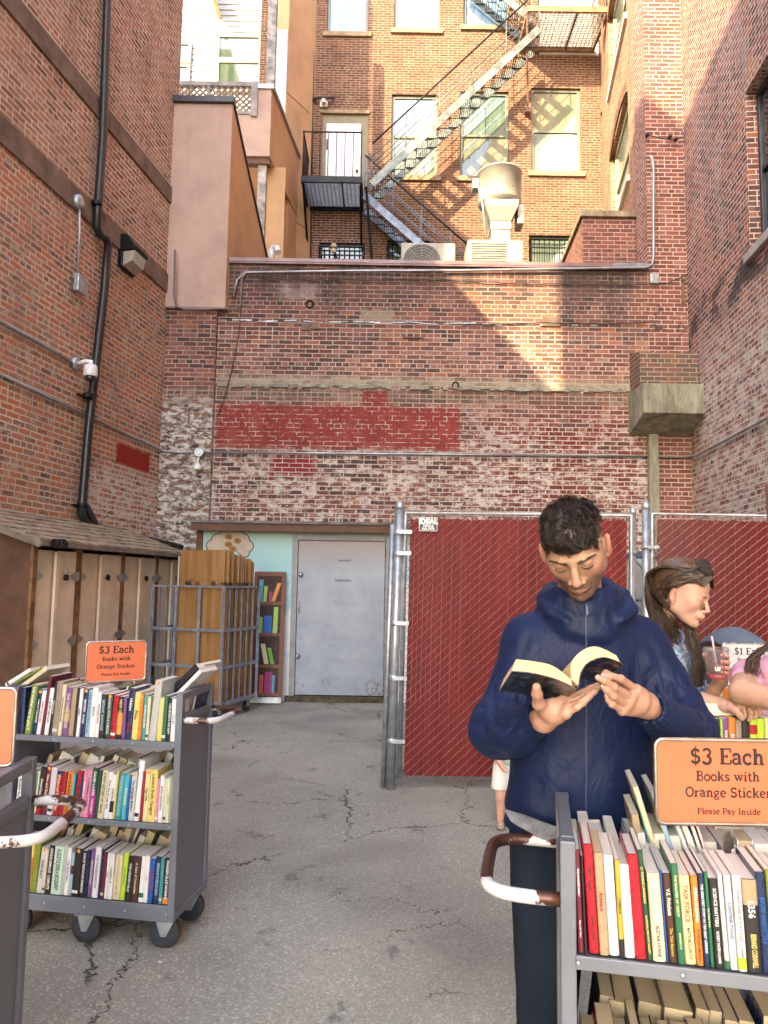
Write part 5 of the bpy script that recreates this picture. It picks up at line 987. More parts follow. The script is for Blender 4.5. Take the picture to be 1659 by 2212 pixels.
# ================================================================ slab serif lettering for the price signs
def _arc(cx, cy, rx, ry, a0, a1, n=14): return [(cx+rx*math.cos(R(a0+(a1-a0)*i/n)), cy+ry*math.sin(R(a0+(a1-a0)*i/n))) for i in range(n+1)]
def _hs(x, y, w=.17): return ([(x-w, y), (x+w, y)], .085)
TK, TN = .17, .10
GL = {
 'E': (.80, [([(.2, .03), (.2, .97)], TK), ([(.04, .955), (.74, .955)], .09), ([(.04, .045), (.76, .045)], .09), ([(.2, .5), (.52, .5)], .09), ([(.71, .97), (.71, .72)], .09), ([(.73, .03), (.73, .30)], .09), ([(.5, .38), (.5, .62)], .08)]),
 'a': (.66, [(_arc(.27, .46, .2, .19, 160, 10)+[(.47, .1)], .15), (_arc(.27, .2, .2, .16, 70, 330), .12), ([(.45, .12), (.5, .045), (.62, .045)], .09), ([(.08, .5), (.16, .52)], .13)]),
 'c': (.62, [(_arc(.34, .34, .26, .30, 50, 320), .14), ([(.46, .52), (.56, .5)], .15)]),
 'h': (.80, [([(.2, .03), (.2, .98)], TK), ([(.2, .42)]+_arc(.4, .42, .18, .2, 150, 0)+[(.58, .05)], .15), _hs(.2, .04), _hs(.6, .04), ([(.04, .96), (.2, .96)], .085)]),
 'n': (.80, [([(.2, .03), (.2, .64)], TK), ([(.2, .42)]+_arc(.4, .42, .18, .2, 150, 0)+[(.58, .05)], .15), _hs(.2, .04), _hs(.6, .04), ([(.04, .62), (.2, .62)], .085)]),
 'B': (.82, [([(.2, .03), (.2, .97)], TK), ([(.04, .955), (.42, .955)]+_arc(.44, .74, .2, .21, 90, -90)+[(.2, .53)], .12), ([(.2, .52), (.46, .52)]+_arc(.48, .285, .22, .24, 90, -90)+[(.04, .045)], .12)]),
 'o': (.70, [(_arc(.35, .33, .26, .3, 0, 360, 26), .14)]),
 'O': (.90, [(_arc(.45, .5, .36, .46, 0, 360, 30), .15)]),
 'k': (.78, [([(.2, .03), (.2, .98)], TK), ([(.2, .26), (.56, .6)], .1), ([(.36, .42), (.6, .06)], .14), _hs(.2, .04), _hs(.62, .04, .14), _hs(.58, .62, .14), ([(.04, .96), (.2, .96)], .085)]),
 's': (.58, [(_arc(.29, .48, .18, .15, 20, 250)+_arc(.28, .18, .2, .15, 85, -160), .125)]),
 'S': (.74, [(_arc(.37, .72, .24, .23, 20, 250)+_arc(.36, .27, .26, .23, 80, -160), .15), ([(.63, .98), (.63, .72)], .07), ([(.1, .02), (.1, .3)], .07)]),
 'w': (1.0, [([(.12, .62), (.32, .04)], .15), ([(.32, .04), (.5, .6)], .09), ([(.5, .6), (.68, .04)], .15), ([(.68, .04), (.88, .62)], .09), _hs(.14, .62), _hs(.5, .62, .12), _hs(.86, .62, .14)]),
 'W': (1.2, [([(.14, .95), (.38, .04)], .16), ([(.38, .04), (.6, .9)], .1), ([(.6, .9), (.82, .04)], .16), ([(.82, .04), (1.06, .95)], .1), _hs(.16, .96), _hs(.6, .96, .12), _hs(1.04, .96)]),
 'i': (.42, [([(.21, .03), (.21, .64)], TK), _hs(.21, .04), ([(.05, .62), (.21, .62)], .085), ([(.13, .88), (.29, .88)], .16)]),
 'l': (.42, [([(.21, .03), (.21, .98)], TK), _hs(.21, .04), ([(.05, .96), (.21, .96)], .085)]),
 'I': (.48, [([(.24, .03), (.24, .97)], TK), _hs(.24, .045, .2), _hs(.24, .955, .2)]),
 't': (.52, [([(.22, .86), (.22, .2)]+_arc(.36, .2, .14, .15, 180, 330), .14), ([(.05, .62), (.46, .62)], .09)]),
 'r': (.60, [([(.2, .03), (.2, .64)], TK), ([(.2, .38)]+_arc(.38, .38, .18, .22, 160, 50), .12), _hs(.2, .04, .19), ([(.04, .62), (.2, .62)], .085), ([(.44, .54), (.54, .54)], .13)]),
 'g': (.68, [(_arc(.3, .42, .2, .19, 0, 360, 20), .12), (_arc(.32, -.09, .24, .13, 0, 360, 20), .1), ([(.2, .24), (.12, .12), (.3, .08)], .1), ([(.44, .58), (.62, .62)], .09)]),
 'e': (.66, [([(.1, .35), (.56, .35)], .09), (_arc(.34, .33, .25, .3, 5, 315), .135)]),
 'y': (.74, [([(.14, .62), (.37, .08)], .15), ([(.6, .62), (.32, -.1), (.2, -.22), (.1, -.2)], .1), _hs(.15, .62, .14), _hs(.6, .62, .13)]),
 'P': (.76, [([(.2, .03), (.2, .97)], TK), ([(.04, .955), (.42, .955)]+_arc(.44, .7, .22, .255, 90, -90)+[(.2, .445)], .12), _hs(.22, .045, .2)]),
 'd': (.76, [([(.56, .98), (.56, .05)], TK), (_arc(.33, .33, .23, .3, 40, 320), .13), ([(.42, .96), (.56, .96)], .085), ([(.56, .045), (.7, .045)], .085)]),
 'R': (.84, [([(.2, .03), (.2, .97)], TK)]),
 '$': (.72, [(_arc(.35, .70, .22, .2, 15, 250)+_arc(.34, .29, .24, .21, 80, -165), .14), ([(.35, 1.1), (.35, -.1)], .07)]),
 '3': (.70, [(_arc(.33, .73, .22, .21, 160, -90), .13), (_arc(.32, .27, .25, .245, 90, -160), .15)]),
 '1': (.56, [([(.3, .03), (.3, .97)], .16), _hs(.3, .045, .22), ([(.3, .95), (.1, .8)], .1)]),
 ' ': (.42, [])}
def slab_text(txt, cap, x0, z0, y, parent, mat, mtx, name='lettering'):
    """centred text; cap = capital height in metres; local plane x, z facing -y"""
    wd = sum(GL[c][0] for c in txt)*cap; b = MB(mtx); x = x0-wd/2; k = 0
    for ch in txt:
        adv, strokes = GL[ch]
        for pts, w_ in strokes:
            k = (k+1) % 9; L, Rr = [], []; n = len(pts)
            for i in range(n):
                a = Vector(pts[max(0, i-1)]); c = Vector(pts[min(n-1, i+1)]); d = (c-a).normalized(); nn = Vector((-d.y, d.x))*w_*.62; p = Vector(pts[i])
                L.append(p+nn); Rr.append(p-nn)
            vs = [(x+p.x*cap, y-k*.00003, z0+p.y*cap) for p in L+Rr]
            b.add(vs, [(i, i+n, i+n+1, i+1) for i in range(n-1)])
        x += adv*cap
    return b.build(name, mat, parent, uv=False)
m_ink = plain('sign_ink', (.012, .010, .012), .5)
t = NT('orange_card'); t.set(col=t.ramp(t.noise(t.obj(), 5, 3), [(.3, (.58, .145, .062)), (.7, (.62, .155, .07))]), rough=.35, coat=.2); m_or = t.m; m_wc = plain('white_card', (.70, .70, .70), .3, coat=.4)
m_chrome = plain('chrome', (.55, .54, .52), .22, .95, var=.15, vscale=10)
m_cart = None
def cartpaint():
    t = NT('blue_grey_cart_paint'); p = t.obj(); n = t.noise(p, 3, 5); c = t.ramp(n, [(.3, (.125, .14, .17)), (.7, (.185, .205, .24))])
    sc = t.noise(p, 22, 6, .75); c = t.mix(t.mr(sc, .66, .70, 0, .8), c, (.07, .06, .055)); c = t.mix(t.mr(t.noise(p, 9, 5, .7), .62, .7, 0, .4), c, (.30, .31, .33))
    t.set(col=c, rough=t.mr(n, .3, .7, .35, .55), metal=.15, normal=t.bump(t.noise(p, 40, 4), .15, .003)); return t.m
m_cart = cartpaint()
def wornpipe():
    t = NT('worn_white_handle'); p = t.obj(); n = t.noise(p, 22, 6, .7); big = t.noise(p, 6, 3); k = t.ma('ADD', t.ma('MULTIPLY', n, .28), t.ma('MULTIPLY', t.noise(p, 4.2, 2), .80))
    m = t.mr(k, .525, .535); c = t.mix(m, (.62, .61, .60), (.10, .045, .03)); t.set(col=c, rough=.35, metal=t.ma('MULTIPLY', m, .5), normal=t.bump(t.ma('SUBTRACT', 1.0, m), .3, .002)); return t.m
m_pipe = wornpipe()
m_tyre = plain('rubber_tyre', (.035, .037, .042), .7, var=.3, vscale=12); m_hub = plain('hub_blue_black', (.03, .04, .06), .4)
# ================================================================ book trucks
class Cart:
    """O: near front corner of the end that carries the handle seen; el: along the shelf; ed: into depth"""
    zs = (.874, .529, .193); zt = 1.083; dep = .36
    def __init__(s, O, el, L, label, handles=(0,), name='book_cart'):
        s.O = Vector((O[0], O[1], 0)); s.el = Vector((el[0], el[1], 0)).normalized()
        s.ed = Vector((-s.el.y, s.el.x, 0)); 
        if s.ed.y < 0: s.ed = -s.ed
        s.L = L; mi = on(s.O); s.e = thing(name, label, 'book cart', s.O); P = s.P; e = s.e
        for k, u in enumerate((0, L)):
            g = 1 if k == 0 else -1; b = MB(mi)
            for v in (0, s.dep-.03): b.prism([P(u, v, .125), P(u+g*.03, v, .125), P(u+g*.03, v+.03, .125), P(u, v+.03, .125)], (0, 0, s.zt-.125))
            for za, zb in ((s.zt-.03, s.zt+.001), (.955, .985), (.127, .16)): b.prism([P(u+g*.002, .03, za), P(u+g*.028, .03, za), P(u+g*.028, s.dep-.03, za), P(u+g*.002, s.dep-.03, za)], (0, 0, zb-za))
            b.build('end_frame', m_cart, e, bevel=.003)
            b = MB(mi); b.prism([P(u+g*.010, .03, .16), P(u+g*.014, .03, .16), P(u+g*.014, s.dep-.03, .16), P(u+g*.010, s.dep-.03, .16)], (0, 0, .795)); b.build('end_panel', m_cart, e)
            if k in handles:
                pts = []; o_ = -g; za, zb = 1.0, .955
                ctrl = [(0, .015), (.06, .012), (.115, .02), (.145, .05), (.15, .10), (.15, s.dep-.10), (.145, s.dep-.05), (.115, s.dep-.02), (.06, s.dep-.012), (0, s.dep-.015)]
                for a, v in ctrl: pts.append(P(u+o_*a, v, .968+.0*a))
                # smooth the bends
                q = [pts[0]]
                for i in range(len(pts)-1): q += [pts[i].lerp(pts[i+1], f) for f in (.33, .66, 1)]
                for _ in range(2): q = [q[0]]+[(q[i-1]+q[i]*2+q[i+1])/4 for i in range(1, len(q)-1)]+[q[-1]]
                b = MB(mi); b.tube(q, .0135, 12); b.build('handle', m_pipe, e)
        for i, z in enumerate(s.zs):
            b = MB(mi); lip = .026 if i < 2 else .068
            b.prism([P(.028, -.002, z-lip), P(L-.028, -.002, z-lip), P(L-.028, .006, z-lip), P(.028, .006, z-lip)], (0, 0, lip)); b.prism([P(.028, s.dep-.006, z-lip), P(L-.028, s.dep-.006, z-lip), P(L-.028, s.dep+.002, z-lip), P(.028, s.dep+.002, z-lip)], (0, 0, lip))
            b.prism([P(.028, .006, z-.012), P(L-.028, .006, z-.012), P(L-.028, s.dep-.006, z-.012), P(.028, s.dep-.006, z-.012)], (0, 0, .006)); 
            b.build('shelf', m_cart, e, bevel=.002)
            b = MB(mi); b.prism([P(.03, s.dep/2-.001, z-.006), P(L-.03, s.dep/2-.001, z-.006), P(L-.03, s.dep/2+.001, z-.006), P(.03, s.dep/2+.001, z-.006)], (0, 0, .05 if i == 0 else .09)); b.build('divider', m_cart, e)
            for k in range(5):
                b = MB(mi); c_ = P(L*(.04+.23*k), -.002, z-lip*.5); b.lathe([(.0055, 0), (.005, .002), (.002, .0035)], c_, -s.ed, 8); b.build('rivet', M['galv'], e)
        for u, v in ((.06, .05), (L/2, .03), (L-.06, .05), (.06, s.dep-.05), (L-.06, s.dep-.05)):
            big = .066; c_ = P(u, v, big); ax = (s.ed*.985+s.el*.17).normalized() if u != L/2 else s.ed; b = MB(mi)
            b.lathe([(big*.6, -.017), (big*.93, -.017), (big, -.011), (big, .011), (big*.93, .017), (big*.6, .017)], c_, ax, 32); w_ = b.build('wheel', m_tyre, e)
            b = MB(mi); b.lathe([(big*.66, -.019), (big*.55, -.013), (big*.2, -.016), (big*.2, .016), (big*.55, .013), (big*.66, .019)], c_, ax, 24); b.build('rim', m_hub, w_)
            t_ = ax.cross(Vector((0, 0, 1))).normalized(); top = .125
            for g in (-1, 1): b = MB(mi); q0 = c_+ax*g*.024; b.prism([q0+t_*x+Vector((0, 0, z-big)) for x, z in ((-.012, big-.012), (.012, big-.012), (.045, top-.004), (-.035, top-.004))], ax*g*.003); b.build('fork', M['galv'], w_)
            b = MB(mi); b.prism([P(u-.045, v-.035, top-.006), P(u+.045, v-.035, top-.006), P(u+.045, v+.035, top-.006), P(u-.045, v+.035, top-.006)], (0, 0, .006)); b.cyl(c_-ax*.028, c_+ax*.028, .007, 8); b.build('castor_plate', M['galv'], w_)
    def P(s, u, v, z): return s.O+s.el*u+s.ed*v+Vector((0, 0, z))
def price_sign(c_, yaw, lines, card, label, w_=.28, h_=.18, foot=None):
    m4 = T(Vector(c_)) @ Rot('Z', yaw); e = thing('price_sign', label, 'sign', (0, 0, 0), M4=m4)
    b = MB(); r = .016
    def rr(w2, h2, r): 
        pts = []
        for cx, cz, a0 in ((w2-r, h2-r, 0), (-w2+r, h2-r, 90), (-w2+r, -h2+r, 180), (w2-r, -h2+r, 270)): pts += [(cx+r*math.cos(R(a0+k*18)), 0, cz+r*math.sin(R(a0+k*18))) for k in range(6)]
        return pts
    b.tube(rr(w_/2, h_/2, r), .0048, 8, closed=True); b.build('sign_frame', m_chrome, e)
    b = MB(); b.prism([(x, .0015, z) for x, y, z in rr(w_/2-.002, h_/2-.002, r)][::-1], (0, -.003, 0)); b.build('card', card, e)
    for txt, cap, z in lines: slab_text(txt, cap, 0, z, -.0019, e, m_ink, None)
    b = MB(); zf = foot-c_[2]; b.bar((0, .006, -h_/2+.004), (0, .006, zf), .022, .004, up=(0, 1, 0)); b.bx((-.03, .0, -h_/2-.012), (.03, .012, -h_/2+.002)); b.bx((-.06, -.03, zf), (.06, .04, zf+.004)); b.build('stand', m_chrome, e, bevel=.001)
    return e
# ================================================================ books
COL = dict(navy=(.015, .03, .09), black=(.012, .012, .014), green=(.02, .13, .06), olive=(.20, .24, .03), lime=(.42, .62, .03), white=(.70, .70, .68), cream=(.62, .55, .36), maroon=(.13, .012, .03), red=(.36, .012, .025), taupe=(.28, .22, .17), purple=(.17, .07, .22), brown=(.06, .025, .018), skyblue=(.30, .46, .56), yellow=(.68, .55, .16), orange=(.65, .20, .03), teal=(.04, .27, .26), grey=(.42, .44, .42), blue=(.02, .10, .34), pink=(.60, .24, .34), turquoise=(.05, .42, .46), mustard=(.50, .34, .04), tan=(.36, .27, .16), mint=(.45, .62, .50), silver=(.5, .52, .52), magenta=(.36, .02, .22), darkgreen=(.01, .07, .035), darkred=(.28, .01, .02), charcoal=(.04, .042, .045), paleyellow=(.66, .60, .30))
CW = dict(skyblue='pale blue', darkgreen='dark green', darkred='dark red', paleyellow='pale yellow')
BM = {}
def bookmat(k):
    if k not in BM: BM[k] = plain('cover_'+k, COL[k], rnd.choice((.3, .4, .5)), var=.1, vscale=14, coat=.15)
    return BM[k]
t = NT('page_edges'); p = t.obj(); x, y, z = t.sep(p); ln = t.n('TexWave', wave_type='BANDS', bands_direction='X'); t.put(ln.inputs['Vector'], p); ln.inputs['Scale'].default_value = 190; ln.inputs['Distortion'].default_value = 1.5
t.set(col=t.mix(t.ma('MULTIPLY', ln.outputs[1], .55), t.ramp(t.noise(p, 3, 3), [(.3, (.66, .62, .53)), (.7, (.76, .74, .68))]), (.46, .41, .33)), rough=.9); m_pages = t.m
t = NT('old_page_edges'); p = t.obj(); ln = t.n('TexWave', wave_type='BANDS', bands_direction='X'); t.put(ln.inputs['Vector'], p); ln.inputs['Scale'].default_value = 190; ln.inputs['Distortion'].default_value = 1.5
t.set(col=t.mix(t.ma('MULTIPLY', ln.outputs[1], .5), (.55, .44, .27), (.36, .27, .15)), rough=.9); m_pages2 = t.m
m_stick = plain('orange_sticker', (.8, .3, .04), .5, var=.02)
book_log = []
def book(base, ex, ed, col, th, h, d, title='', tcol='white', lean=0, tip=0, group='', where='', band=None, hard=False, old=False, size=1.0, sans=0, sticker=False, art=None, sub=None, m3=None):
    """base: foot of the spine's left edge; ex along the shelf (left to right for the reader), ed depth away from the reader"""
    ex, ed = Vector(ex).normalized(), Vector(ed).normalized(); up = Vector((0, 0, 1))
    m3 = m3 or Matrix((ex, ed, up)).transposed().to_4x4(); m4 = T(Vector(base)) @ m3 @ Rot('Y', lean) @ Rot('X', tip)
    sp = min(th*.22, .004); cvr = .0022 if hard else .0009
    me = MB(); prof = [(0, .004), (th*.10, .0012), (th*.3, 0), (th*.7, 0), (th*.9, .0012), (th, .004)]
    outer = [(th, d)]+[(th, .004)]+prof[::-1][1:-1]+[(0, .004), (0, d)]; inner = [(cvr, d), (cvr, .004+cvr), (th-cvr, .004+cvr), (th-cvr, d)]
    n = len(outer); b = len(me.v)
    loop = outer+inner; vs = [(x, y, 0) for x, y in loop]+[(x, y, h) for x, y in loop]; m = len(loop)
    fs = [(i, (i+1) % m, (i+1) % m+m, i+m) for i in range(m)]
    me.add(vs, [f[::-1] for f in fs]); 
    # caps: boards and spine strips
    def cap(z, flip):
        A = [(0, .004), (cvr, .004+cvr), (cvr, d), (0, d)]; B = [(th-cvr, .004+cvr), (th, .004), (th, d), (th-cvr, d)]; C = prof+[(th-cvr, .004+cvr), (cvr, .004+cvr)]
        for q in (A, B, C):
            vs = [(x, y, z) for x, y in q]; me.add(vs, [list(range(len(q)))[::(-1 if flip else 1)]])
    cap(h, False); cap(0, True)
    mats = [bookmat(col)]
    o = me.build('book', mats, uv=False); o.matrix_world = m4; tag(o, None, 'book', group)
    g = .003 if hard else .0
    pb = MB(); pb.bx((cvr, .004+cvr+.0002, .0006+g), (th-cvr, d-.0012-g, h-.0006-g)); pb.build('pages', m_pages2 if old else m_pages, o, uv=False)
    if band:
        bc, z0, z1 = band; q = MB(); q.add([(x*1.0, y-.0003, z) for z in (z0*h, z1*h) for x, y in prof], [(i, i+1, i+7, i+6) for i in range(5)]); q.build('spine_band', bookmat(bc), o, uv=False)
    if title and th > .007:
        sz = min(th*.62*size, .03); mt = text_mesh(title, sz, bold=sz*.025 if sans == 0 else 0); 
        xs_ = [v.co.x for v in mt.vertices]
        if xs_:
            wd = max(xs_)-min(xs_); lim = h*(.86 if not sub else .5)
            s_ = min(1, lim/wd) if wd > 0 else 1
            mt.materials.clear(); mt.materials.append(bookmat(tcol)); to = bpy.data.objects.new('lettering', mt); link(to, o)
            to.matrix_local = T(th/2, -.0006, h*(.52 if not sub else .68)) @ Rot('X', 90) @ Rot('Z', -90) @ Matrix.Diagonal((s_, 1, 1, 1))
        if sub:
            mt = text_mesh(sub, sz*.8, bold=sz*.02); wd = max(v.co.x for v in mt.vertices)-min(v.co.x for v in mt.vertices); s_ = min(1, h*.36/wd); mt.materials.clear(); mt.materials.append(bookmat(art or tcol)); to = bpy.data.objects.new('lettering', mt); link(to, o); to.matrix_local = T(th/2, -.0006, h*.23) @ Rot('X', 90) @ Rot('Z', -90) @ Matrix.Diagonal((s_, 1, 1, 1))
    elif th > .012 and rnd.random() < .5:
        q = MB(); q.add([(x, y-.0004, z) for z in (h*.07, h*.13) for x, y in prof[1:5]], [(i, i+1, i+5, i+4) for i in range(3)]); q.build('publisher_mark', bookmat(rnd.choice(('white', 'black', 'cream', 'silver')) if col not in ('white', 'cream') else 'black'), o, uv=False)
    if sticker:
        q = MB(); q.box((th*.55, -.0008, h*.95), (min(.014, th*.8), .0006, .012), Rot('Y', 45 if rnd.random() < .5 else 5).to_3x3()); q.build('sticker', m_stick, o, uv=False)
    book_log.append(dict(o=o, col=col, th=th, h=h, where=where, band=band, title=title, lean=lean, d=d, tcol=tcol))
    return o
def shelf_row(cart, zi, spec, where, group, u_from, back=False, lean0=0.0, backrow=False, right=True):
    """lay a row of books along a shelf. spec: list of dicts. u grows along el"""
    u = u_from; z = cart.zs[zi]+.001
    for s_ in spec:
        s_ = dict(s_); gap = s_.pop('gap', .0008); th = s_['th']; lean = s_.get('lean', lean0); s_['lean'] = lean
        run = th/max(.5, math.cos(R(lean))) + gap; dd = s_.get('d', .14)
        s_['d'] = min(dd, cart.dep/2-.012) if not s_.pop('deep', False) else dd
        jit = s_.pop('out', rnd.uniform(0, .006))
        if not back:
            # reader stands on the near side; left to right is -el when el points left
            ex = cart.el if cart.el.x > 0 else -cart.el
            base = cart.P(u, .008+jit, z) if cart.el.x > 0 else cart.P(u+run, .008+jit, z)
            book(base, ex, cart.ed, where=where, group=group, **s_)
        else:
            # spines face away; fore edges face the camera
            ex = -cart.el if cart.el.x > 0 else cart.el
            base = cart.P(u+run, cart.dep-.008-jit, z) if cart.el.x > 0 else cart.P(u, cart.dep-.008-jit, z)
            book(base, ex, -cart.ed, where=where, group=group, **s_)
        u += run
    return u
def B(col, th, h, title='', tcol='white', **k): return dict(col=col, th=th/1000, h=h/1000, title=title, tcol=tcol, **k)
def randbooks(n, total, hmin=.17, hmax=.235, cols=None, tip=(0, 0), old=.25, lean=(0, 0), seed=1):
    r = random.Random(seed); out = []; ths = [r.uniform(.010, .032) for _ in range(n)]; k = total/sum(ths)
    for t_ in ths: out.append(dict(col=r.choice(cols or list(COL)), th=t_*k, h=r.uniform(hmin, hmax), d=r.uniform(.12, .165), lean=r.uniform(*lean), tip=r.uniform(*tip), old=r.random() < old, hard=r.random() < .4))
    return out
# ---- left cart
c1_ = Cart((-.868, 3.285), (-.9867, .162), .825, 'blue grey book cart with three full shelves standing in the left of the yard', handles=(0,))
# books in reading order, left to right
TOP1 = [B('navy', 18, 205), B('olive', 27, 222, 'Indy another way to play !!', lean=7, sticker=False), B('green', 8, 214, lean=6), B('navy', 16, 200, '4 AM AT THE DOCKS', lean=6, sticker=True), B('white', 20, 196, 'ORRS OF CARE', 'red', lean=6), B('maroon', 14, 262, lean=6, deep=True, d=.165),
 B('white', 20, 208, 'A QUIET HISTORY', 'black', lean=5), B('black', 13, 238, 'EARTH SONGS', lean=5), B('taupe', 26, 240, lean=4, hard=True), B('cream', 17, 226, 'What Remains Essential', 'black', lean=4, old=True), B('purple', 26, 214, 'THE CARD READER', 'cream', lean=3, band=('tan', .3, .55)), B('tan', 22, 210, lean=3), B('black', 13, 214, lean=3), B('white', 15, 210, 'RISEBU', 'navy', lean=3), B('navy', 20, 212, 'BRODEN   Ruritan', lean=3, sticker=True), B('skyblue', 18, 206, 'DREAMS AND MONEY IN BERLIN VILLAGE', 'navy', lean=3), B('white', 24, 218, 'BERLIN', 'black', lean=2.5, size=.8), B('white', 17, 200, 'HOWARD ZINN', 'darkred', lean=2.5), B('black', 24, 190, 'MOSAIC RADNOR', 'skyblue', lean=2), B('darkgreen', 24, 192, 'DONEGAL POITIN & A BRIDGE', 'silver', lean=2, sticker=True), B('red', 24, 188, '', lean=3), B('black', 24, 182, 'NEW ORLEANS 1984', 'yellow', lean=2, band=('orange', .1, .62)), B('purple', 14, 178, lean=1), B('navy', 27, 222, 'Hidden', 'white', lean=3, sub='Heroes', art='red'),
 B('yellow', 25, 205, 'Pinky', 'black', lean=3, size=1.1), B('orange', 15, 196, lean=2, old=True, sticker=True), B('teal', 18, 195, 'WOMAN ON FIRE', 'white', lean=2), B('cream', 13, 188, lean=2), B('grey', 30, 262, lean=5, deep=True, d=.17, sticker=True), B('yellow', 23, 186, 'MISS DEL RIO', 'cream', lean=3, sticker=False, size=1.1), B('green', 17, 194, lean=2), B('black', 19, 186, 'THE SECRETS WE KEPT', 'white', lean=2), B('white', 19, 184, 'SNOBB', 'teal', lean=1)]
MID1 = [B('white', 23, 184, 'Another Red Sea', 'navy', lean=3), B('skyblue', 12, 178, lean=3), B('turquoise', 26, 186, 'dooce FAULKNER', 'cream', lean=5), B('teal', 18, 178, lean=5), B('paleyellow', 8, 186, lean=4), B('black', 22, 206, 'Cloud Dancers', lean=5, band=('red', 0, .12)), B('maroon', 24, 212, 'New and Easy Way', 'cream', lean=5, sticker=True), B('white', 26, 204, '', lean=4, band=('silver', .02, .98)), B('red', 25, 192, 'Wildwood Chronicles', 'cream', lean=4, band=('navy', .9, 1)), B('darkred', 18, 190, 'S', 'cream', lean=4), B('orange', 26, 192, 'HARUKI MURAKAMI  POROUS', 'black', lean=5, old=True), B('turquoise', 10, 184, lean=4), B('red', 20, 200, 'Pale Raider', 'black', lean=7), B('navy', 12, 180, lean=5, band=('orange', .2, .4)), B('pink', 16, 206, 'COMING OF AGE', 'white', lean=4), B('pink', 20, 208, 'A Confession of Faults', 'navy', lean=4), B('magenta', 23, 216, 'DAVID LASKIN', 'white', lean=4, sub='THE FAMILY', band=('darkgreen', .55, 1)), B('darkgreen', 15, 206, lean=4), B('cream', 24, 208, 'A NEW HISTORY OF TRAVEL', 'black', lean=5, hard=True), B('white', 20, 200, 'Pinto Boy & Lady Gee', 'black', lean=5), B('white', 18, 190, 'PORTRAITS', 'black', lean=4, band=('black', .15, .4)), B('yellow', 8, 206, lean=4), B('teal', 25, 198, 'WASHINGTON SQUARE', 'skyblue', lean=5), B('turquoise', 19, 192, 'EUROPEANS', 'white', lean=4), B('blue', 11, 180, lean=4), B('silver', 22, 204, 'The Language Makers', 'black', lean=3, hard=True, sticker=True), B('white', 22, 258, '', lean=4), B('darkred', 14, 212, lean=2), B('paleyellow', 20, 220, 'Tiger Hills', 'black', lean=2, sticker=True), B('yellow', 30, 222, 'Letters from Yangon', 'brown', lean=2), B('pink', 12, 180, lean=2), B('white', 17, 198, 'MONO ANTHRENA', 'black', lean=2), B('cream', 13, 186, lean=1.5), B('mint', 13, 190, 'FOREVER', 'teal', lean=1), B('tan', 11, 204, lean=1)]
BOT1 = [B('white', 24, 214, 'The End of the Age of Wonders', 'black', lean=5), B('white', 16, 208, 'AFTER THE VICTORIANS', 'teal', lean=5), B('cream', 16, 206, lean=5), B('blue', 9, 196, lean=5), B('yellow', 16, 210, 'LA CASA', 'black', lean=4, band=('orange', .3, .7)), B('olive', 25, 230, '', lean=4, sticker=True), B('silver', 24, 194, 'PORTRAIT', 'black', lean=5, hard=True, sticker=True), B('cream', 11, 186, lean=4), B('black', 24, 206, 'ARTHUR RIMBAUD  COMPLETE', 'white', lean=4), B('mint', 42, 204, 'AUGUSTUS JOHN A BIOGRAPHY', 'black', lean=3), B('grey', 13, 212, lean=3), B('white', 18, 202, 'THE ANATOMY', 'blue', lean=3), B('skyblue', 13, 180, lean=3, band=('brown', .5, .7)), B('black', 30, 202, '', lean=3, sticker=True), B('black', 22, 194, 'SON OF THE ROUGH DIAMOND', 'white', lean=3), B('navy', 12, 198, lean=2), B('purple', 17, 206, 'THE FOUNDATION', 'cream', lean=3), B('white', 24, 214, 'THE PARADOXICON', 'navy', lean=3, size=.9), B('navy', 12, 206, lean=3), B('maroon', 14, 196, lean=3), B('white', 12, 192, 'KING', 'red', lean=3), B('white', 20, 192, 'I HEARD IT', 'green', lean=2), B('cream', 30, 188, 'A Field Guide to the Night Sky', 'tan', lean=3, size=.6), B('lime', 20, 198, 'HEAVY PETTING', 'green', lean=4, size=.7), B('black', 25, 190, 'THE HIDDEN HILLS', 'white', lean=4, size=.8), B('brown', 30, 190, 'A Case of Curiosities', 'cream', lean=3, size=.7), B('white', 19, 192, '', lean=3, band=('green', .1, .2)), B('white', 17, 194, 'Aria', 'pink', lean=2), B('blue', 20, 184, 'ALMOST GONE', 'red', lean=3), B('navy', 24, 194, 'BREAKTHROUGH', 'skyblue', lean=3), B('teal', 14, 188, lean=2), B('black', 24, 192, 'WARREN ELLIS NORMAL', 'white', lean=2, band=('orange', 0, .14))]
G1 = 'secondhand books on the left book cart'
def fit(spec, total):
    s_ = sum(x['th']+.0008 for x in spec); k = total/s_
    for x in spec: x['th'] *= k
    return spec
for zi, sp, nm in ((0, TOP1, 'top shelf of the left cart'), (1, MID1, 'middle shelf of the left cart'), (2, BOT1, 'bottom shelf of the left cart')):
    fit(sp, .75); shelf_row(c1_, zi, [dict(x) for x in sp[::-1]], nm, G1, .034)
PALE = ['white', 'cream', 'grey', 'taupe', 'skyblue', 'tan', 'navy', 'black', 'darkred', 'olive']
shelf_row(c1_, 0, randbooks(30, .73, .18, .22, PALE, lean=(-16, -6), old=.15, seed=3), 'back row of the left cart top shelf', G1, .05, back=True)
shelf_row(c1_, 1, randbooks(20, .66, .20, .26, PALE, lean=(-26, -18), old=.5, seed=4), 'back row of the left cart middle shelf', G1, .10, back=True)
shelf_row(c1_, 2, randbooks(20, .66, .20, .26, PALE, lean=(-26, -18), old=.5, seed=5), 'back row of the left cart bottom shelf', G1, .10, back=True)
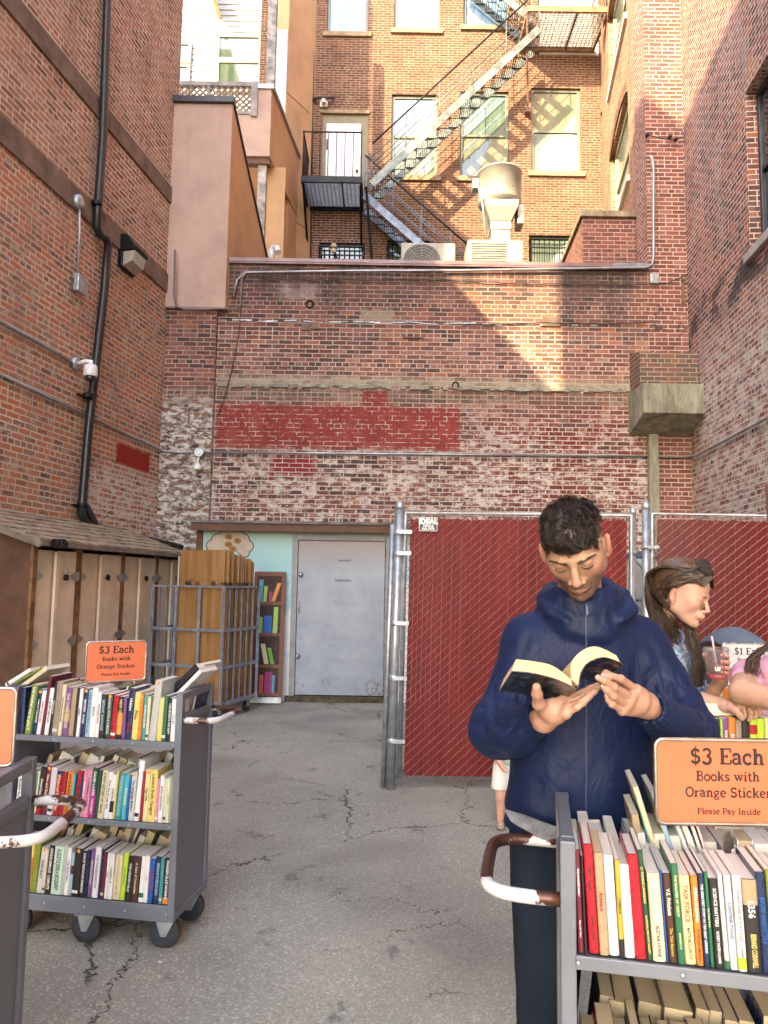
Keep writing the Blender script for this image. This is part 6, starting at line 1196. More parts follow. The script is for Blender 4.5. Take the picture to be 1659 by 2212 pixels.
# loose books lying across the top of the left cart
def loose(px, py, Y, ex, ed, col, th, h, d, where, lean=0, tip=0, **k):
    p = at(px, py, Y); book(p, ex, ed, col, th, h, d, where=where, group=G1, lean=lean, tip=tip, **k)
loose(378, 1493, 3.50, (.9, -.3, 0), (.3, .9, 0), 'cream', .014, .20, .15, 'top shelf end of the left cart', lean=46)
loose(372, 1505, 3.44, (.9, -.3, 0), (.3, .9, 0), 'white', .02, .19, .14, 'top shelf end of the left cart', lean=46)
loose(352, 1500, 3.46, (.9, -.3, 0), (.3, .9, 0), 'black', .03, .22, .15, 'top shelf end of the left cart', lean=48)
loose(45, 1478, 3.5, (.9, -.25, 0), (.25, .9, 0), 'cream', .02, .16, .16, 'far left end of the left cart top', lean=56)
loose(30, 1474, 3.62, (.9, -.25, 0), (.25, .9, 0), 'olive', .010, .17, .17, 'far left end of the left cart top', lean=62)
loose(10, 1476, 3.66, (.9, -.25, 0), (.25, .9, 0), 'white', .02, .16, .17, 'far left end of the left cart top', lean=60)
price_sign(c1_.P(.42, .18, 1.192), 30, [('$3 Each', .034, .038), ('Books with', .019, .003), ('Orange Sticker', .019, -.032), ('Please Pay Inside', .0125, -.065)], m_or, 'orange price sign of the left cart among its books, in a chrome frame', .27, .185, foot=c1_.zs[0]+.06)
# ---- right cart, close to the camera
c2_ = Cart((.354, 1.494), (.9786, -.2057), .82, 'blue grey book cart at the lower right, in front of the reading man', handles=(0,))
G2 = 'secondhand books on the right book cart'
TOP2 = [B('maroon', 13, 238, 'THE JAPANESE FAMILY', 'white', size=.8, lean=-2, sub='Diana Adis Tahhan'), B('black', 6, 225, lean=-2, gap=.004), B('red', 23, 252, 'WEST   Lesnick', 'black', lean=-3, hard=True, size=.6, sub='BEING A LAWYER'), B('tan', 21, 236, 'Antaeus', 'darkred', lean=-3, old=True), B('white', 22, 230, 'Antaeus', 'silver', lean=-3, size=.8, sub='Autumn, 1985'), B('mustard', 11, 222, 'CYMBELINE', 'black', lean=-2.5, band=('black', 0, .18)), B('white', 22, 212, 'Philosophy in a New Key', 'skyblue', lean=-3, hard=True, size=.5, sub='Langer'), B('red', 25, 238, 'Antaeus', 'darkred', lean=-4, size=.7, hard=True), B('darkgreen', 12, 250, 'Sir THOMAS LAWRENCE', 'yellow', lean=-4.5, sub='NATIONAL PORTRAIT GALLERY'), B('cream', 28, 200, 'THE FALL OF PARIS', 'silver', lean=-3.5, sub='ALISTAIR HORNE', art='black', size=.8), B('blue', 5, 208, lean=-3.5), B('brown', 18, 200, 'V.S. Pritchett', 'white', lean=-3.5, sub='The Tale Bearers', art='mustard'), B('green', 16, 226, 'THE REALITIES OF CREDIT', 'paleyellow', lean=-3.5, sub='MINNESOTA', size=.8), B('paleyellow', 23, 200, 'TASK FORCE', 'darkred', lean=-3.5, sub='MARTIN MIDDLEBROOK', art='charcoal'), B('orange', 15, 200, 'STEFAN BUIJSMAN', 'white', lean=-3, sub='PLUSES AND MINUSES', art='black'), B('navy', 12, 208, 'THE GREATEST STORY IN TEN EASY LESSONS', 'white', lean=-3), B('green', 9, 212, 'The Winter Beach', 'cream', lean=-3), B('black', 20, 198, 'SCIENCE MATTERS', 'white', lean=-3, sub='ROBERT HAZEN & JAMES', size=.8), B('white', 10, 212, '', lean=-3.5, band=('green', .0, .09)), B('silver', 16, 210, 'CONTRIBUTIONS', 'blue', lean=-3), B('white', 18, 212, 'CONVERSATIONS WITH A POCKET GOPHER', 'black', lean=-2.5, size=.7, band=('lime', .02, .14)), B('black', 32, 205, '1356', 'white', lean=-2.5, sub='BERNARD CORNWELL', art='yellow', size=1.0, band=('tan', .72, 1)), B('navy', 20, 222, 'BELIEF AND STYLE', 'blue', lean=-3), B('olive', 13, 230, lean=-3), B('black', 26, 212, 'FICTION', 'white', lean=-2), B('white', 22, 208, lean=-2), B('teal', 24, 200, lean=-1), B('cream', 26, 210), B('darkred', 24, 205), B('navy', 28, 200), B('white', 26, 214), B('black', 22, 208)]
for x in TOP2: x['h'] *= .80; x['th'] *= .82
TOP2 += [B(c_, t_, h_, lean=-1) for c_, t_, h_ in (('white', 20, 170), ('navy', 18, 165), ('cream', 22, 172), ('red', 16, 160), ('teal', 20, 168), ('black', 22, 170), ('paleyellow', 14, 165))]
end = shelf_row(c2_, 0, TOP2, 'top shelf of the right cart', G2, .034, right=True)
shelf_row(c2_, 0, [dict(x, **{'lean': a}) for x, a in zip(randbooks(32, .66, .150, .178, ['white', 'white', 'skyblue', 'cream', 'silver', 'tan', 'maroon'], old=.05, seed=11), [4, 3, 4, 2, -6, 3, 4, 5, 5, 4, 3, 4, 5, 4]+[3]*18)], 'back row of the right cart top shelf', G2, .036, back=True)
shelf_row(c2_, 1, randbooks(26, .70, .15, .19, ['black', 'charcoal', 'navy', 'tan', 'brown', 'darkred', 'darkgreen', 'maroon'], lean=(-4, 1), seed=12, old=1.1), 'middle shelf of the right cart', G2, .04)
shelf_row(c2_, 1, randbooks(16, .66, .15, .18, ['black', 'brown', 'navy', 'tan', 'charcoal'], lean=(-8, -2), old=1.1, seed=13), 'back row of the right cart middle shelf', G2, .06, back=True)
# tall leaning paperbacks and bent magazines in the back row of the right cart
def rb_(u, v, lean, col, th, h, **k): book(c2_.P(u, v, c2_.zs[0]+k.pop('dz', .03)), c2_.el, c2_.ed, col, th, h, .16, lean=lean, where='leaning pile behind the right cart top row', group=G2, **k)
rb_(.185, .20, -9, 'tan', .016, .185); rb_(.222, .205, -14, 'teal', .007, .20); rb_(.234, .20, -17, 'cream', .012, .25); rb_(.250, .21, -12, 'olive', .008, .21); rb_(.264, .2, -16, 'skyblue', .012, .24)
def bent(u, th, H, bend, label, col):
    o0 = c2_.P(u, .2, c2_.zs[0]+.02); ex, ed = c2_.el, c2_.ed; b = MB(on(o0)); n = 12
    def F(f): return ex*(-bend*(f**1.7))+Vector((0, 0, H*f*(1-.10*f)))
    for m_i, (w0, w1) in enumerate(((0, th*.12), (th*.12, th*.88), (th*.88, th))):
        b.mat(0 if m_i != 1 else 1); vs = []
        for k in range(n+1):
            f = k/n; c = o0+F(f); vs += [c+ex*w0, c+ex*w1, c+ex*w1+ed*.15, c+ex*w0+ed*.15]
        b.add(vs, [(4*k+a, 4*k+(a+1) % 4, 4*k+4+(a+1) % 4, 4*k+4+a) for k in range(n) for a in range(4)]+[(0, 3, 2, 1), (4*n, 4*n+1, 4*n+2, 4*n+3)], True)
    o = b.build('magazine', [bookmat(col), m_pages], label=label, cat='magazine', group='bent magazines on the right cart', uv=False); o.location = o0
bent(.285, .009, .25, .060, 'pale blue bent magazine curling highest beside the orange sign', 'skyblue'); bent(.297, .011, .278, .070, 'thin white curled magazine behind the pale blue one', 'white'); bent(.310, .009, .270, .060, 'navy edged curled magazine nearest the orange sign frame', 'navy'); bent(.321, .006, .22, .04, 'red topped thin magazine tucked against the sign frame', 'red')
price_sign(at(1572, 1689, 1.60), 0, [('$3 Each', .0335, .036), ('Books with', .0200, .002), ('Orange Sticker', .0200, -.031), ('Please Pay Inside', .0128, -.066)], m_or, 'large orange price sign on the right cart, nearest the camera', .304, .172, foot=c2_.zs[0]+.06)
# ---- third cart cut by the left edge
c3_ = Cart((-.938, 1.755), (-1.0, -.05), .82, 'grey book cart at the left edge, seen only by its end panel and handle', handles=(0,))
G3 = 'secondhand books on the left edge cart'
shelf_row(c3_, 0, randbooks(10, .24, .17, .20, PALE, seed=21, lean=(-1, 2)), 'top shelf of the left edge cart', G3, .036)
price_sign((-1.105, 1.985, 1.185), 6, [('$3 Each', .034, .038), ('Books with', .019, .003), ('Orange Sticker', .019, -.032), ('Please Pay Inside', .0125, -.065)], m_or, 'orange price sign cut by the left edge of the picture', .27, .20, foot=c3_.zs[0]+.06)
# ---- two carts behind the man
Cart.zs = (.918, .529, .193); Cart.zt = 1.11
c4_ = Cart((.98, 2.56), (.99, .10), .86, 'book cart behind the reading man, under the hand of the woman', handles=())
G4 = 'books on the cart under the woman hand'
R4 = [B('white', 34, 215), B('darkgreen', 26, 213, 'AXRIENS'), B('lime', 8, 212), B('purple', 22, 214, 'MAKING THE PENAL'), B('orange', 24, 217, 'BANNED TAKE', 'white'), B('taupe', 22, 210), B('black', 28, 216, 'DEFEND', 'white', size=1.1), B('lime', 28, 214, 'THE BLUE', 'black', band=('red', .75, .9)), B('lime', 26, 212, 'BIDDY', 'yellow'), B('paleyellow', 34, 214, 'AMERICAN POET', 'tan'), B('maroon', 30, 216, 'FAMILY HISTORY', 'pink'), B('maroon', 18, 215, 'IRISH REVIVAL', 'white'), B('white', 24, 205), B('navy', 22, 210), B('cream', 24, 205), B('green', 24, 212)]
shelf_row(c4_, 0, R4, 'top shelf of the cart under the woman hand', G4, .13)
p = c4_.P(.10, .19, c4_.zs[0]+.262); book(p, (0, 0, 1), c4_.el, 'yellow', .042, .15, .20, title='', where='flat on the books under the woman hand', group=G4, m3=Matrix((Vector((0, 0, -1)), c4_.el*1.0, c4_.ed*-1.0)).transposed().to_4x4())
Cart.zs = (.874, .529, .193)
c5_ = Cart((1.42, 3.62), (1, .06), .86, 'book cart with the white price sign by the dark red gate', handles=())
G5 = 'books on the one dollar cart'
R5 = [B('cream', 26, 220, 'TO MI', 'black'), B('orange', 34, 222, "The Sense", 'white'), B('mint', 26, 216, 'REMARKS', 'black'), B('silver', 20, 214, 'LIBRARIES AND BOOKS', 'black'), B('turquoise', 24, 222, 'MUTUA', 'navy'), B('darkgreen', 22, 212), B('white', 24, 205), B('black', 24, 212), B('cream', 26, 205), B('navy', 24, 210), B('white', 24, 205)]
shelf_row(c5_, 0, R5, 'top shelf of the one dollar cart', G5, .22)
p = c5_.P(.42, -.10, c5_.zs[0]+.05)
price_sign((at(1612, 1440, 3.7).x+.03, 3.72, at(1612, 1437, 3.7).z), 0, [('$1 Each', .034, .05), ('Books with', .019, .015), ('White Sticker', .019, -.02), ('Please Pay Inside', .0125, -.062)], m_wc, 'white one dollar price sign on the farthest cart at right', .27, .21, foot=c5_.zs[0]+.06)
# ---- give each book a label that singles it out
ords = ['first', 'second', 'third', 'fourth', 'fifth', 'sixth', 'seventh', 'eighth', 'ninth', 'tenth', 'eleventh', 'twelfth', 'thirteenth', 'fourteenth', 'fifteenth', 'sixteenth', 'seventeenth', 'eighteenth', 'nineteenth', 'twentieth']
used_l = set()
rows_ = {}
for r_ in book_log: rows_.setdefault(r_['where'], []).append(r_)
def sx(o):
    p = o.matrix_world.translation-CAM; return p.dot(c_r)/p.dot(c_f)
for wh, L_ in rows_.items():
    L_.sort(key=lambda r: sx(r['o'])); cw = lambda r: CW.get(r['col'], r['col'])
    for i, r in enumerate(L_):
        szw = 'thin' if r['th'] < .012 else 'thick' if r['th'] > .027 else 'tall' if r['h'] > .225 else ''
        desc = (szw+' '+cw(r)+' book').strip()
        l_, n_ = (L_[i-1] if i else None), (L_[i+1] if i+1 < len(L_) else None)
        W = wh.replace('the ', '')
        nb = ('between %s and %s' % (cw(l_), cw(n_))) if l_ and n_ else ('left end' if n_ else 'right end')
        cands = ['%s %s, %s' % (desc, nb, W)]
        same = [q for q in L_ if q['col'] == r['col']]; k = same.index(r)
        cands += ['%s %s%s book from the left, %s' % (ords[min(k, 19)], cw(r), '', W)]
        k2 = i if i < len(L_)/2 else len(L_)-1-i; side = 'left' if i < len(L_)/2 else 'right'
        cands += ['%s, %s from %s, %s' % (desc, ords[min(k2, 19)], side, W)]
        if wh.startswith('back') or len(L_) < 8: cands = cands[1:]
        for c_ in cands:
            if c_ not in used_l and 4 <= len(c_.split()) <= 16: break
        used_l.add(c_); r['o']['label'] = c_
# ================================================================ figures: smooth fields turned into continuous skins
class Field:
    def __init__(s, lo, hi, h):
        s.lo = np.array(lo, dtype=np.float64); s.h = h; n = np.ceil((np.array(hi)-s.lo)/h).astype(int)+1; s.n = n
        s.F = np.full(tuple(n), 1.0, dtype=np.float32)
    def win(s, lo, hi):
        a = np.clip(np.floor((np.array(lo)-s.lo)/s.h).astype(int), 0, s.n); b = np.clip(np.ceil((np.array(hi)-s.lo)/s.h).astype(int)+1, 0, s.n)
        if np.any(b <= a): return None
        sl = tuple(slice(a[i], b[i]) for i in range(3)); ax = [s.lo[i]+s.h*np.arange(a[i], b[i]) for i in range(3)]
        return sl, np.meshgrid(*ax, indexing='ij', sparse=True)
    def apply(s, fn, lo, hi, k, op='u'):
        m = 0.012+k*1.5; w = s.win(np.array(lo)-m, np.array(hi)+m)
        if w is None: return
        sl, (X, Y, Z) = w; d = fn(X, Y, Z).astype(np.float32); F = s.F[sl]
        if op == 'u':
            if k > 0: h = np.clip(.5+.5*(F-d)/k, 0, 1); s.F[sl] = F*(1-h)+d*h-k*h*(1-h)
            else: s.F[sl] = np.minimum(F, d)
        elif op == 's':
            if k > 0: h = np.clip(.5-.5*(F+d)/k, 0, 1); s.F[sl] = F*(1-h)+(-d)*h+k*h*(1-h)
            else: s.F[sl] = np.maximum(F, -d)
    def cone(s, p, q, r1, r2, k=.01, op='u', flat=None):
        p = np.array(p, float); q = np.array(q, float); d = q-p; L2 = max(1e-12, d.dot(d)); rm = max(r1, r2)
        def fn(X, Y, Z):
            t = np.clip(((X-p[0])*d[0]+(Y-p[1])*d[1]+(Z-p[2])*d[2])/L2, 0, 1)
            return np.sqrt((X-p[0]-t*d[0])**2+(Y-p[1]-t*d[1])**2+(Z-p[2]-t*d[2])**2)-(r1+(r2-r1)*t)
        s.apply(fn, np.minimum(p, q)-rm, np.maximum(p, q)+rm, k, op)
    def chain(s, pts, rs, k=.01, op='u'):
        for i in range(len(pts)-1): s.cone(pts[i], pts[i+1], rs[i], rs[i+1], k if i == 0 else min(k, .006) if op == 'u' else k, op)
    def ell(s, c, r, k=.01, op='u', rot=None):
        c = np.array(c, float); r = np.array(r, float); A = np.eye(3) if rot is None else np.array(rot.to_3x3()).T; rm = r.max()
        def fn(X, Y, Z):
            x, y, z = X-c[0], Y-c[1], Z-c[2]; u = (A[0, 0]*x+A[0, 1]*y+A[0, 2]*z)/r[0]; v = (A[1, 0]*x+A[1, 1]*y+A[1, 2]*z)/r[1]; w = (A[2, 0]*x+A[2, 1]*y+A[2, 2]*z)/r[2]
            k0 = np.sqrt(u*u+v*v+w*w); k1 = np.sqrt((u/r[0])**2+(v/r[1])**2+(w/r[2])**2)+1e-9; return k0*(k0-1)/k1
        s.apply(fn, c-rm, c+rm, k, op)
    def cut(s, fn):
        ax = [s.lo[i]+s.h*np.arange(s.n[i]) for i in range(3)]; X, Y, Z = np.meshgrid(*ax, indexing='ij', sparse=True); s.F = np.maximum(s.F, fn(X, Y, Z).astype(np.float32))
    def mesh(s):
        F = s.F; F[0], F[-1] = 1, 1; F[:, 0], F[:, -1] = 1, 1; F[:, :, 0], F[:, :, -1] = 1, 1
        I = F < 0; nx, ny, nz = F.shape
        c = np.zeros((nx-1, ny-1, nz-1), np.uint8); S = lambda a, n: slice(a, n-1+a)
        for i in (0, 1):
            for j in (0, 1):
                for k in (0, 1): c += I[S(i, nx), S(j, ny), S(k, nz)]
        act = np.argwhere((c > 0) & (c < 8)); ids = np.full(c.shape, -1, np.int64); ids[act[:, 0], act[:, 1], act[:, 2]] = np.arange(len(act))
        pos = np.zeros((len(act), 3)); cnt = np.zeros(len(act))
        cor = [(i, j, k) for i in (0, 1) for j in (0, 1) for k in (0, 1)]
        for a in cor:
            for ax in range(3):
                if a[ax]: continue
                b = list(a); b[ax] = 1; fa = F[act[:, 0]+a[0], act[:, 1]+a[1], act[:, 2]+a[2]]; fb = F[act[:, 0]+b[0], act[:, 1]+b[1], act[:, 2]+b[2]]
                m = (fa < 0) != (fb < 0); t = np.where(m, fa/(fa-fb+1e-20), 0)
                p = np.tile(np.array(a, float), (len(act), 1)); p[:, ax] += t; pos[m] += p[m]; cnt[m] += 1
        V = (act+pos/cnt[:, None])*s.h+s.lo; Q = []
        for ax in range(3):
            o = [1 if i != ax else 0 for i in range(3)]; sl0 = tuple(slice(o[i], (nx, ny, nz)[i]-1) for i in range(3)); sl1 = tuple(slice(o[i]+(1 if i == ax else 0), (nx, ny, nz)[i]-1+(1 if i == ax else 0)) for i in range(3))
            A, Bm = I[sl0], I[sl1]; e = np.argwhere(A != Bm)+np.array(o); a1, a2 = (ax+1) % 3, (ax+2) % 3; st = A[tuple((e-np.array(o)).T)]
            q = []
            for (d1, d2) in ((-1, -1), (0, -1), (0, 0), (-1, 0)):
                g = e.copy(); g[:, a1] += d1; g[:, a2] += d2; q.append(ids[g[:, 0], g[:, 1], g[:, 2]])
            q = np.stack(q, 1); q[~st] = q[~st][:, ::-1]; Q.append(q)
        return V, np.concatenate(Q)
def smooth_verts(V, Q, it=2, f=.5):
    n = len(V); e = np.concatenate([Q[:, [0, 1]], Q[:, [1, 2]], Q[:, [2, 3]], Q[:, [3, 0]]]); e = np.concatenate([e, e[:, ::-1]])
    deg = np.bincount(e[:, 0], minlength=n)[:, None]
    for _ in range(it):
        acc = np.stack([np.bincount(e[:, 0], weights=V[e[:, 1], a], minlength=n) for a in range(3)], 1); V = V*(1-f)+acc/np.maximum(deg, 1)*f
    return V
def vnormals(V, Q):
    a = np.cross(V[Q[:, 2]]-V[Q[:, 0]], V[Q[:, 3]]-V[Q[:, 1]]); N = np.zeros_like(V)
    for i in range(4):
        for c in range(3): N[:, c] += np.bincount(Q[:, i], weights=a[:, c], minlength=len(V))
    return N/(np.linalg.norm(N, axis=1)[:, None]+1e-12)
def skin_obj(name, parts, mats, parent, M4=None, pick=None):
    """parts: list of (V, Q); one mesh object"""
    off = 0; VV = []; QQ = []
    for V, Q in parts: VV.append(V); QQ.append(Q+off); off += len(V)
    V = np.concatenate(VV); Q = np.concatenate(QQ); me = bpy.data.meshes.new(name)
    me.vertices.add(len(V)); me.vertices.foreach_set('co', V.ravel()); me.loops.add(Q.size); me.loops.foreach_set('vertex_index', Q.ravel().astype(np.int32))
    me.polygons.add(len(Q)); me.polygons.foreach_set('loop_start', np.arange(0, Q.size, 4, dtype=np.int32)); me.polygons.foreach_set('loop_total', np.full(len(Q), 4, dtype=np.int32))
    me.polygons.foreach_set('use_smooth', np.ones(len(Q), bool)); 
    for m in (mats if isinstance(mats, list) else [mats]): me.materials.append(m)
    if pick is not None: me.polygons.foreach_set('material_index', pick(V[Q].mean(1)).astype(np.int32))
    me.update(); me.validate(); o = bpy.data.objects.new(name, me); link(o, parent)
    if M4 is not None: o.matrix_local = M4
    return o
def xf(V, M4): A = np.array(M4); return V @ A[:3, :3].T + A[:3, 3]
# ---- noise for cloth
def vnoise(P, sc, seed=0):
    """cheap smooth noise from a few rotated sines"""
    r = np.random.RandomState(seed); out = np.zeros(len(P))
    for _ in range(6):
        d = r.normal(size=3); d /= np.linalg.norm(d); out += np.sin(P@d*sc*r.uniform(.7, 1.5)+r.uniform(0, 6.28))
    return out/6
def folds(P, N, lines, seed=0):
    """each line: (p0, p1, width, depth, count, spread): creases that run from p0 to p1 and fade at their ends"""
    D = np.zeros(len(P))
    for (a, b, wd, dp) in lines:
        a, b = np.array(a, float), np.array(b, float); d = b-a; L = np.linalg.norm(d); d /= L; t = (P-a)@d; q = P-a-np.outer(t, d); q -= N*np.sum(q*N, 1)[:, None]
        r = np.linalg.norm(q, axis=1); f = np.clip(t/L, 0, 1); env = np.where((t > -.3*wd) & (t < L+.3*wd), np.sin(np.pi*np.clip((t/L+.06)/1.12, 0, 1))**.6, 0); x = r/wd
        D += dp*env*(np.exp(-x*x)*1.0-.55*np.exp(-((x-1.5)/.8)**2))
    return D
def skin_material(name, col, stub=None, lips=None, extra=None, ruddy=(.48, .17, .12)):
    t = NT(name); p = t.obj(); x, y, z = t.sep(p); n = t.noise(p, 55, 4, .6); n2 = t.noise(p, 14, 3)
    c = t.ramp(n2, [(.35, tuple(a*.86 for a in col)), (.65, tuple(min(1, a*1.06) for a in col))]); c = t.mix(t.mr(n, .45, .75, 0, .25), c, ruddy)
    if extra: c = extra(t, p, x, y, z, c)
    t.set(col=c, rough=t.mr(n, .3, .7, .42, .58), spec=.4, sss=.12, normal=t.bump(t.noise(p, 420, 3), .12, .0008)); t.b.inputs['Subsurface Radius'].default_value = (1, .35, .18); t.b.inputs['Subsurface Scale'].default_value = .006
    return t.m
def blob(t, x, y, z, c, r, soft=.35):
    dx = t.ma('DIVIDE', t.ma('SUBTRACT', x, c[0]), r[0]); dy = t.ma('DIVIDE', t.ma('SUBTRACT', y, c[1]), r[1]); dz = t.ma('DIVIDE', t.ma('SUBTRACT', z, c[2]), r[2])
    d = t.ma('SQRT', t.ma('ADD', t.ma('ADD', t.ma('MULTIPLY', dx, dx), t.ma('MULTIPLY', dy, dy)), t.ma('MULTIPLY', dz, dz))); return t.mr(d, 1-soft, 1+soft, 1, 0, smooth=True)
def head_extra(male):
    def f(t, p, x, y, z, c):
        ax = t.ma('ABSOLUTE', x); fr = t.mr(y, -.05, -.07)
        c = t.mix(t.ma('MULTIPLY', blob(t, ax, y, z, (.042, -.075, -.02), (.02, .04, .018), .6), .16), c, (.50, .16, .12)); c = t.mix(t.ma('MULTIPLY', blob(t, x, y, z, (0, -.12, -.03), (.016, .03, .014), .6), .3), c, (.52, .17, .13))
        # thin darker skin round the eyes
        c = t.mix(t.ma('MULTIPLY', blob(t, ax, y, z, (.031, -.085, .004), (.022, .03, .012), .5), .32), c, (.26, .12, .09)); c = t.mix(t.ma('MULTIPLY', blob(t, ax, y, z, (.030, -.1, .0205), (.021, .03, .0036), .6), .6 if male else .5), c, (.035, .02, .014))
        if male:
            sp = t.noise(p, 480, 2, .7); s_ = t.ma('MAXIMUM', blob(t, ax, y, z, (.03, -.06, -.084), (.05, .06, .040), .3), t.ma('MAXIMUM', blob(t, ax, y, z, (.06, .0, -.05), (.018, .024, .035), .5), blob(t, ax, y, z, (.015, -.10, -.048), (.02, .03, .0075), .5)))
            s_ = t.ma('MULTIPLY', s_, t.mr(sp, .28, .58, .5, 1.0)); c = t.mix(s_, c, (.060, .034, .023))
        lip = blob(t, x, y, z, (0, -.10, -.0628), (.023, .03, .0062 if male else .009), .22); c = t.mix(t.ma('MULTIPLY', lip, .7), c, (.34, .13, .10) if male else (.50, .14, .14))
        ear = t.mr(ax, .073, .083); c = t.mix(t.ma('MULTIPLY', ear, .4), c, (.55, .17, .12)); return c
    return f
def head_field(h, male=True, neck=None, s=1.0):
    """head in its own frame: x to the picture's right, y backwards, z up, origin between the ears"""
    f = Field((-.115, -.15, -.20 if neck is None else min(-.2, neck[2]-.09)), (.115, .17 if neck is None else max(.15, neck[1]+.09), .155), h)
    j = 1.0 if male else .9
    f.ell((0, .007, .039), (.071, .085, .069), 0); f.ell((0, -.042, .040), (.063, .046, .052), .025); f.ell((0, -.034, -.010), (.061, .053, .060), .025); f.ell((0, -.036, -.048), (.050, .046, .040), .02)
    for g in (-1, 1):
        f.cone((g*.059, .012, -.015), (g*.050*j, -.008, -.055), .014, .0155, .02); f.cone((g*.050*j, -.008, -.055), (g*.016*j, -.072, -.090), .0165*j, .0155, .02)
        f.ell((g*.036, -.064, -.014), (.016, .016, .016), .03); f.ell((g*.040, -.022, -.018), (.018, .038, .044), .03)
    f.ell((0, -.045, -.070), (.043*j, .042, .032), .015); f.ell((0, -.084, -.091), (.019*j, .016, .016), .012)
    for g in (-1, 1):
        f.chain([(g*.006, -.089, .018), (g*.026, -.0885, .0225), (g*.046, -.074, .018)], [.006, .0065, .006], .016) if male else f.chain([(g*.008, -.091, .019), (g*.026, -.089, .022), (g*.044, -.076, .016)], [.006, .006, .005], .012)
        f.ell((g*.030, -.099, .009), (.016, .0120, .0085), .010, 's')
    f.ell((0, -.092, -.055), (.027, .018, .018), .012)
    nt_ = (0, -.114, -.029) if male else (0, -.113, -.027)
    f.cone((0, -.087, .014), nt_, .0085, .0100 if male else .0078, .008); f.ell(nt_, (.0112, .0095, .0092), .006) if male else f.ell(nt_, (.0105, .009, .0088), .004)
    for g in (-1, 1):
        f.ell((g*(.0138 if male else .0118), -.1015, -.035), (.0078, .0095, .0068), .005); f.ell((g*.0065, -.110, -.0425), (.0035, .005, .003), .002, 's')
        f.ell((g*.031, -.0785, .0070), (.0140, .0130, .0100), .006)            # the lowered lids over the eyes
        f.chain([(g*.0165, -.0890, .0035), (g*.031, -.0940, .0000), (g*.045, -.0830, .0025)], [.0010, .0014, .0010], .0015, 's')
    lt = .0036 if male else .0046
    f.chain([(-.0235, -.092, -.0635), (-.009, -.1045, -.0580), (0, -.1045, -.0588), (.009, -.1045, -.0580), (.0235, -.092, -.0635)], [.0018, lt, lt*.85, lt, .0018], .004)
    f.chain([(-.020, -.0925, -.0655), (0, -.1025, -.0680), (.020, -.0925, -.0655)], [.002, lt*1.25, .002], .004)
    f.chain([(-.024, -.0965, -.0645), (0, -.1100, -.0628), (.024, -.0965, -.0645)], [.0008, .0014, .0008], .0012, 's')
    f.ell((0, -.109, -.077), (.018, .006, .005), .006, 's')
    for g in (-1, 1):
        r_ = Rot('Z', g*22) @ Rot('Y', g*8); f.ell((g*.079, .006, -.014), (.0095, .018, .031), .006, 'u', r_); f.ell((g*.0875, .001, -.010), (.0055, .0105, .019), .003, 's', r_); f.ell((g*.075, -.001, -.038), (.006, .009, .009), .004)
    if neck is not None: f.cone((0, .02, -.05), neck, .052 if male else .043, .060 if male else .05, .02)
    V, Q = f.mesh(); return smooth_verts(V, Q, 1, .35)*s, Q
def curl(b, p, d, up, L, r, amp, turns, ph, n=7, seg=3):
    b.mat(rnd.choice((0, 0, 1, 1, 2)))
    """one lock: starts at p along d, curling towards up"""
    p, d, up = Vector(p), Vector(d).normalized(), Vector(up).normalized(); sd_ = d.cross(up).normalized(); pts = []; rs = []
    for i in range(n):
        f = i/(n-1); a = ph+turns*2*math.pi*f; pts.append(p+d*(L*f)+(sd_*math.cos(a)+up*math.sin(a))*amp*min(1, f*2.5)-up*0); rs.append(r*(1-.75*f))
    b.tube(pts, rs, seg, caps=False)
def hair_mat(name, c1, c2, rough=.38):
    t = NT(name); p = t.obj(); n = t.noise(p, 60, 3); c = t.ramp(n, [(.3, c1), (.7, c2)]); t.set(col=c, rough=rough, spec=.55); return t.m

def hair_set(name, dark, mid, light, rough=.38): return [hair_mat(name+'_dark', tuple(a*.6 for a in dark), dark, rough), hair_mat(name+'_mid', dark, mid, rough), hair_mat(name+'_light', mid, light, rough)]
# ================================================================ the reading man
XM = .535
def hl(p): return Vector(p)
hm = T(.478, 1.842, 1.680) @ Rot('Z', -22) @ Rot('Y', -8) @ Rot('X', 40)
man = thing('person', 'man in navy hooded windbreaker and dark jeans reading an open paperback behind the right cart', 'person', (XM, 1.98, 0)); mi = on((XM, 1.98, 0)); A_mi = np.array(mi)
neckw = hm.inverted() @ Vector((.532, 1.985, 1.44))
Vh, Qh = head_field(.0021, True, tuple(neckw)); Vh = xf(Vh, hm)
# hands: pixel and depth of each joint
def J(*a): return [at(x, y, Y) for x, y, Y in a]
def hand(f, wrist, knuck, fingers, thumb, rs=.0079, palm=.0122, fore=None):
    for i, k_ in enumerate(knuck):
        w_ = wrist.lerp(sum(knuck, Vector())/4, .0)+(k_-sum(knuck, Vector())/4)*.45; f.cone(w_, k_, .0165, palm-.0005*i, .010)
    for i in range(3): f.cone(knuck[i], knuck[i+1], palm-.002, palm-.002, .006)
    for i, (k_, fg) in enumerate(zip(knuck, fingers)):
        r0 = rs*(1, 1.03, .98, .86)[i]; pts = [k_]+fg; rr_ = [r0*1.12, r0*1.0, r0*.93, r0*.80][:len(pts)]; f.chain(pts, rr_, .0022)
        if len(fg) > 1: f.ell(fg[0], (r0*1.07,)*3, .003); f.ell(pts[-2], (r0*.99,)*3, .002)
    f.chain(thumb, [.0165, .0125, .0108, .0088], .010)
    f.ell(thumb[1], (.0128,)*3, .006)
    if fore is not None: f.cone(wrist, fore, .0235, .029, .012); f.cone(wrist, wrist.lerp(sum(knuck, Vector())/4, .5), .022, .019, .012)
def hfield(pts, h=.0017): a = np.array([list(p) for p in pts]); return Field(a.min(0)-.05, a.max(0)+.05, h)
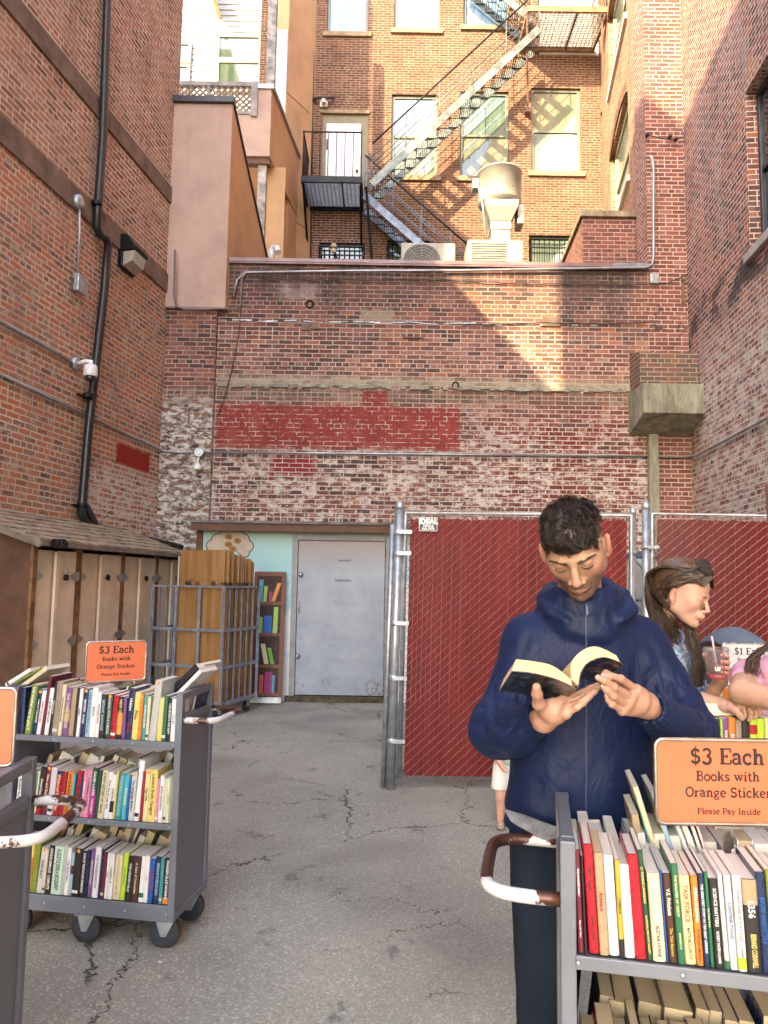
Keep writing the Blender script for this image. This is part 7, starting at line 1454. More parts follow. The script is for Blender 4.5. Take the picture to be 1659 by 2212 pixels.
# the hand under the book
w1_ = at(1176, 1556, 1.655); k1_ = J((1222, 1510, 1.615), (1230, 1519, 1.600), (1229, 1530, 1.588), (1222, 1542, 1.585)); 
f1_ = [J((1256, 1497, 1.605), (1276, 1487, 1.60), (1292, 1480, 1.60)), J((1262, 1504, 1.585), (1280, 1493, 1.582), (1294, 1484, 1.583)), J((1258, 1515, 1.572), (1273, 1503, 1.57), (1286, 1493, 1.572)), J((1246, 1528, 1.570), (1259, 1519, 1.568), (1270, 1510, 1.570))]
t1_ = J((1182, 1540, 1.625), (1164, 1520, 1.588), (1160, 1499, 1.565), (1159, 1484, 1.553)); e1_ = at(1140, 1560, 1.74)
fl = hfield([w1_, e1_]+k1_+sum(f1_, [])+t1_); hand(fl, w1_, k1_, f1_, t1_, fore=e1_); fl.ell(at(1198, 1533, 1.612), (.030, .018, .026), .012)
V1, Q1 = fl.mesh(); V1 = smooth_verts(V1, Q1, 1, .35)
# the hand holding the right pages
w2_ = at(1396, 1524, 1.625); k2_ = J((1374, 1490, 1.572), (1363, 1506, 1.560), (1354, 1521, 1.556), (1344, 1534, 1.560))
f2_ = [J((1341, 1466, 1.535), (1319, 1460, 1.528), (1304, 1459, 1.530)), J((1326, 1484, 1.525), (1306, 1471, 1.519), (1292, 1464, 1.522)), J((1325, 1504, 1.524), (1312, 1492, 1.521), (1303, 1483, 1.524)), J((1322, 1521, 1.533), (1315, 1512, 1.532), (1311, 1503, 1.534))]
t2_ = J((1382, 1504, 1.605), (1356, 1488, 1.60), (1330, 1470, 1.578), (1309, 1455, 1.560)); e2_ = at(1425, 1556, 1.74)
fl = hfield([w2_, e2_]+k2_+sum(f2_, [])+t2_); hand(fl, w2_, k2_, f2_, t2_, fore=e2_); fl.ell(at(1372, 1513, 1.585), (.030, .020, .026), .012)
V2, Q2 = fl.mesh(); V2 = smooth_verts(V2, Q2, 1, .35)
# the rest of the body inside the clothes, at a coarser step
fb = Field((XM-.34, 1.68, .0), (XM+.34, 2.2, 1.50), .009); fb.ell((XM, 1.99, 1.28), (.15, .095, .18), 0); fb.ell((XM, 1.99, 1.03), (.14, .09, .16), .05); fb.cone((XM, 1.99, 1.36), (XM, 1.985, 1.46), .07, .056, .03)
SL, SR = Vector((XM-.14, 1.99, 1.405)), Vector((XM+.145, 1.99, 1.405)); EL, ER = Vector((.292, 1.875, 1.215)), Vector((.765, 1.875, 1.22))
for S_, E_, W_ in ((SL, EL, e1_), (SR, ER, e2_)): fb.chain([S_, E_, W_], [.05, .038, .029], .03)
for g, x in ((-1, XM-.095), (1, XM+.10)): fb.chain([(x, 1.99, .95), (x-g*.005, 1.975, .50), (x, 2.0, .10)], [.075, .052, .036], .02); fb.cone((x, 2.0, .07), (x+g*.01, 1.84, .035), .035, .03, .01)
Vb, Qb = fb.mesh()
m_skin = skin_material('skin', (.43, .252, .175), extra=None)
# one mesh; the head has its own material so that stubble and lips follow the head's frame
def man_head_mat():
    t = NT('face_skin'); po = t.obj(); inv = (mi @ hm).inverted() if False else hm.inverted() @ mi.inverted()
    rows = [t.n('VectorMath', operation='DOT_PRODUCT') for _ in range(3)]; out = []
    for i in range(3):
        t.put(rows[i].inputs[0], po); rows[i].inputs[1].default_value = tuple(inv[i][:3]); out.append(t.ma('ADD', rows[i].outputs['Value'], inv[i][3]))
    x, y, z = out; p = t.com(x, y, z); n = t.noise(p, 55, 4, .6); n2 = t.noise(p, 14, 3); col = (.42, .25, .168)
    c = t.ramp(n2, [(.35, tuple(a*.88 for a in col)), (.65, tuple(a*1.06 for a in col))]); c = t.mix(t.mr(n, .45, .75, 0, .14), c, (.42, .16, .11)); c = head_extra(True)(t, p, x, y, z, c)
    t.set(col=c, rough=t.mr(n, .3, .7, .40, .56), spec=.42, sss=.1, normal=t.bump(t.noise(p, 420, 3), .12, .0008)); t.b.inputs['Subsurface Radius'].default_value = (1, .35, .18); t.b.inputs['Subsurface Scale'].default_value = .006; return t.m
nH = len(Qh)
bodyo = skin_obj('body', [(xf(V, mi), Q) for V, Q in ((Vh, Qh), (V1, Q1), (V2, Q2), (Vb, Qb))], [m_skin, man_head_mat()], man)
mi_ = np.zeros(len(bodyo.data.polygons), np.int32); mi_[:nH] = 1; bodyo.data.polygons.foreach_set('material_index', mi_)
# nails
m_nail = plain('nail', (.60, .36, .28), .3, var=.05); b = MB(mi)
def nail(b, tip, prev, nrm, r=.0055):
    d = (tip-prev).normalized(); nrm = Vector(nrm); nrm = (nrm-d*nrm.dot(d)).normalized(); s_ = d.cross(nrm); c = tip+nrm*.0058-d*.001
    b.grid(lambda u, v: c+d*((v-.5)*.011)+s_*((u-.5)*.0085)-nrm*(abs(u-.5)**2*.006), 5, 4)
for fg, nn in zip(f2_, [(0, -1, .4)]*4): nail(b, fg[2], fg[1], nn)
nail(b, t1_[3], t1_[2], (-.5, -.8, 0)); b.build('fingernails', m_nail, man)
# ---- hair
m_hair = hair_mat('dark_brown_hair', (.012, .008, .006), (.045, .028, .018), .42)
fh = Field((-.115, -.15, -.1), (.115, .15, .175), .003)
fh.ell((0, .008, .043), (.0745, .088, .0715), 0); fh.ell((0, -.042, .058), (.062, .048, .042), .025)
def lowline(X, Y, Z):
    xa = np.abs(X); zf = .042-.10*np.clip(xa-.035, 0, .05)                # fringe edge
    zl = np.where(Y < -.055, zf, np.where(Y < .012, np.interp(np.clip(Y, -.055, .012), [-.055, -.02, .012], [.050, .022, -.010]), -.055)); return (zl-Z)+0*X
fh.cut(lambda X, Y, Z: np.minimum(lowline(X, Y, Z)*.8, .05))
Vr, Qr = fh.mesh(); Vr = smooth_verts(Vr, Qr, 3, .5); Nr = vnormals(Vr, Qr); Vr = Vr+Nr*(vnoise(Vr, 170, 3)*.0028+vnoise(Vr, 420, 4)*.0012-.001)[:, None]
ho = skin_obj('hair', [(xf(xf(Vr, hm), mi), Qr)], m_hair, man)
b = MB(mi @ hm); rh = random.Random(5); cnt = 0
sel = [i for i in range(len(Vr))]
m2 = hair_set('man_hair', (.010, .007, .0055), (.040, .027, .019), (.12, .082, .056), .34)
clump = {}
for _ in range(6500):
    i = rh.choice(sel); p = Vector(Vr[i]); nn = Vector(Nr[i])
    if nn.z < -.6: continue
    side = abs(p.x) > .066 and p.z < .07 or (p.z < .03)
    key = (round(p.x/.022), round(p.y/.022), round(p.z/.022))
    if key not in clump: clump[key] = (rh.uniform(-1, 1), rh.uniform(-1, 1), rh.uniform(0, 6.28), rh.uniform(.6, 1.5), rh.random())
    cx, cy, ph, tn, _q = clump[key]
    # hair falls forward on top, down at the sides
    fl_ = Vector((cx*.9, -1.0+cy*.5, .15)) if not side else Vector((0, -.25, -1))
    d = fl_-nn*fl_.dot(nn); d.normalize(); d = (d+nn*(.25 if not side else .06)).normalized()
    if side: curl(b, p-nn*.002, d, nn, rh.uniform(.008, .014), .00055, .0006, .4, ph, 4)
    else:
        d = (d+nn*(.02+.10*rh.random())).normalized(); L = rh.uniform(.016, .028); curl(b, p+nn*.0005, d, nn, L, rh.uniform(.0006, .0010), rh.uniform(.0022, .0040), tn*.75, ph+rh.uniform(-.3, .3), 8)
# fringe that hangs over the forehead
for _ in range(700):
    x = rh.uniform(-.064, .064); p = Vector((x, -.087+abs(x)*.42+rh.uniform(-.004, .006), .047+rh.uniform(0, .02)-abs(x)*.1)); grp = math.sin(x*170)*.6
    d = Vector((grp*.4+.15, -.2, -1)).normalized(); curl(b, p, d, (0, -1, .2), rh.uniform(.012, .024), .0011, .0030, .9, grp*3+rh.uniform(-.4, .4), 7)
b.build('hair_locks', m2, man, uv=False)
b = MB(mi @ hm)                                                            # brows, lashes, moustache and beard hairs
for g in (-1, 1):
    for _ in range(240):
        f_ = rh.random(); x = .011+.040*f_; z = .0155+.008*math.sin(f_*2.0)+rh.uniform(-.0030, .0030)*(1.1-f_*.7); y = -.0955+.020*max(0, f_-.15)**1.6; b.tube([Vector((g*x, y, z)), Vector((g*(x+.0035), y-.001+.0012*f_, z+.002)), Vector((g*(x+.007), y+.001*f_+.0005, z+.001-.002*f_))], [.00045, .0004, .0001], 3, caps=False)
    for k in range(44):
        f_ = k/43; x = .017+.028*f_; z = .0038-.0042*math.sin(math.pi*f_); y = -.0925-.0035*math.sin(math.pi*f_)+.006*max(0, f_-.6); b.tube([Vector((g*x, y, z)), Vector((g*(x+.0006), y-.0022, z-.0018)), Vector((g*(x+.0012), y-.0035, z-.0024))], [.0005, .0004, .0002], 3, caps=False)
for _ in range(420):
    x = rh.uniform(-.026, .026); z = -.0520+rh.uniform(-.004, .0045)-abs(x)*.16; y = -.1030+(x/.026)**2*.011; b.tube([Vector((x, y+.001, z)), Vector((x*1.05, y-.0015, z-.0028))], [.0003, .0001], 3, caps=False)
b.build('facial_hair', m_hair, man, uv=False)
# ---- jacket
def jacket_mat():
    t = NT('navy_shell_fabric'); p = t.obj(); n = t.noise(p, 5, 4); c = t.ramp(n, [(.3, (.0038, .0100, .040)), (.7, (.0055, .0145, .056))]); wv = t.noise(t.mus(p, (1, 1, 1)), 900, 2)
    t.set(col=c, rough=t.mr(n, .3, .7, .5, .6), spec=.22, sheen=.03, normal=t.bump(t.ma('ADD', t.ma('ADD', t.ma('MULTIPLY', t.noise(p, 26, 4, .55), .8), t.ma('MULTIPLY', t.ma('ABSOLUTE', t.ma('SUBTRACT', t.noise(t.mus(p, (1, 1, .6)), 13, 2, .5, dist=1.6), .5)), 4.0)), t.ma('MULTIPLY', wv, .03)), .2, .011)); t.b.inputs['Sheen Tint'].default_value = (.4, .5, .9, 1); return t.m
m_jk = jacket_mat()
fj = Field((.16, 1.62, .92), (.92, 2.20, 1.66), .0040)
fj.ell((XM, 1.985, 1.30), (.185, .130, .19), 0); fj.ell((XM, 1.985, 1.10), (.195, .135, .22), .06); fj.cone((XM-.10, 1.985, .97), (XM+.10, 1.985, .97), .115, .115, .05)
fj.chain([(XM-.05, 1.985, 1.475), (XM-.13, 1.99, 1.425)], [.055, .075], .04); fj.chain([(XM+.05, 1.985, 1.475), (XM+.145, 1.99, 1.42)], [.055, .075], .04)
fj.chain([(.403, 1.985, 1.425), (.372, 1.96, 1.345), (.335, 1.915, 1.275), (.292, 1.875, 1.222)], [.078, .078, .076, .072], .035); fj.chain([(.675, 1.985, 1.425), (.715, 1.96, 1.345), (.745, 1.915, 1.275), (.762, 1.875, 1.222)], [.078, .08, .078, .074], .035)
c1w, c2w = at(1170, 1546, 1.67), at(1403, 1528, 1.645)
fj.chain([(.292, 1.875, 1.222), (.318, 1.77, 1.236), tuple(c1w)], [.07, .062, .036], .025); fj.chain([(.762, 1.875, 1.222), (.700, 1.77, 1.245), tuple(c2w)], [.072, .064, .036], .025)
# gathered cuffs and hollow ends
d1 = (c1w-Vector((.318, 1.77, 1.236))).normalized(); d2 = (c2w-Vector((.700, 1.77, 1.245))).normalized()
fj.cone(c1w+d1*.004, c1w+d1*.06, .0275, .028, .004, 's'); fj.cone(c2w+d2*.004, c2w+d2*.06, .0275, .028, .004, 's'); 
fj.cone(c1w+d1*.038, c1w+d1*.2, .05, .06, .0, 's'); fj.cone(c2w+d2*.038, c2w+d2*.2, .05, .06, .0, 's')
# collar and dropped hood
nc = Vector((.528, 1.955, 1.505))
fj.ell((.524, 1.938, 1.555), (.068, .074, .088), .010, 's')
fj.ell((XM-.002, 1.962, 1.40), (.150, .100, .115), .04)
ring = [nc+Vector((.092*math.cos(a), .088*math.sin(a)+.006, -.004+.030*math.sin(a)+.014*math.cos(2*a))) for a in [2*math.pi*k/20 for k in range(21)]]
up0_ = [nc+Vector((.077*math.cos(a)*(1.05 if math.cos(a) > 0 else 1), 
 .078*math.sin(a)-.002, .050-.008*math.sin(a)+.012*abs(math.cos(a)))) for a in [2*math.pi*k/20 for k in range(21)]]
for k in range(20): fj.cone(up0_[k], up0_[k+1], .0105, .0105, .008); [fj.cone(ring[k].lerp(up0_[k], f_), ring[k+1].lerp(up0_[k+1], f_), .0155, .0155, .016) for f_ in (.25, .5, .75)]
for k in range(20): fj.cone(ring[k], ring[k+1], .0145+.003*math.sin(k*2.1), .0145+.003*math.sin((k+1)*2.1), .028)
fj.chain([(.435, 1.99, 1.545), (.47, 2.055, 1.560), (.54, 2.085, 1.565), (.61, 2.055, 1.575), (.638, 1.98, 1.555)], [.022, .030, .036, .034, .024], .016)
fj.chain([(.638, 1.965, 1.552), (.640, 1.91, 1.522), (.60, 1.875, 1.497)], [.022, .019, .015], .010); fj.chain([(.432, 1.97, 1.545), (.432, 1.91, 1.515), (.465, 1.875, 1.49)], [.018, .017, .015], .010)

fj.cut(lambda X, Y, Z: (.958-Z)+0*X+0*Y)
Vj, Qj = fj.mesh(); Vj = smooth_verts(Vj, Qj, 3, .5); Nj = vnormals(Vj, Qj)
P = lambda x, y, Y=1.83: tuple(at(x, y, Y))
L_ = []
# soft drapes: chest pulls towards the arms, sleeve wrinkles near the elbows, gathers at the cuffs, hem
for a, b_, w_, dp in (((1150, 1370), (1112, 1480), .02, .003), ((1120, 1400), (1150, 1520), .014, .006), ((1100, 1430), (1120, 1540), .012, .006), ((1075, 1480), (1120, 1545), .012, .006), ((1045, 1545), (1130, 1520), .011, .007), ((1040, 1575), (1140, 1560), .010, .007), ((1060, 1600), (1150, 1575), .010, .006), ((1085, 1620), (1165, 1590), .012, .006), ((1140, 1500), (1120, 1600), .010, .005),
    ((1420, 1380), (1450, 1490), .02, .003), ((1430, 1400), (1420, 1530), .014, .006), ((1460, 1440), (1440, 1545), .013, .006), ((1500, 1500), (1420, 1540), .012, .007), ((1505, 1550), (1415, 1560), .011, .007), ((1500, 1585), (1420, 1575), .010, .006), ((1470, 1610), (1400, 1590), .012, .006), ((1390, 1560), (1470, 1600), .010, .005),
    ((1180, 1660), (1190, 1760), .03, .003), ((1330, 1640), (1320, 1760), .03, .003)):
    L_.append((P(a[0], a[1]), P(b_[0], b_[1]), w_, dp))
front = (Nj[:, 1] < .3)
def ridge(Pt, sc, seed, M_=(1, 1, 1), pw=3): return (1-np.abs(np.clip(vnoise(Pt*np.array(M_), sc, seed)*1.6, -1, 1)))**pw
def near(c, r): return np.exp(-np.sum(((Vj-np.array(c))/np.array(r))**2, 1))
arm = np.clip(near((.28, 1.86, 1.25), (.10, .16, .10))+near((.77, 1.86, 1.25), (.10, .16, .10))+near((.33, 1.75, 1.25), (.09, .09, .08))+near((.70, 1.75, 1.26), (.09, .09, .08)), 0, 1.2)
hoodm = np.clip(near((.53, 1.95, 1.53), (.14, .18, .07))*1.3, 0, 1)
up_ = np.clip((Vj[:, 2]-1.15)/.2, 0, 1)
D = folds(Vj, Nj, L_)*front*1.0 + vnoise(Vj, 18, 1)*.0028
D += -ridge(Vj+vnoise(Vj, 16, 31)[:, None]*.02, 52, 22, (.8, .8, 1.5), 4)*.009*arm - ridge(Vj+vnoise(Vj, 20, 32)[:, None]*.015, 85, 23, (1, 1, .8), 3)*.0045*arm
D += -ridge(Vj, 62, 24, (.6, .6, 1.4), 3)*.0022*hoodm - ridge(Vj+vnoise(Vj, 9, 33)[:, None]*.04, 22, 25, (1.5, 1, .45), 5)*.0026*(1-arm*.5)*(1-hoodm)
for cw_, dd_ in ((c1w, d1), (c2w, d2)):
    q = Vj-np.array(cw_); t_ = q@np.array(dd_); r_ = q-np.outer(t_, np.array(dd_)); ang = np.arctan2(r_[:, 2], r_[:, 0]); m_ = np.exp(-((t_-.0)/.035)**2)*(np.linalg.norm(r_, axis=1) < .075); D += m_*.0028*np.sin(ang*15)
hem = np.exp(-((Vj[:, 2]-.985)/.02)**2); D += hem*(-.006+.0025*np.sin(Vj[:, 0]*190))
Vj = Vj+Nj*D[:, None]; Vj = smooth_verts(Vj, Qj, 1, .3)
skin_obj('jacket', [(xf(Vj, mi), Qj)], m_jk, man)
# zip
from mathutils.bvhtree import BVHTree
bv = BVHTree.FromPolygons([Vector(v) for v in Vj], [list(map(int, q)) for q in Qj])
def front_at(px, py, off=.0015):
    d = ray(px, py).normalized(); h = bv.ray_cast(CAM, d); return (h[0]-d*off) if h[0] is not None else None
zp = [front_at(1266+.5*math.sin(y*.05), y) for y in range(1303, 1768, 6)]; zp = [p for p in zp if p is not None]
b = MB(mi)
for i in range(len(zp)-1):
    if (zp[i]-zp[i+1]).length < .03: b.bar(zp[i], zp[i+1], .0042, .0022, up=(0, -1, 0))
b.build('zip', plain('zip_tape', (.03, .05, .11), .4, .3), man)
b = MB(mi)
for i in range(len(zp)-1):
    n_ = 4
    for k in range(n_): p = zp[i].lerp(zp[i+1], k/n_)+Vector((0, -.0014, 0)); b.box(p, (.0036, .001, .0009))
b.bar(zp[1]+Vector((0, -.004, 0)), zp[1]+Vector((0.001, -.006, -.022)), .005, .002, up=(0, -1, 0)); b.build('zip_teeth', plain('zip_teeth', (.08, .10, .16), .35, .5), man)
# ---- jeans and shoes
fk = Field((.25, 1.72, .02), (.86, 2.2, 1.04), .007); fk.ell((XM, 1.985, .96), (.165, .115, .10), 0)
for g, x in ((-1, XM-.105), (1, XM+.105)): fk.chain([(x+g*-.0, 1.985, .93), (x-g*.002, 1.965, .62), (x+g*.0, 1.97, .42), (x+g*.0, 1.995, .08)], [.092, .082, .072, .076], .02)
fk.cut(lambda X, Y, Z: (.075-Z)+0*X+0*Y)
Vk, Qk = fk.mesh(); Vk = smooth_verts(Vk, Qk, 2, .5); Nk = vnormals(Vk, Qk); Vk = Vk+Nk*(vnoise(Vk*np.array([1, 1, .6]), 45, 7)*.004+vnoise(Vk, 90, 8)*.0015)[:, None]
t = NT('dark_denim'); p = t.obj(); n = t.noise(t.mus(p, (1, 1, .3)), 9, 4); t.set(col=t.mix(t.mr(t.noise(p, 380, 2), .4, .7, 0, .3), t.ramp(n, [(.3, (.005, .009, .018)), (.7, (.013, .020, .036))]), (.025, .035, .055)), rough=.9, spec=.15, normal=t.bump(t.noise(p, 300, 3), .25, .001))
skin_obj('jeans', [(xf(Vk, mi), Qk)], t.m, man)
for g, x in ((-1, XM-.105), (1, XM+.105)):
    fs_ = Field((x-.07, 1.76, -.01), (x+.07, 2.09, .14), .004); fs_.cone((x, 2.02, .05), (x, 1.93, .05), .042, .044, 0); fs_.cone((x, 1.93, .045), (x+g*.01, 1.825, .035), .044, .036, .02); fs_.cut(lambda X, Y, Z: (.001-Z)+0*X+0*Y); V_, Q_ = fs_.mesh(); skin_obj('shoe', [(xf(smooth_verts(V_, Q_, 2), mi), Q_)], M['blackp'], man)
# ---- the open paperback
G_ = at(1243, 1482, 1.535); sl = R(21); e_b = Vector((0, math.cos(sl), -math.sin(sl))); n_b = Vector((0, math.sin(sl), math.cos(sl))); HB = .178
bk = thing('open_book', 'open paperback with yellowed pages and dark cover held in the hands of the man', 'book', G_); mb_ = on(G_)
def BP(x, h, f=0.0): return G_+Vector((x, 0, 0))+n_b*h+e_b*(HB*f)
def strip(mb, bot, top, f0, f1, seg=1):
    """solid between two profile lines, from f0 to f1 along the spine"""
    n = len(bot); vs = []
    for f in (f0, f1): vs += [BP(x, h, f) for x, h in bot]+[BP(x, h, f) for x, h in top]
    fs = []
    for i in range(n-1): fs += [(i, i+1, n+i+1, n+i), (2*n+i+1, 2*n+i, 3*n+i, 3*n+i+1), (n+i, n+i+1, 3*n+i+1, 3*n+i), (i+1, i, 2*n+i, 2*n+i+1)]
    fs += [(0, n, 3*n, 2*n), (n-1, 2*n-1, 4*n-1, 3*n-1)][::1]; mb.add(vs, fs, False)
def fine(pts, m=5):
    """Catmull-Rom through the points"""
    P_ = [Vector((*p, 0)) for p in pts]; out = []
    for i in range(len(P_)-1):
        a, b_, c, d = P_[max(0, i-1)], P_[i], P_[i+1], P_[min(len(P_)-1, i+2)]
        for k in range(m):
            t_ = k/m; q = .5*((2*b_)+(c-a)*t_+(2*a-5*b_+4*c-d)*t_*t_+(-a+3*b_-3*c+d)*t_**3); out.append((q.x, q.y))
    out.append((P_[-1].x, P_[-1].y)); return out
Lb = fine([(-.128, .030), (-.09, .027), (-.045, .017), (-.006, .000)]); Lt = fine([(-.118, .054), (-.08, .050), (-.042, .041), (-.008, .014)])
Rb = fine([(.006, .002), (.014, .030), (.034, .052), (.066, .062), (.098, .052)]); Rt = fine([(-.006, .014), (-.004, .046), (.018, .072), (.052, .084), (.092, .066)])
t = NT('yellowed_pages'); p = t.obj(); wv = t.n('TexWave', wave_type='BANDS', bands_direction='Z'); t.put(wv.inputs['Vector'], p); wv.inputs['Scale'].default_value = 330; wv.inputs['Distortion'].default_value = 3
t.set(col=t.mix(t.ma('MULTIPLY', wv.outputs[1], .35), t.ramp(t.noise(p, 8, 3), [(.3, (.66, .50, .25)), (.7, (.76, .62, .36))]), (.42, .29, .12)), rough=.9); m_yel = t.m
for bb_, tt in ((Lb, Lt), (Rb, Rt)): b = MB(mb_); strip(b, bb_, tt, 0.004, .996); b.build('page_block', m_yel, bk)
t = NT('dark_cover_art'); p = t.obj(); n = t.noise(t.mus(p, (1, 1, 2.6)), 26, 5, .7, dist=1.2); cov = t.ramp(n, [(.40, (.010, .011, .015)), (.52, (.018, .020, .026)), (.56, (.22, .13, .04)), (.63, (.50, .34, .14)), (.72, (.03, .03, .03))]); x_ = t.sep(p)[0]; cov = t.mix(t.mr(x_, .004, .012, 1, 0), cov, t.ramp(t.noise(t.mus(p, (60, 1, 160)), 1.0, 2), [(.5, (.012, .016, .022)), (.62, (.09, .12, .14))])); t.set(col=cov, rough=.3, coat=.4)
def off(l, d): 
    out = []
    for i, (x, h) in enumerate(l):
        a = l[max(0, i-1)]; c = l[min(len(l)-1, i+1)]; tx, th = c[0]-a[0], c[1]-a[1]; L = math.hypot(tx, th)+1e-9; out.append((x+th/L*d, h-tx/L*d))
    return out
cvl = Lb+[(.0, -.006)]+Rb[0:]; cvl = fine(Lb[::5]+[(.0, -.004)]+Rb[::5]+[(.104, .046)], 5); b = MB(mb_); strip(b, off(cvl, .0022), off(cvl, .0008), -.005, 1.005); b.build('cover', t.m, bk)
b = MB(mb_); cred = off(Lb, .0006); strip(b, off(Lb, .0007), off(Lb, .0001), -.003, 1.0); b.build('red_edge', bookmat('darkred'), bk)
# the folded paper tucked below the jacket
q = at(1160, 1790, 1.80); fp = thing('newspaper', 'folded grey white newspaper tucked at the hip of the reading man', 'newspaper', q); b = MB(on(q))
cs_ = [at(1088, 1748, 1.80), at(1135, 1762, 1.80), at(1225, 1795, 1.82), at(1228, 1845, 1.84), at(1160, 1806, 1.82), at(1104, 1775, 1.80)]
for k in range(4): b.prism([p_+Vector((.004*k, .006*k, -.004*k)) for p_ in cs_], (0, .0035, .001))
b.build('folded_sheets', plain('newsprint', (.19, .20, .23), .8, var=.3, vscale=30), fp, bevel=.001)
# ================================================================ the woman with sunglasses, the person in pink, the child, the pram
wc = Vector((1.128, 2.79, 1.556)); wm = T(wc) @ Rot('Z', 50) @ Rot('X', 20) @ Rot('Y', 4)
wo = thing('person', 'woman with long brown hair, sunglasses on her head and blue floral top holding a cup', 'person', (1.08, 2.95, 0)); mi = on((1.08, 2.95, 0))
nk = wm.inverted() @ Vector((1.065, 2.93, 1.385)); Vw, Qw = head_field(.0026, False, tuple(nk), .95); Vw = xf(Vw, wm)
def J2(Y0, *a): return [at(x, y, Y0+dy) for x, y, dy in a]
# hand resting on the books
Yh = 2.60; w3 = at(1566, 1524, Yh+.03); k3 = J2(Yh, (1597, 1519, .03), (1611, 1524, .0), (1621, 1524, .02), (1628, 1521, .045)); f3 = [J2(Yh, (1607, 1534, 0), (1610, 1544, 0), (1606, 1552, 0)), J2(Yh, (1622, 1538, -.02), (1622, 1549, -.015), (1617, 1555, -.01)), J2(Yh, (1632, 1535, 0), (1634, 1545, 0), (1630, 1552, 0)), J2(Yh, (1637, 1529, .03), (1641, 1538, .03), (1640, 1546, .03))]
t3 = J2(Yh, (1578, 1527, .0), (1590, 1535, -.02), (1598, 1545, -.02), (1602, 1552, -.02)); e3 = at(1475, 1505, Yh+.12)
fl = hfield([w3, e3]+k3+sum(f3, [])+t3, .0022); hand(fl, w3, k3, f3, t3, rs=.0078, palm=.0115, fore=w3.lerp(e3, .5)); fl.cone(w3.lerp(e3, .4), e3, .027, .036, .01); V3, Q3 = fl.mesh(); V3 = smooth_verts(V3, Q3, 1, .4)
# hand round the cup
Yc = 2.62; cupc = at(1548, 1436, Yc); w4 = at(1556, 1470, Yc+.10); k4 = J2(Yc, (1566, 1424, .06), (1569, 1435, .06), (1568, 1446, .06), (1566, 1456, .06)); f4 = [J2(Yc, (1571, 1420, .01), (1568, 1417, -.03), (1560, 1415, -.045)), J2(Yc, (1573, 1432, .01), (1569, 1430, -.035), (1560, 1429, -.048)), J2(Yc, (1573, 1444, .01), (1569, 1443, -.033), (1561, 1441, -.046)), J2(Yc, (1571, 1455, .015), (1567, 1453, -.026), (1560, 1452, -.04))]
t4 = J2(Yc, (1556, 1450, .09), (1540, 1436, .075), (1528, 1424, .05), (1522, 1414, .02)); e4 = at(1500, 1560, Yc+.22)
fl = hfield([w4, e4]+k4+sum(f4, [])+t4, .0022); hand(fl, w4, k4, f4, t4, rs=.0072, palm=.011, fore=e4); V4, Q4 = fl.mesh(); V4 = smooth_verts(V4, Q4, 1, .4)
fb = Field((.70, 2.55, .05), (1.40, 3.22, 1.44), .010); tc = Vector((1.04, 2.97, 0)); fb.ell((1.05, 2.93, 1.25), (.14, .10, .16), 0); fb.ell((1.02, 3.0, 1.0), (.15, .11, .17), .05); fb.cone((1.055, 2.93, 1.34), (1.07, 2.925, 1.42), .055, .046, .03)
for g in (-1, 1): fb.chain([(1.02+g*.08, 3.02, .95), (1.02+g*.08, 3.0, .5), (1.02+g*.08, 3.03, .09)], [.08, .055, .036], .02); fb.cone((1.02+g*.08, 3.03, .07), (1.04+g*.08, 2.90, .05), .033, .028, .01)
sA, sB = Vector((.96, 2.86, 1.36)), Vector((1.17, 3.02, 1.36)); elA = Vector((1.02, 2.74, 1.14)); fb.chain([sA, elA, e3], [.045, .038, .034], .02); fb.chain([sB, (1.24, 2.92, 1.12), e4], [.045, .036, .028], .02); Vb, Qb = fb.mesh()
def frame_head_mat(name, M_obj_inv, male, col):
    t = NT(name); po = t.obj(); out = []
    for i in range(3):
        r_ = t.n('VectorMath', operation='DOT_PRODUCT'); t.put(r_.inputs[0], po); r_.inputs[1].default_value = tuple(M_obj_inv[i][:3]); out.append(t.ma('ADD', r_.outputs['Value'], M_obj_inv[i][3]))
    x, y, z = out; p = t.com(x, y, z); n2 = t.noise(p, 14, 3); c = t.ramp(n2, [(.35, tuple(a*.9 for a in col)), (.65, tuple(a*1.05 for a in col))]); c = head_extra(male)(t, p, x, y, z, c); t.set(col=c, rough=.48, spec=.4, sss=.1); t.b.inputs['Subsurface Radius'].default_value = (1, .35, .18); t.b.inputs['Subsurface Scale'].default_value = .006; return t.m
wcol = (.50, .30, .22); m_wskin = skin_material('woman_skin', wcol)
o = skin_obj('body', [(xf(V, mi), Q) for V, Q in ((Vw, Qw), (V3, Q3), (V4, Q4), (Vb, Qb))], [m_wskin, frame_head_mat('woman_face', wm.inverted() @ mi.inverted(), False, wcol)], wo)
m_ = np.zeros(len(o.data.polygons), np.int32); m_[:len(Qw)] = 1; o.data.polygons.foreach_set('material_index', m_)
b = MB(mi); 
for fg in f4: nail(b, fg[2], fg[1], (0, -1, .2), .004)
b.build('red_nails', plain('nail_polish', (.55, .02, .08), .2), wo)
b = MB(mi); rc_ = k3[1].lerp(f3[1][0], .55); dr_ = (f3[1][0]-k3[1]).normalized(); xx = dr_.orthogonal().normalized(); yy = dr_.cross(xx); b.tube([rc_+(xx*math.cos(a*.5236)+yy*math.sin(a*.5236))*.0092 for a in range(12)], .0016, 6, closed=True); b.build('gold_ring', plain('gold', (.6, .35, .1), .25, .95), wo)
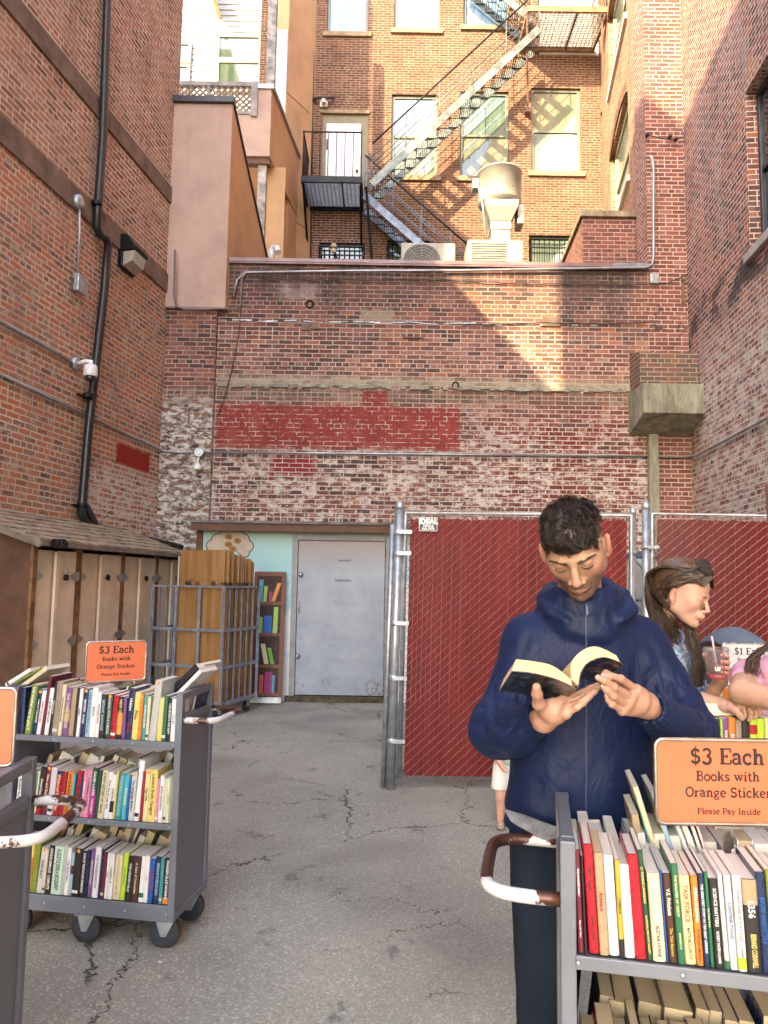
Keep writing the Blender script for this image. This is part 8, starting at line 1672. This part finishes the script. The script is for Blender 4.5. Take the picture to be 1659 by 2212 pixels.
# top
def sdf_cloth(f, disp, mat, name, parent, mi_, it=2):
    V, Q = f.mesh(); V = smooth_verts(V, Q, it, .5); N = vnormals(V, Q); V = V+N*disp(V)[:, None]; return skin_obj(name, [(xf(V, mi_), Q)], mat, parent)
ft_ = Field((.78, 2.60, .86), (1.36, 3.2, 1.46), .006); ft_.ell((1.05, 2.93, 1.25), (.155, .112, .17), 0); ft_.ell((1.02, 2.99, 1.02), (.165, .125, .16), .05)
ft_.chain([(1.04, 2.93, 1.36), sA, sA.lerp(elA, .75)], [.07, .064, .062], .02); ft_.chain([(1.09, 2.96, 1.36), sB, sB.lerp(Vector((1.24, 2.92, 1.12)), .7)], [.07, .064, .062], .02)
ft_.ell((1.09, 2.86, 1.43), (.075, .09, .085), .01, 's'); ft_.cut(lambda X, Y, Z: (.90-Z)+0*X+0*Y)
t = NT('floral_cotton'); p = t.obj(); n = t.noise(p, 34, 4, .7, dist=1.0); n2 = t.n('TexVoronoi'); t.put(n2.inputs[0], p); n2.inputs['Scale'].default_value = 26; c = t.ramp(n, [(.40, (.66, .72, .76)), (.47, (.40, .58, .74)), (.52, (.06, .20, .46)), (.60, (.10, .28, .55)), (.66, (.66, .70, .74))], 'EASE'); c = t.mix(t.mr(n2.outputs['Distance'], .16, .2, 1, 0), c, (.70, .74, .76)); t.set(col=c, rough=.8, sheen=.1)
sdf_cloth(ft_, lambda V: vnoise(V, 40, 5)*.004+vnoise(V*np.array([1, 1, .5]), 90, 6)*.0022, t.m, 'floral_top', wo, mi)
fs_ = Field((.82, 2.82, .3), (1.26, 3.2, .96), .009); fs_.ell((1.02, 3.0, .90), (.165, .13, .12), 0); fs_.cone((1.02, 3.0, .88), (1.02, 3.0, .45), .15, .19, .03); sdf_cloth(fs_, lambda V: np.sin(np.arctan2(V[:, 1]-3, V[:, 0]-1.02)*14)*.008, plain('denim_skirt', (.10, .15, .25), .8), 'skirt', wo, mi)
# hair: cap and long strands
m_wh = hair_mat('brown_hair', (.040, .022, .013), (.13, .078, .045), .38); fh = Field((-.12, -.14, -.16), (.12, .16, .16), .0035); fh.ell((0, .022, .050), (.084, .098, .085), 0); fh.ell((0, .07, -.02), (.055, .045, .07), .03)
fh.cut(lambda X, Y, Z: np.where(Y < -.03, (.052+(-.03-Y)*.55)-Z, np.where(Y < .03, np.interp(np.clip(Y, -.03, .03), [-.03, .0, .03], [.052, .018, -.02])-Z, -1.0+0*Z))+0*X)
Vr, Qr = fh.mesh(); Vr = smooth_verts(Vr, Qr, 3, .5); Nr = vnormals(Vr, Qr); skin_obj('hair', [(xf(xf(Vr, wm), mi), Qr)], m_wh, wo); m_ws = hair_set('brown_strands', (.028, .015, .009), (.075, .044, .026), (.17, .11, .068), .36)
b = MB(mi); rw = random.Random(9)
def strand(b, P, r, n=12):
    b.mat(rw.choice((0, 0, 1, 1, 2))); w_ = Vector((rw.uniform(-1, 1), rw.uniform(-1, 1), rw.uniform(-.3, .3)))*.006; P = [P[0]]+[p+w_*math.sin(1.9*i+rw.uniform(-.5, .5)) for i, p in enumerate(P[1:], 1)]; Q = []
    for i in range(len(P)-1):
        a, b_, c, d = P[max(0, i-1)], P[i], P[i+1], P[min(len(P)-1, i+2)]
        for k in range(4): t_ = k/4; Q.append(.5*((2*b_)+(c-a)*t_+(2*a-5*b_+4*c-d)*t_*t_+(-a+3*b_-3*c+d)*t_**3))
    Q.append(P[-1]); b.tube(Q, [r*(1-.6*i/(len(Q)-1)) for i in range(len(Q))], 3, caps=False)
for _ in range(1500):      # swept back over the crown, then down the back
    x = rw.uniform(-.078, .078); top = wm @ Vector((x*.8, -.075+rw.uniform(-.01, .01), .095-abs(x)*.5)); s1 = wm @ Vector((x*1.08, -.02, .132-abs(x)*.62)); s2 = wm @ Vector((x*1.18, .06, .115-abs(x)*.5)); s3 = wm @ Vector((x*1.15, .118, .03))
    jx = rw.uniform(-.012, .012); e_ = at(rw.uniform(1404, 1452), rw.uniform(1322, 1350), 2.84+rw.uniform(-.05, .06)); e2 = e_+Vector((rw.uniform(-.02, .05), .0, -.03-rw.uniform(0, .06))); strand(b, [top, s1+Vector((0, 0, jx*.3)), s2, s3, e_.lerp(s3, .45)+Vector((-.015, 0, 0)), e_, e2], rw.uniform(.0009, .0017))
for _ in range(1000):      # side lock tucked behind the ear and falling in front of the shoulder
    x = -.078; y0 = rw.uniform(-.055, .02); top = wm @ Vector((x*.82, y0-.015, .072+rw.uniform(-.012, .03))); s1 = wm @ Vector((-.090, .012+rw.uniform(-.01, .015), .045+rw.uniform(-.015, .02))); s2 = wm @ Vector((-.086, .052+rw.uniform(-.01, .02), -.03)); f_ = rw.random()
    pA = at(1474+18*f_, 1345, 2.80+rw.uniform(-.03, .05)); pB = at(1486+20*f_+rw.uniform(-4, 4), 1385, 2.79+rw.uniform(-.02, .05)); pC = at(1497+20*f_+rw.uniform(-5, 5), 1425, 2.78+rw.uniform(-.02, .05)); pD = at(1498+18*f_+rw.uniform(-8, 8), 1465+rw.uniform(-15, 20), 2.78+rw.uniform(-.02, .05))
    strand(b, [top, s1, s2, pA, pB, pC, pD], rw.uniform(.0012, .0022))
b.build('long_hair', m_ws, wo, uv=False)
# sunglasses pushed up
sg = thing('sunglasses', 'black sunglasses pushed up on the hair of the woman', 'sunglasses', (0, 0, 0), M4=wm.copy()); gm = Rot('X', -8)
for g in (-1, 1):
    b = MB(T(g*.036, -.058, .122) @ Rot('X', -38) @ Matrix.Scale(1.15, 4) @ Rot('Z', g*12)); b.prism([(.030*math.cos(a*.2618), 0, .023*math.sin(a*.2618)-.004*math.cos(a*.5236)) for a in range(24)], (0, .0022, 0)); b.build('lens', M['glassdark'], sg, bevel=.0006)
    b = MB(T(g*.036, -.058, .122) @ Rot('X', -38) @ Matrix.Scale(1.15, 4) @ Rot('Z', g*12)); b.tube([(.0315*math.cos(a*.2618), .001, .0245*math.sin(a*.2618)-.004*math.cos(a*.5236)) for a in range(24)], .0028, 6, closed=True); b.build('rim', M['blackp'], sg)
    b = MB(); b.tube([(g*.070, -.052, .120), (g*.088, -.02, .090), (g*.088, .03, .045), (g*.084, .06, .02)], [.004, .004, .003, .002], 6); b.build('temple_arm', M['blackp'], sg)
b = MB(); b.tube([(-.008, -.064, .128), (0, -.067, .130), (.008, -.064, .128)], .0028, 6); b.build('bridge', M['blackp'], sg)
# cup with pink drink
cu = thing('plastic_cup', 'clear plastic cup with a little pink drink and straw, held by the woman', 'cup', cupc); mi = on(cupc); z0 = at(1545, 1466, Yc).z; z1 = at(1548, 1406, Yc).z
tg = NT('clear_plastic'); tg.set(col=(.92, .90, .90), rough=.05, trans=.9, ior=1.25); tg.b.inputs['Alpha'].default_value = .38
b = MB(mi); H = z1-z0; prof = [(.030, 0), (.0315, .002), (.041, H), (.043, H+.003), (.0405, H+.004)]; b.lathe(prof, (cupc.x, cupc.y, z0), seg=28); b.f = b.f[:-1]; b.mi = b.mi[:-1]; b.sm = b.sm[:-1]; b.build('cup', tg.m, cu)
b = MB(mi); b.lathe([(.0425, 0), (.044, .004), (.040, .012), (.036, .014), (.010, .015)], (cupc.x, cupc.y, z1), seg=28); b.build('lid', tg.m, cu)
tp = NT('pink_drink'); tp.set(col=(.70, .08, .10), rough=.1, trans=.3); b = MB(mi); b.lathe([(.0295, .002), (.0315, .016)], (cupc.x, cupc.y, z0), seg=24); b.build('drink', tp.m, cu)
b = MB(mi); b.cyl((cupc.x+.004, cupc.y, z0+.02), (at(1536, 1374, Yc).x, cupc.y-.005, at(1536, 1374, Yc).z), .0035, 10); b.build('straw', plain('pale_straw', (.55, .45, .52), .35), cu)
text_obj('ur', .028, T(-.012, -.0385, -.008) @ Rot('X', 85), M['white'], cu, bold=.0008)
# person in pink at the right edge
pc_ = at(1662, 1500, 2.75); pk = thing('person', 'person in a pink top with long brown hair, arm stretched forward, cut by right edge', 'person', (pc_.x, 2.8, 0)); mi = on((pc_.x, 2.8, 0)); px_ = pc_.x
S_ = lambda x, y, Y: Vector(at(x, y, Y))
fb = Field((px_-.45, 2.3, .05), (px_+.45, 3.2, 1.62), .008); hx = px_+.17; fb.ell((px_+.12, 2.80, 1.17), (.15, .11, .17), 0); fb.ell((px_+.12, 2.86, .95), (.16, .12, .15), .05); fb.cone((px_+.12, 2.78, 1.28), (hx-.02, 2.70, 1.40), .055, .05, .03)
fb.ell((hx, 2.66, 1.47), (.075, .09, .10), .02)
for g in (-1, 1): fb.chain([(px_+.12+g*.08, 2.88, .9), (px_+.12+g*.08, 2.86, .5), (px_+.12+g*.08, 2.9, .09)], [.08, .055, .036], .02); fb.cone((px_+.12+g*.08, 2.9, .07), (px_+.12+g*.08, 2.76, .05), .033, .028, .01)
shp, elp, wrp = S_(1614, 1464, 2.72), S_(1603, 1494, 2.58), S_(1700, 1520, 2.42); fb.chain([(px_+.05, 2.8, 1.22), shp, elp, wrp], [.055, .048, .044, .032], .03); fb.chain([wrp, wrp+Vector((.06, -.04, -.02)), wrp+Vector((.12, -.07, -.04))], [.03, .028, .016], .012)
V, Q = fb.mesh(); V = smooth_verts(V, Q, 2); skin_obj('body', [(xf(V, mi), Q)], skin_material('pale_skin', (.52, .32, .22)), pk)
ft_ = Field((px_-.3, 2.5, .86), (px_+.45, 3.1, 1.36), .007); ft_.ell((px_+.12, 2.80, 1.18), (.17, .125, .17), 0); ft_.ell((px_+.12, 2.86, .98), (.175, .135, .14), .05); ft_.chain([(px_+.08, 2.79, 1.26), (shp.x+.05, 2.77, 1.245), shp, shp.lerp(elp, .3)], [.07, .066, .060, .057], .03); ft_.ell((px_+.14, 2.74, 1.37), (.07, .09, .07), .01, 's')
sdf_cloth(ft_, lambda V: vnoise(V, 30, 15)*.006+vnoise(V, 80, 16)*.002, plain('pink_cotton', (.58, .30, .42), .85, var=.05), 'pink_top', pk, mi)
fs_ = Field((px_-.15, 2.6, .5), (px_+.4, 3.15, 1.0), .009); fs_.ell((px_+.12, 2.87, .9), (.17, .135, .12), 0); fs_.cone((px_+.12, 2.87, .88), (px_+.12, 2.87, .58), .15, .17, .03); sdf_cloth(fs_, lambda V: vnoise(V, 40, 3)*.004, plain('grey_skirt', (.2, .2, .22), .8), 'skirt', pk, mi)
b = MB(mi)
for _ in range(900):
    a = rw.uniform(0, 2*math.pi); ph = rw.uniform(0, 1.2); c0_ = Vector((hx, 2.67, 1.49)); d_ = Vector((math.sin(ph)*math.cos(a)*.085, math.sin(ph)*math.sin(a)*.10, math.cos(ph)*.105)); s0 = c0_+d_; s1 = c0_+Vector((d_.x*1.1-.02, d_.y*1.1, -.02)); f_ = rw.random(); e0_ = at(1634+20*f_, 1405+rw.uniform(-8, 8), 2.60+rw.uniform(0, .08)); e1_b = at(1606+34*f_, 1446-12*f_+rw.uniform(-6, 6), 2.62+rw.uniform(-.02, .05)); 
    if rw.random() < .9: e1_b = Vector((px_+.18+rw.uniform(-.08, .1), 2.95, 1.15)); e0_ = s1.lerp(e1_b, .5)
    strand(b, [s0, s1, e0_, e1_b, e1_b+Vector((rw.uniform(-.01, .03), 0, -.05*f_))], rw.uniform(.0012, .002))
b.build('long_hair', m_ws, pk, uv=False)
# child behind the man, mostly hidden
cx = at(1098, 1740, 5.0); ch = thing('person', 'small child in white shorts and pale green shirt half hidden behind the reading man', 'person', (cx.x, 5.0, 0)); mi = on((cx.x, 5.0, 0)); x0 = cx.x
fb = Field((x0-.22, 4.75, .0), (x0+.22, 5.2, .92), .006)
for g in (-1, 1): fb.chain([(x0+g*.05, 5.0, .36), (x0+g*.052, 4.98, .20), (x0+g*.052, 5.0, .05)], [.05, .036, .024], .015); fb.cone((x0+g*.052, 5.0, .03), (x0+g*.06, 4.93, .025), .024, .02, .01)
fb.ell((x0, 5.0, .50), (.075, .06, .13), .03); fb.cone((x0, 5.0, .6), (x0, 4.99, .67), .04, .032, .02); fb.ell((x0, 4.98, .755), (.062, .072, .08), .01); fb.chain([(x0-.08, 5.0, .575), (x0-.085, 4.95, .46), (x0-.05, 4.88, .40)], [.026, .022, .017], .01); fb.cone((x0-.05, 4.88, .40), (x0-.03, 4.855, .385), .017, .010, .006); fb.chain([(x0+.08, 5.0, .575), (x0+.10, 4.97, .46), (x0+.06, 4.88, .42)], [.026, .022, .017], .01)
V, Q = fb.mesh(); skin_obj('body', [(xf(smooth_verts(V, Q, 1), mi), Q)], skin_material('child_skin', (.56, .34, .25)), ch)
fs_ = Field((x0-.15, 4.88, .2), (x0+.15, 5.12, .45), .006)
for g in (-1, 1): fs_.cone((x0+g*.04, 5.0, .38), (x0+g*.058, 4.99, .25), .062, .056, .02)
fs_.cut(lambda X, Y, Z: (.245-Z)+0*X+0*Y); sdf_cloth(fs_, lambda V: vnoise(V, 60, 3)*.003, M['white'], 'shorts', ch, mi)
fs_ = Field((x0-.16, 4.88, .38), (x0+.16, 5.12, .68), .006); fs_.ell((x0, 5.0, .50), (.088, .072, .14), 0); fs_.cone((x0-.06, 5.0, .59), (x0-.09, 4.98, .54), .036, .036, .02); fs_.cone((x0+.06, 5.0, .59), (x0+.09, 4.98, .54), .036, .036, .02); fs_.cut(lambda X, Y, Z: (.40-Z)+0*X+0*Y); sdf_cloth(fs_, lambda V: vnoise(V, 60, 4)*.003, plain('pale_green_cotton', (.38, .52, .42), .8), 'shirt', ch, mi)
b = MB(mi); b.ball((x0, 4.995, .775), (.068, .075, .078), 20, 12); b.build('hair', m_wh, ch)
for g in (-1, 1): b = MB(mi); b.lathe([(.028, 0), (.032, .01), (.03, .035), (.026, .05)], (x0+g*.052, 5.0, .0), seg=14); b.ball((x0+g*.06, 4.945, .022), (.028, .045, .022), 14, 8); b.build('shoe', plain('tan_shoe', (.3, .26, .2), .7), ch)
# pram hood
pp = at(1580, 1375, 4.5); pr_ = thing('pram', 'blue grey pram hood and black strap behind the white price sign', 'pram', (pp.x, 4.5, 0)); mi = on((pp.x, 4.5, 0)); t_ = at(1580, 1354, 4.5).z; m_pram = plain('blue_grey_canvas', (.10, .14, .18), .8, var=.1); rx = .17
b = MB(mi); b.grid(lambda u, v: Vector((pp.x+.03+(rx*1.05)*math.cos(math.pi*u)*(1-.0*v), 4.5-.22+.5*v, t_-.26+.26*math.sin(math.pi*u)*math.sin(math.pi*(.25+.5*v)))), 20, 12); 
b.build('hood', m_pram, pr_); b = MB(mi); b.grid(lambda u, v: Vector((pp.x+.03+rx*1.07*math.cos(math.pi*(.78+.06*v)), 4.27+.5*u, t_-.26+.268*math.sin(math.pi*(.78+.06*v))*math.sin(math.pi*(.25+.5*u)))), 8, 3); b.build('strap', M['blackp'], pr_)
b = MB(mi); b.bx((pp.x-.13, 4.32, .42), (pp.x+.19, 4.80, t_-.26)); b.build('seat', m_pram, pr_, bevel=.03); b = MB(mi)
for g in (-.15, .2): b.tube([(pp.x+g, 4.25, .12), (pp.x+g, 4.5, .5), (pp.x+g, 4.9, 1.0)], .012, 8); b.tube([(pp.x+g, 4.9, .12), (pp.x+g, 4.5, .5), (pp.x+g, 4.3, .7)], .012, 8)
b.build('pram_frame', M['black'], pr_)
for g in (-.15, .2):
    for y in (4.25, 4.9): b = MB(mi); b.cyl((pp.x+g-.02, y, .12), (pp.x+g+.02, y, .12), .12, 20); b.build('wheel', M['blackp'], pr_, bevel=.008)
# scraps on the ground
for (x, y, s_, lb_) in ((347, 2085, .016, 'tiny crumpled white scrap of paper on the asphalt near the left cart'), (513, 1618, .006, 'tiny dark pebble on the asphalt right of the left cart')):
    p = gnd(x, y); b = MB(on(p)); rs_ = random.Random(3); b.add([p+Vector((rs_.uniform(-s_, s_), rs_.uniform(-s_, s_), rs_.uniform(.0, s_*1.2))) for _ in range(8)], [(0, 1, 2), (2, 3, 4), (4, 5, 6), (6, 7, 0), (1, 3, 5), (2, 6, 5), (0, 4, 7)]); o = b.build('litter', M['white'] if s_ > .01 else M['black'], label=lb_, cat='litter'); o.location = p
b = MB(); rl = random.Random(12)
for _ in range(260):
    x, y = rl.uniform(-2.6, 1.2), 9.75-abs(rl.gauss(0, .55)); r = rl.uniform(.004, .014); b.add([Vector((x+rl.uniform(-r, r), y+rl.uniform(-r, r), .008+rl.uniform(0, .006))) for _ in range(4)], [(0, 1, 2, 3)])
for _ in range(120):
    f_ = rl.random(); p = gnd(840+f_*240, 1690+8*f_)+Vector((rl.gauss(0, .06), rl.gauss(0, .10), 0)); r = rl.uniform(.004, .012); b.add([p+Vector((rl.uniform(-r, r), rl.uniform(-r, r), .010+rl.uniform(0, .006))) for _ in range(4)], [(0, 1, 2, 3)])
b.build('leaf_litter', plain('dry_leaf_bits', (.42, .36, .24), .9, var=.3, vscale=1), label='dry leaf crumbs and grit along the shed foot', cat='litter', kind='stuff')
bpy.context.view_layer.update()
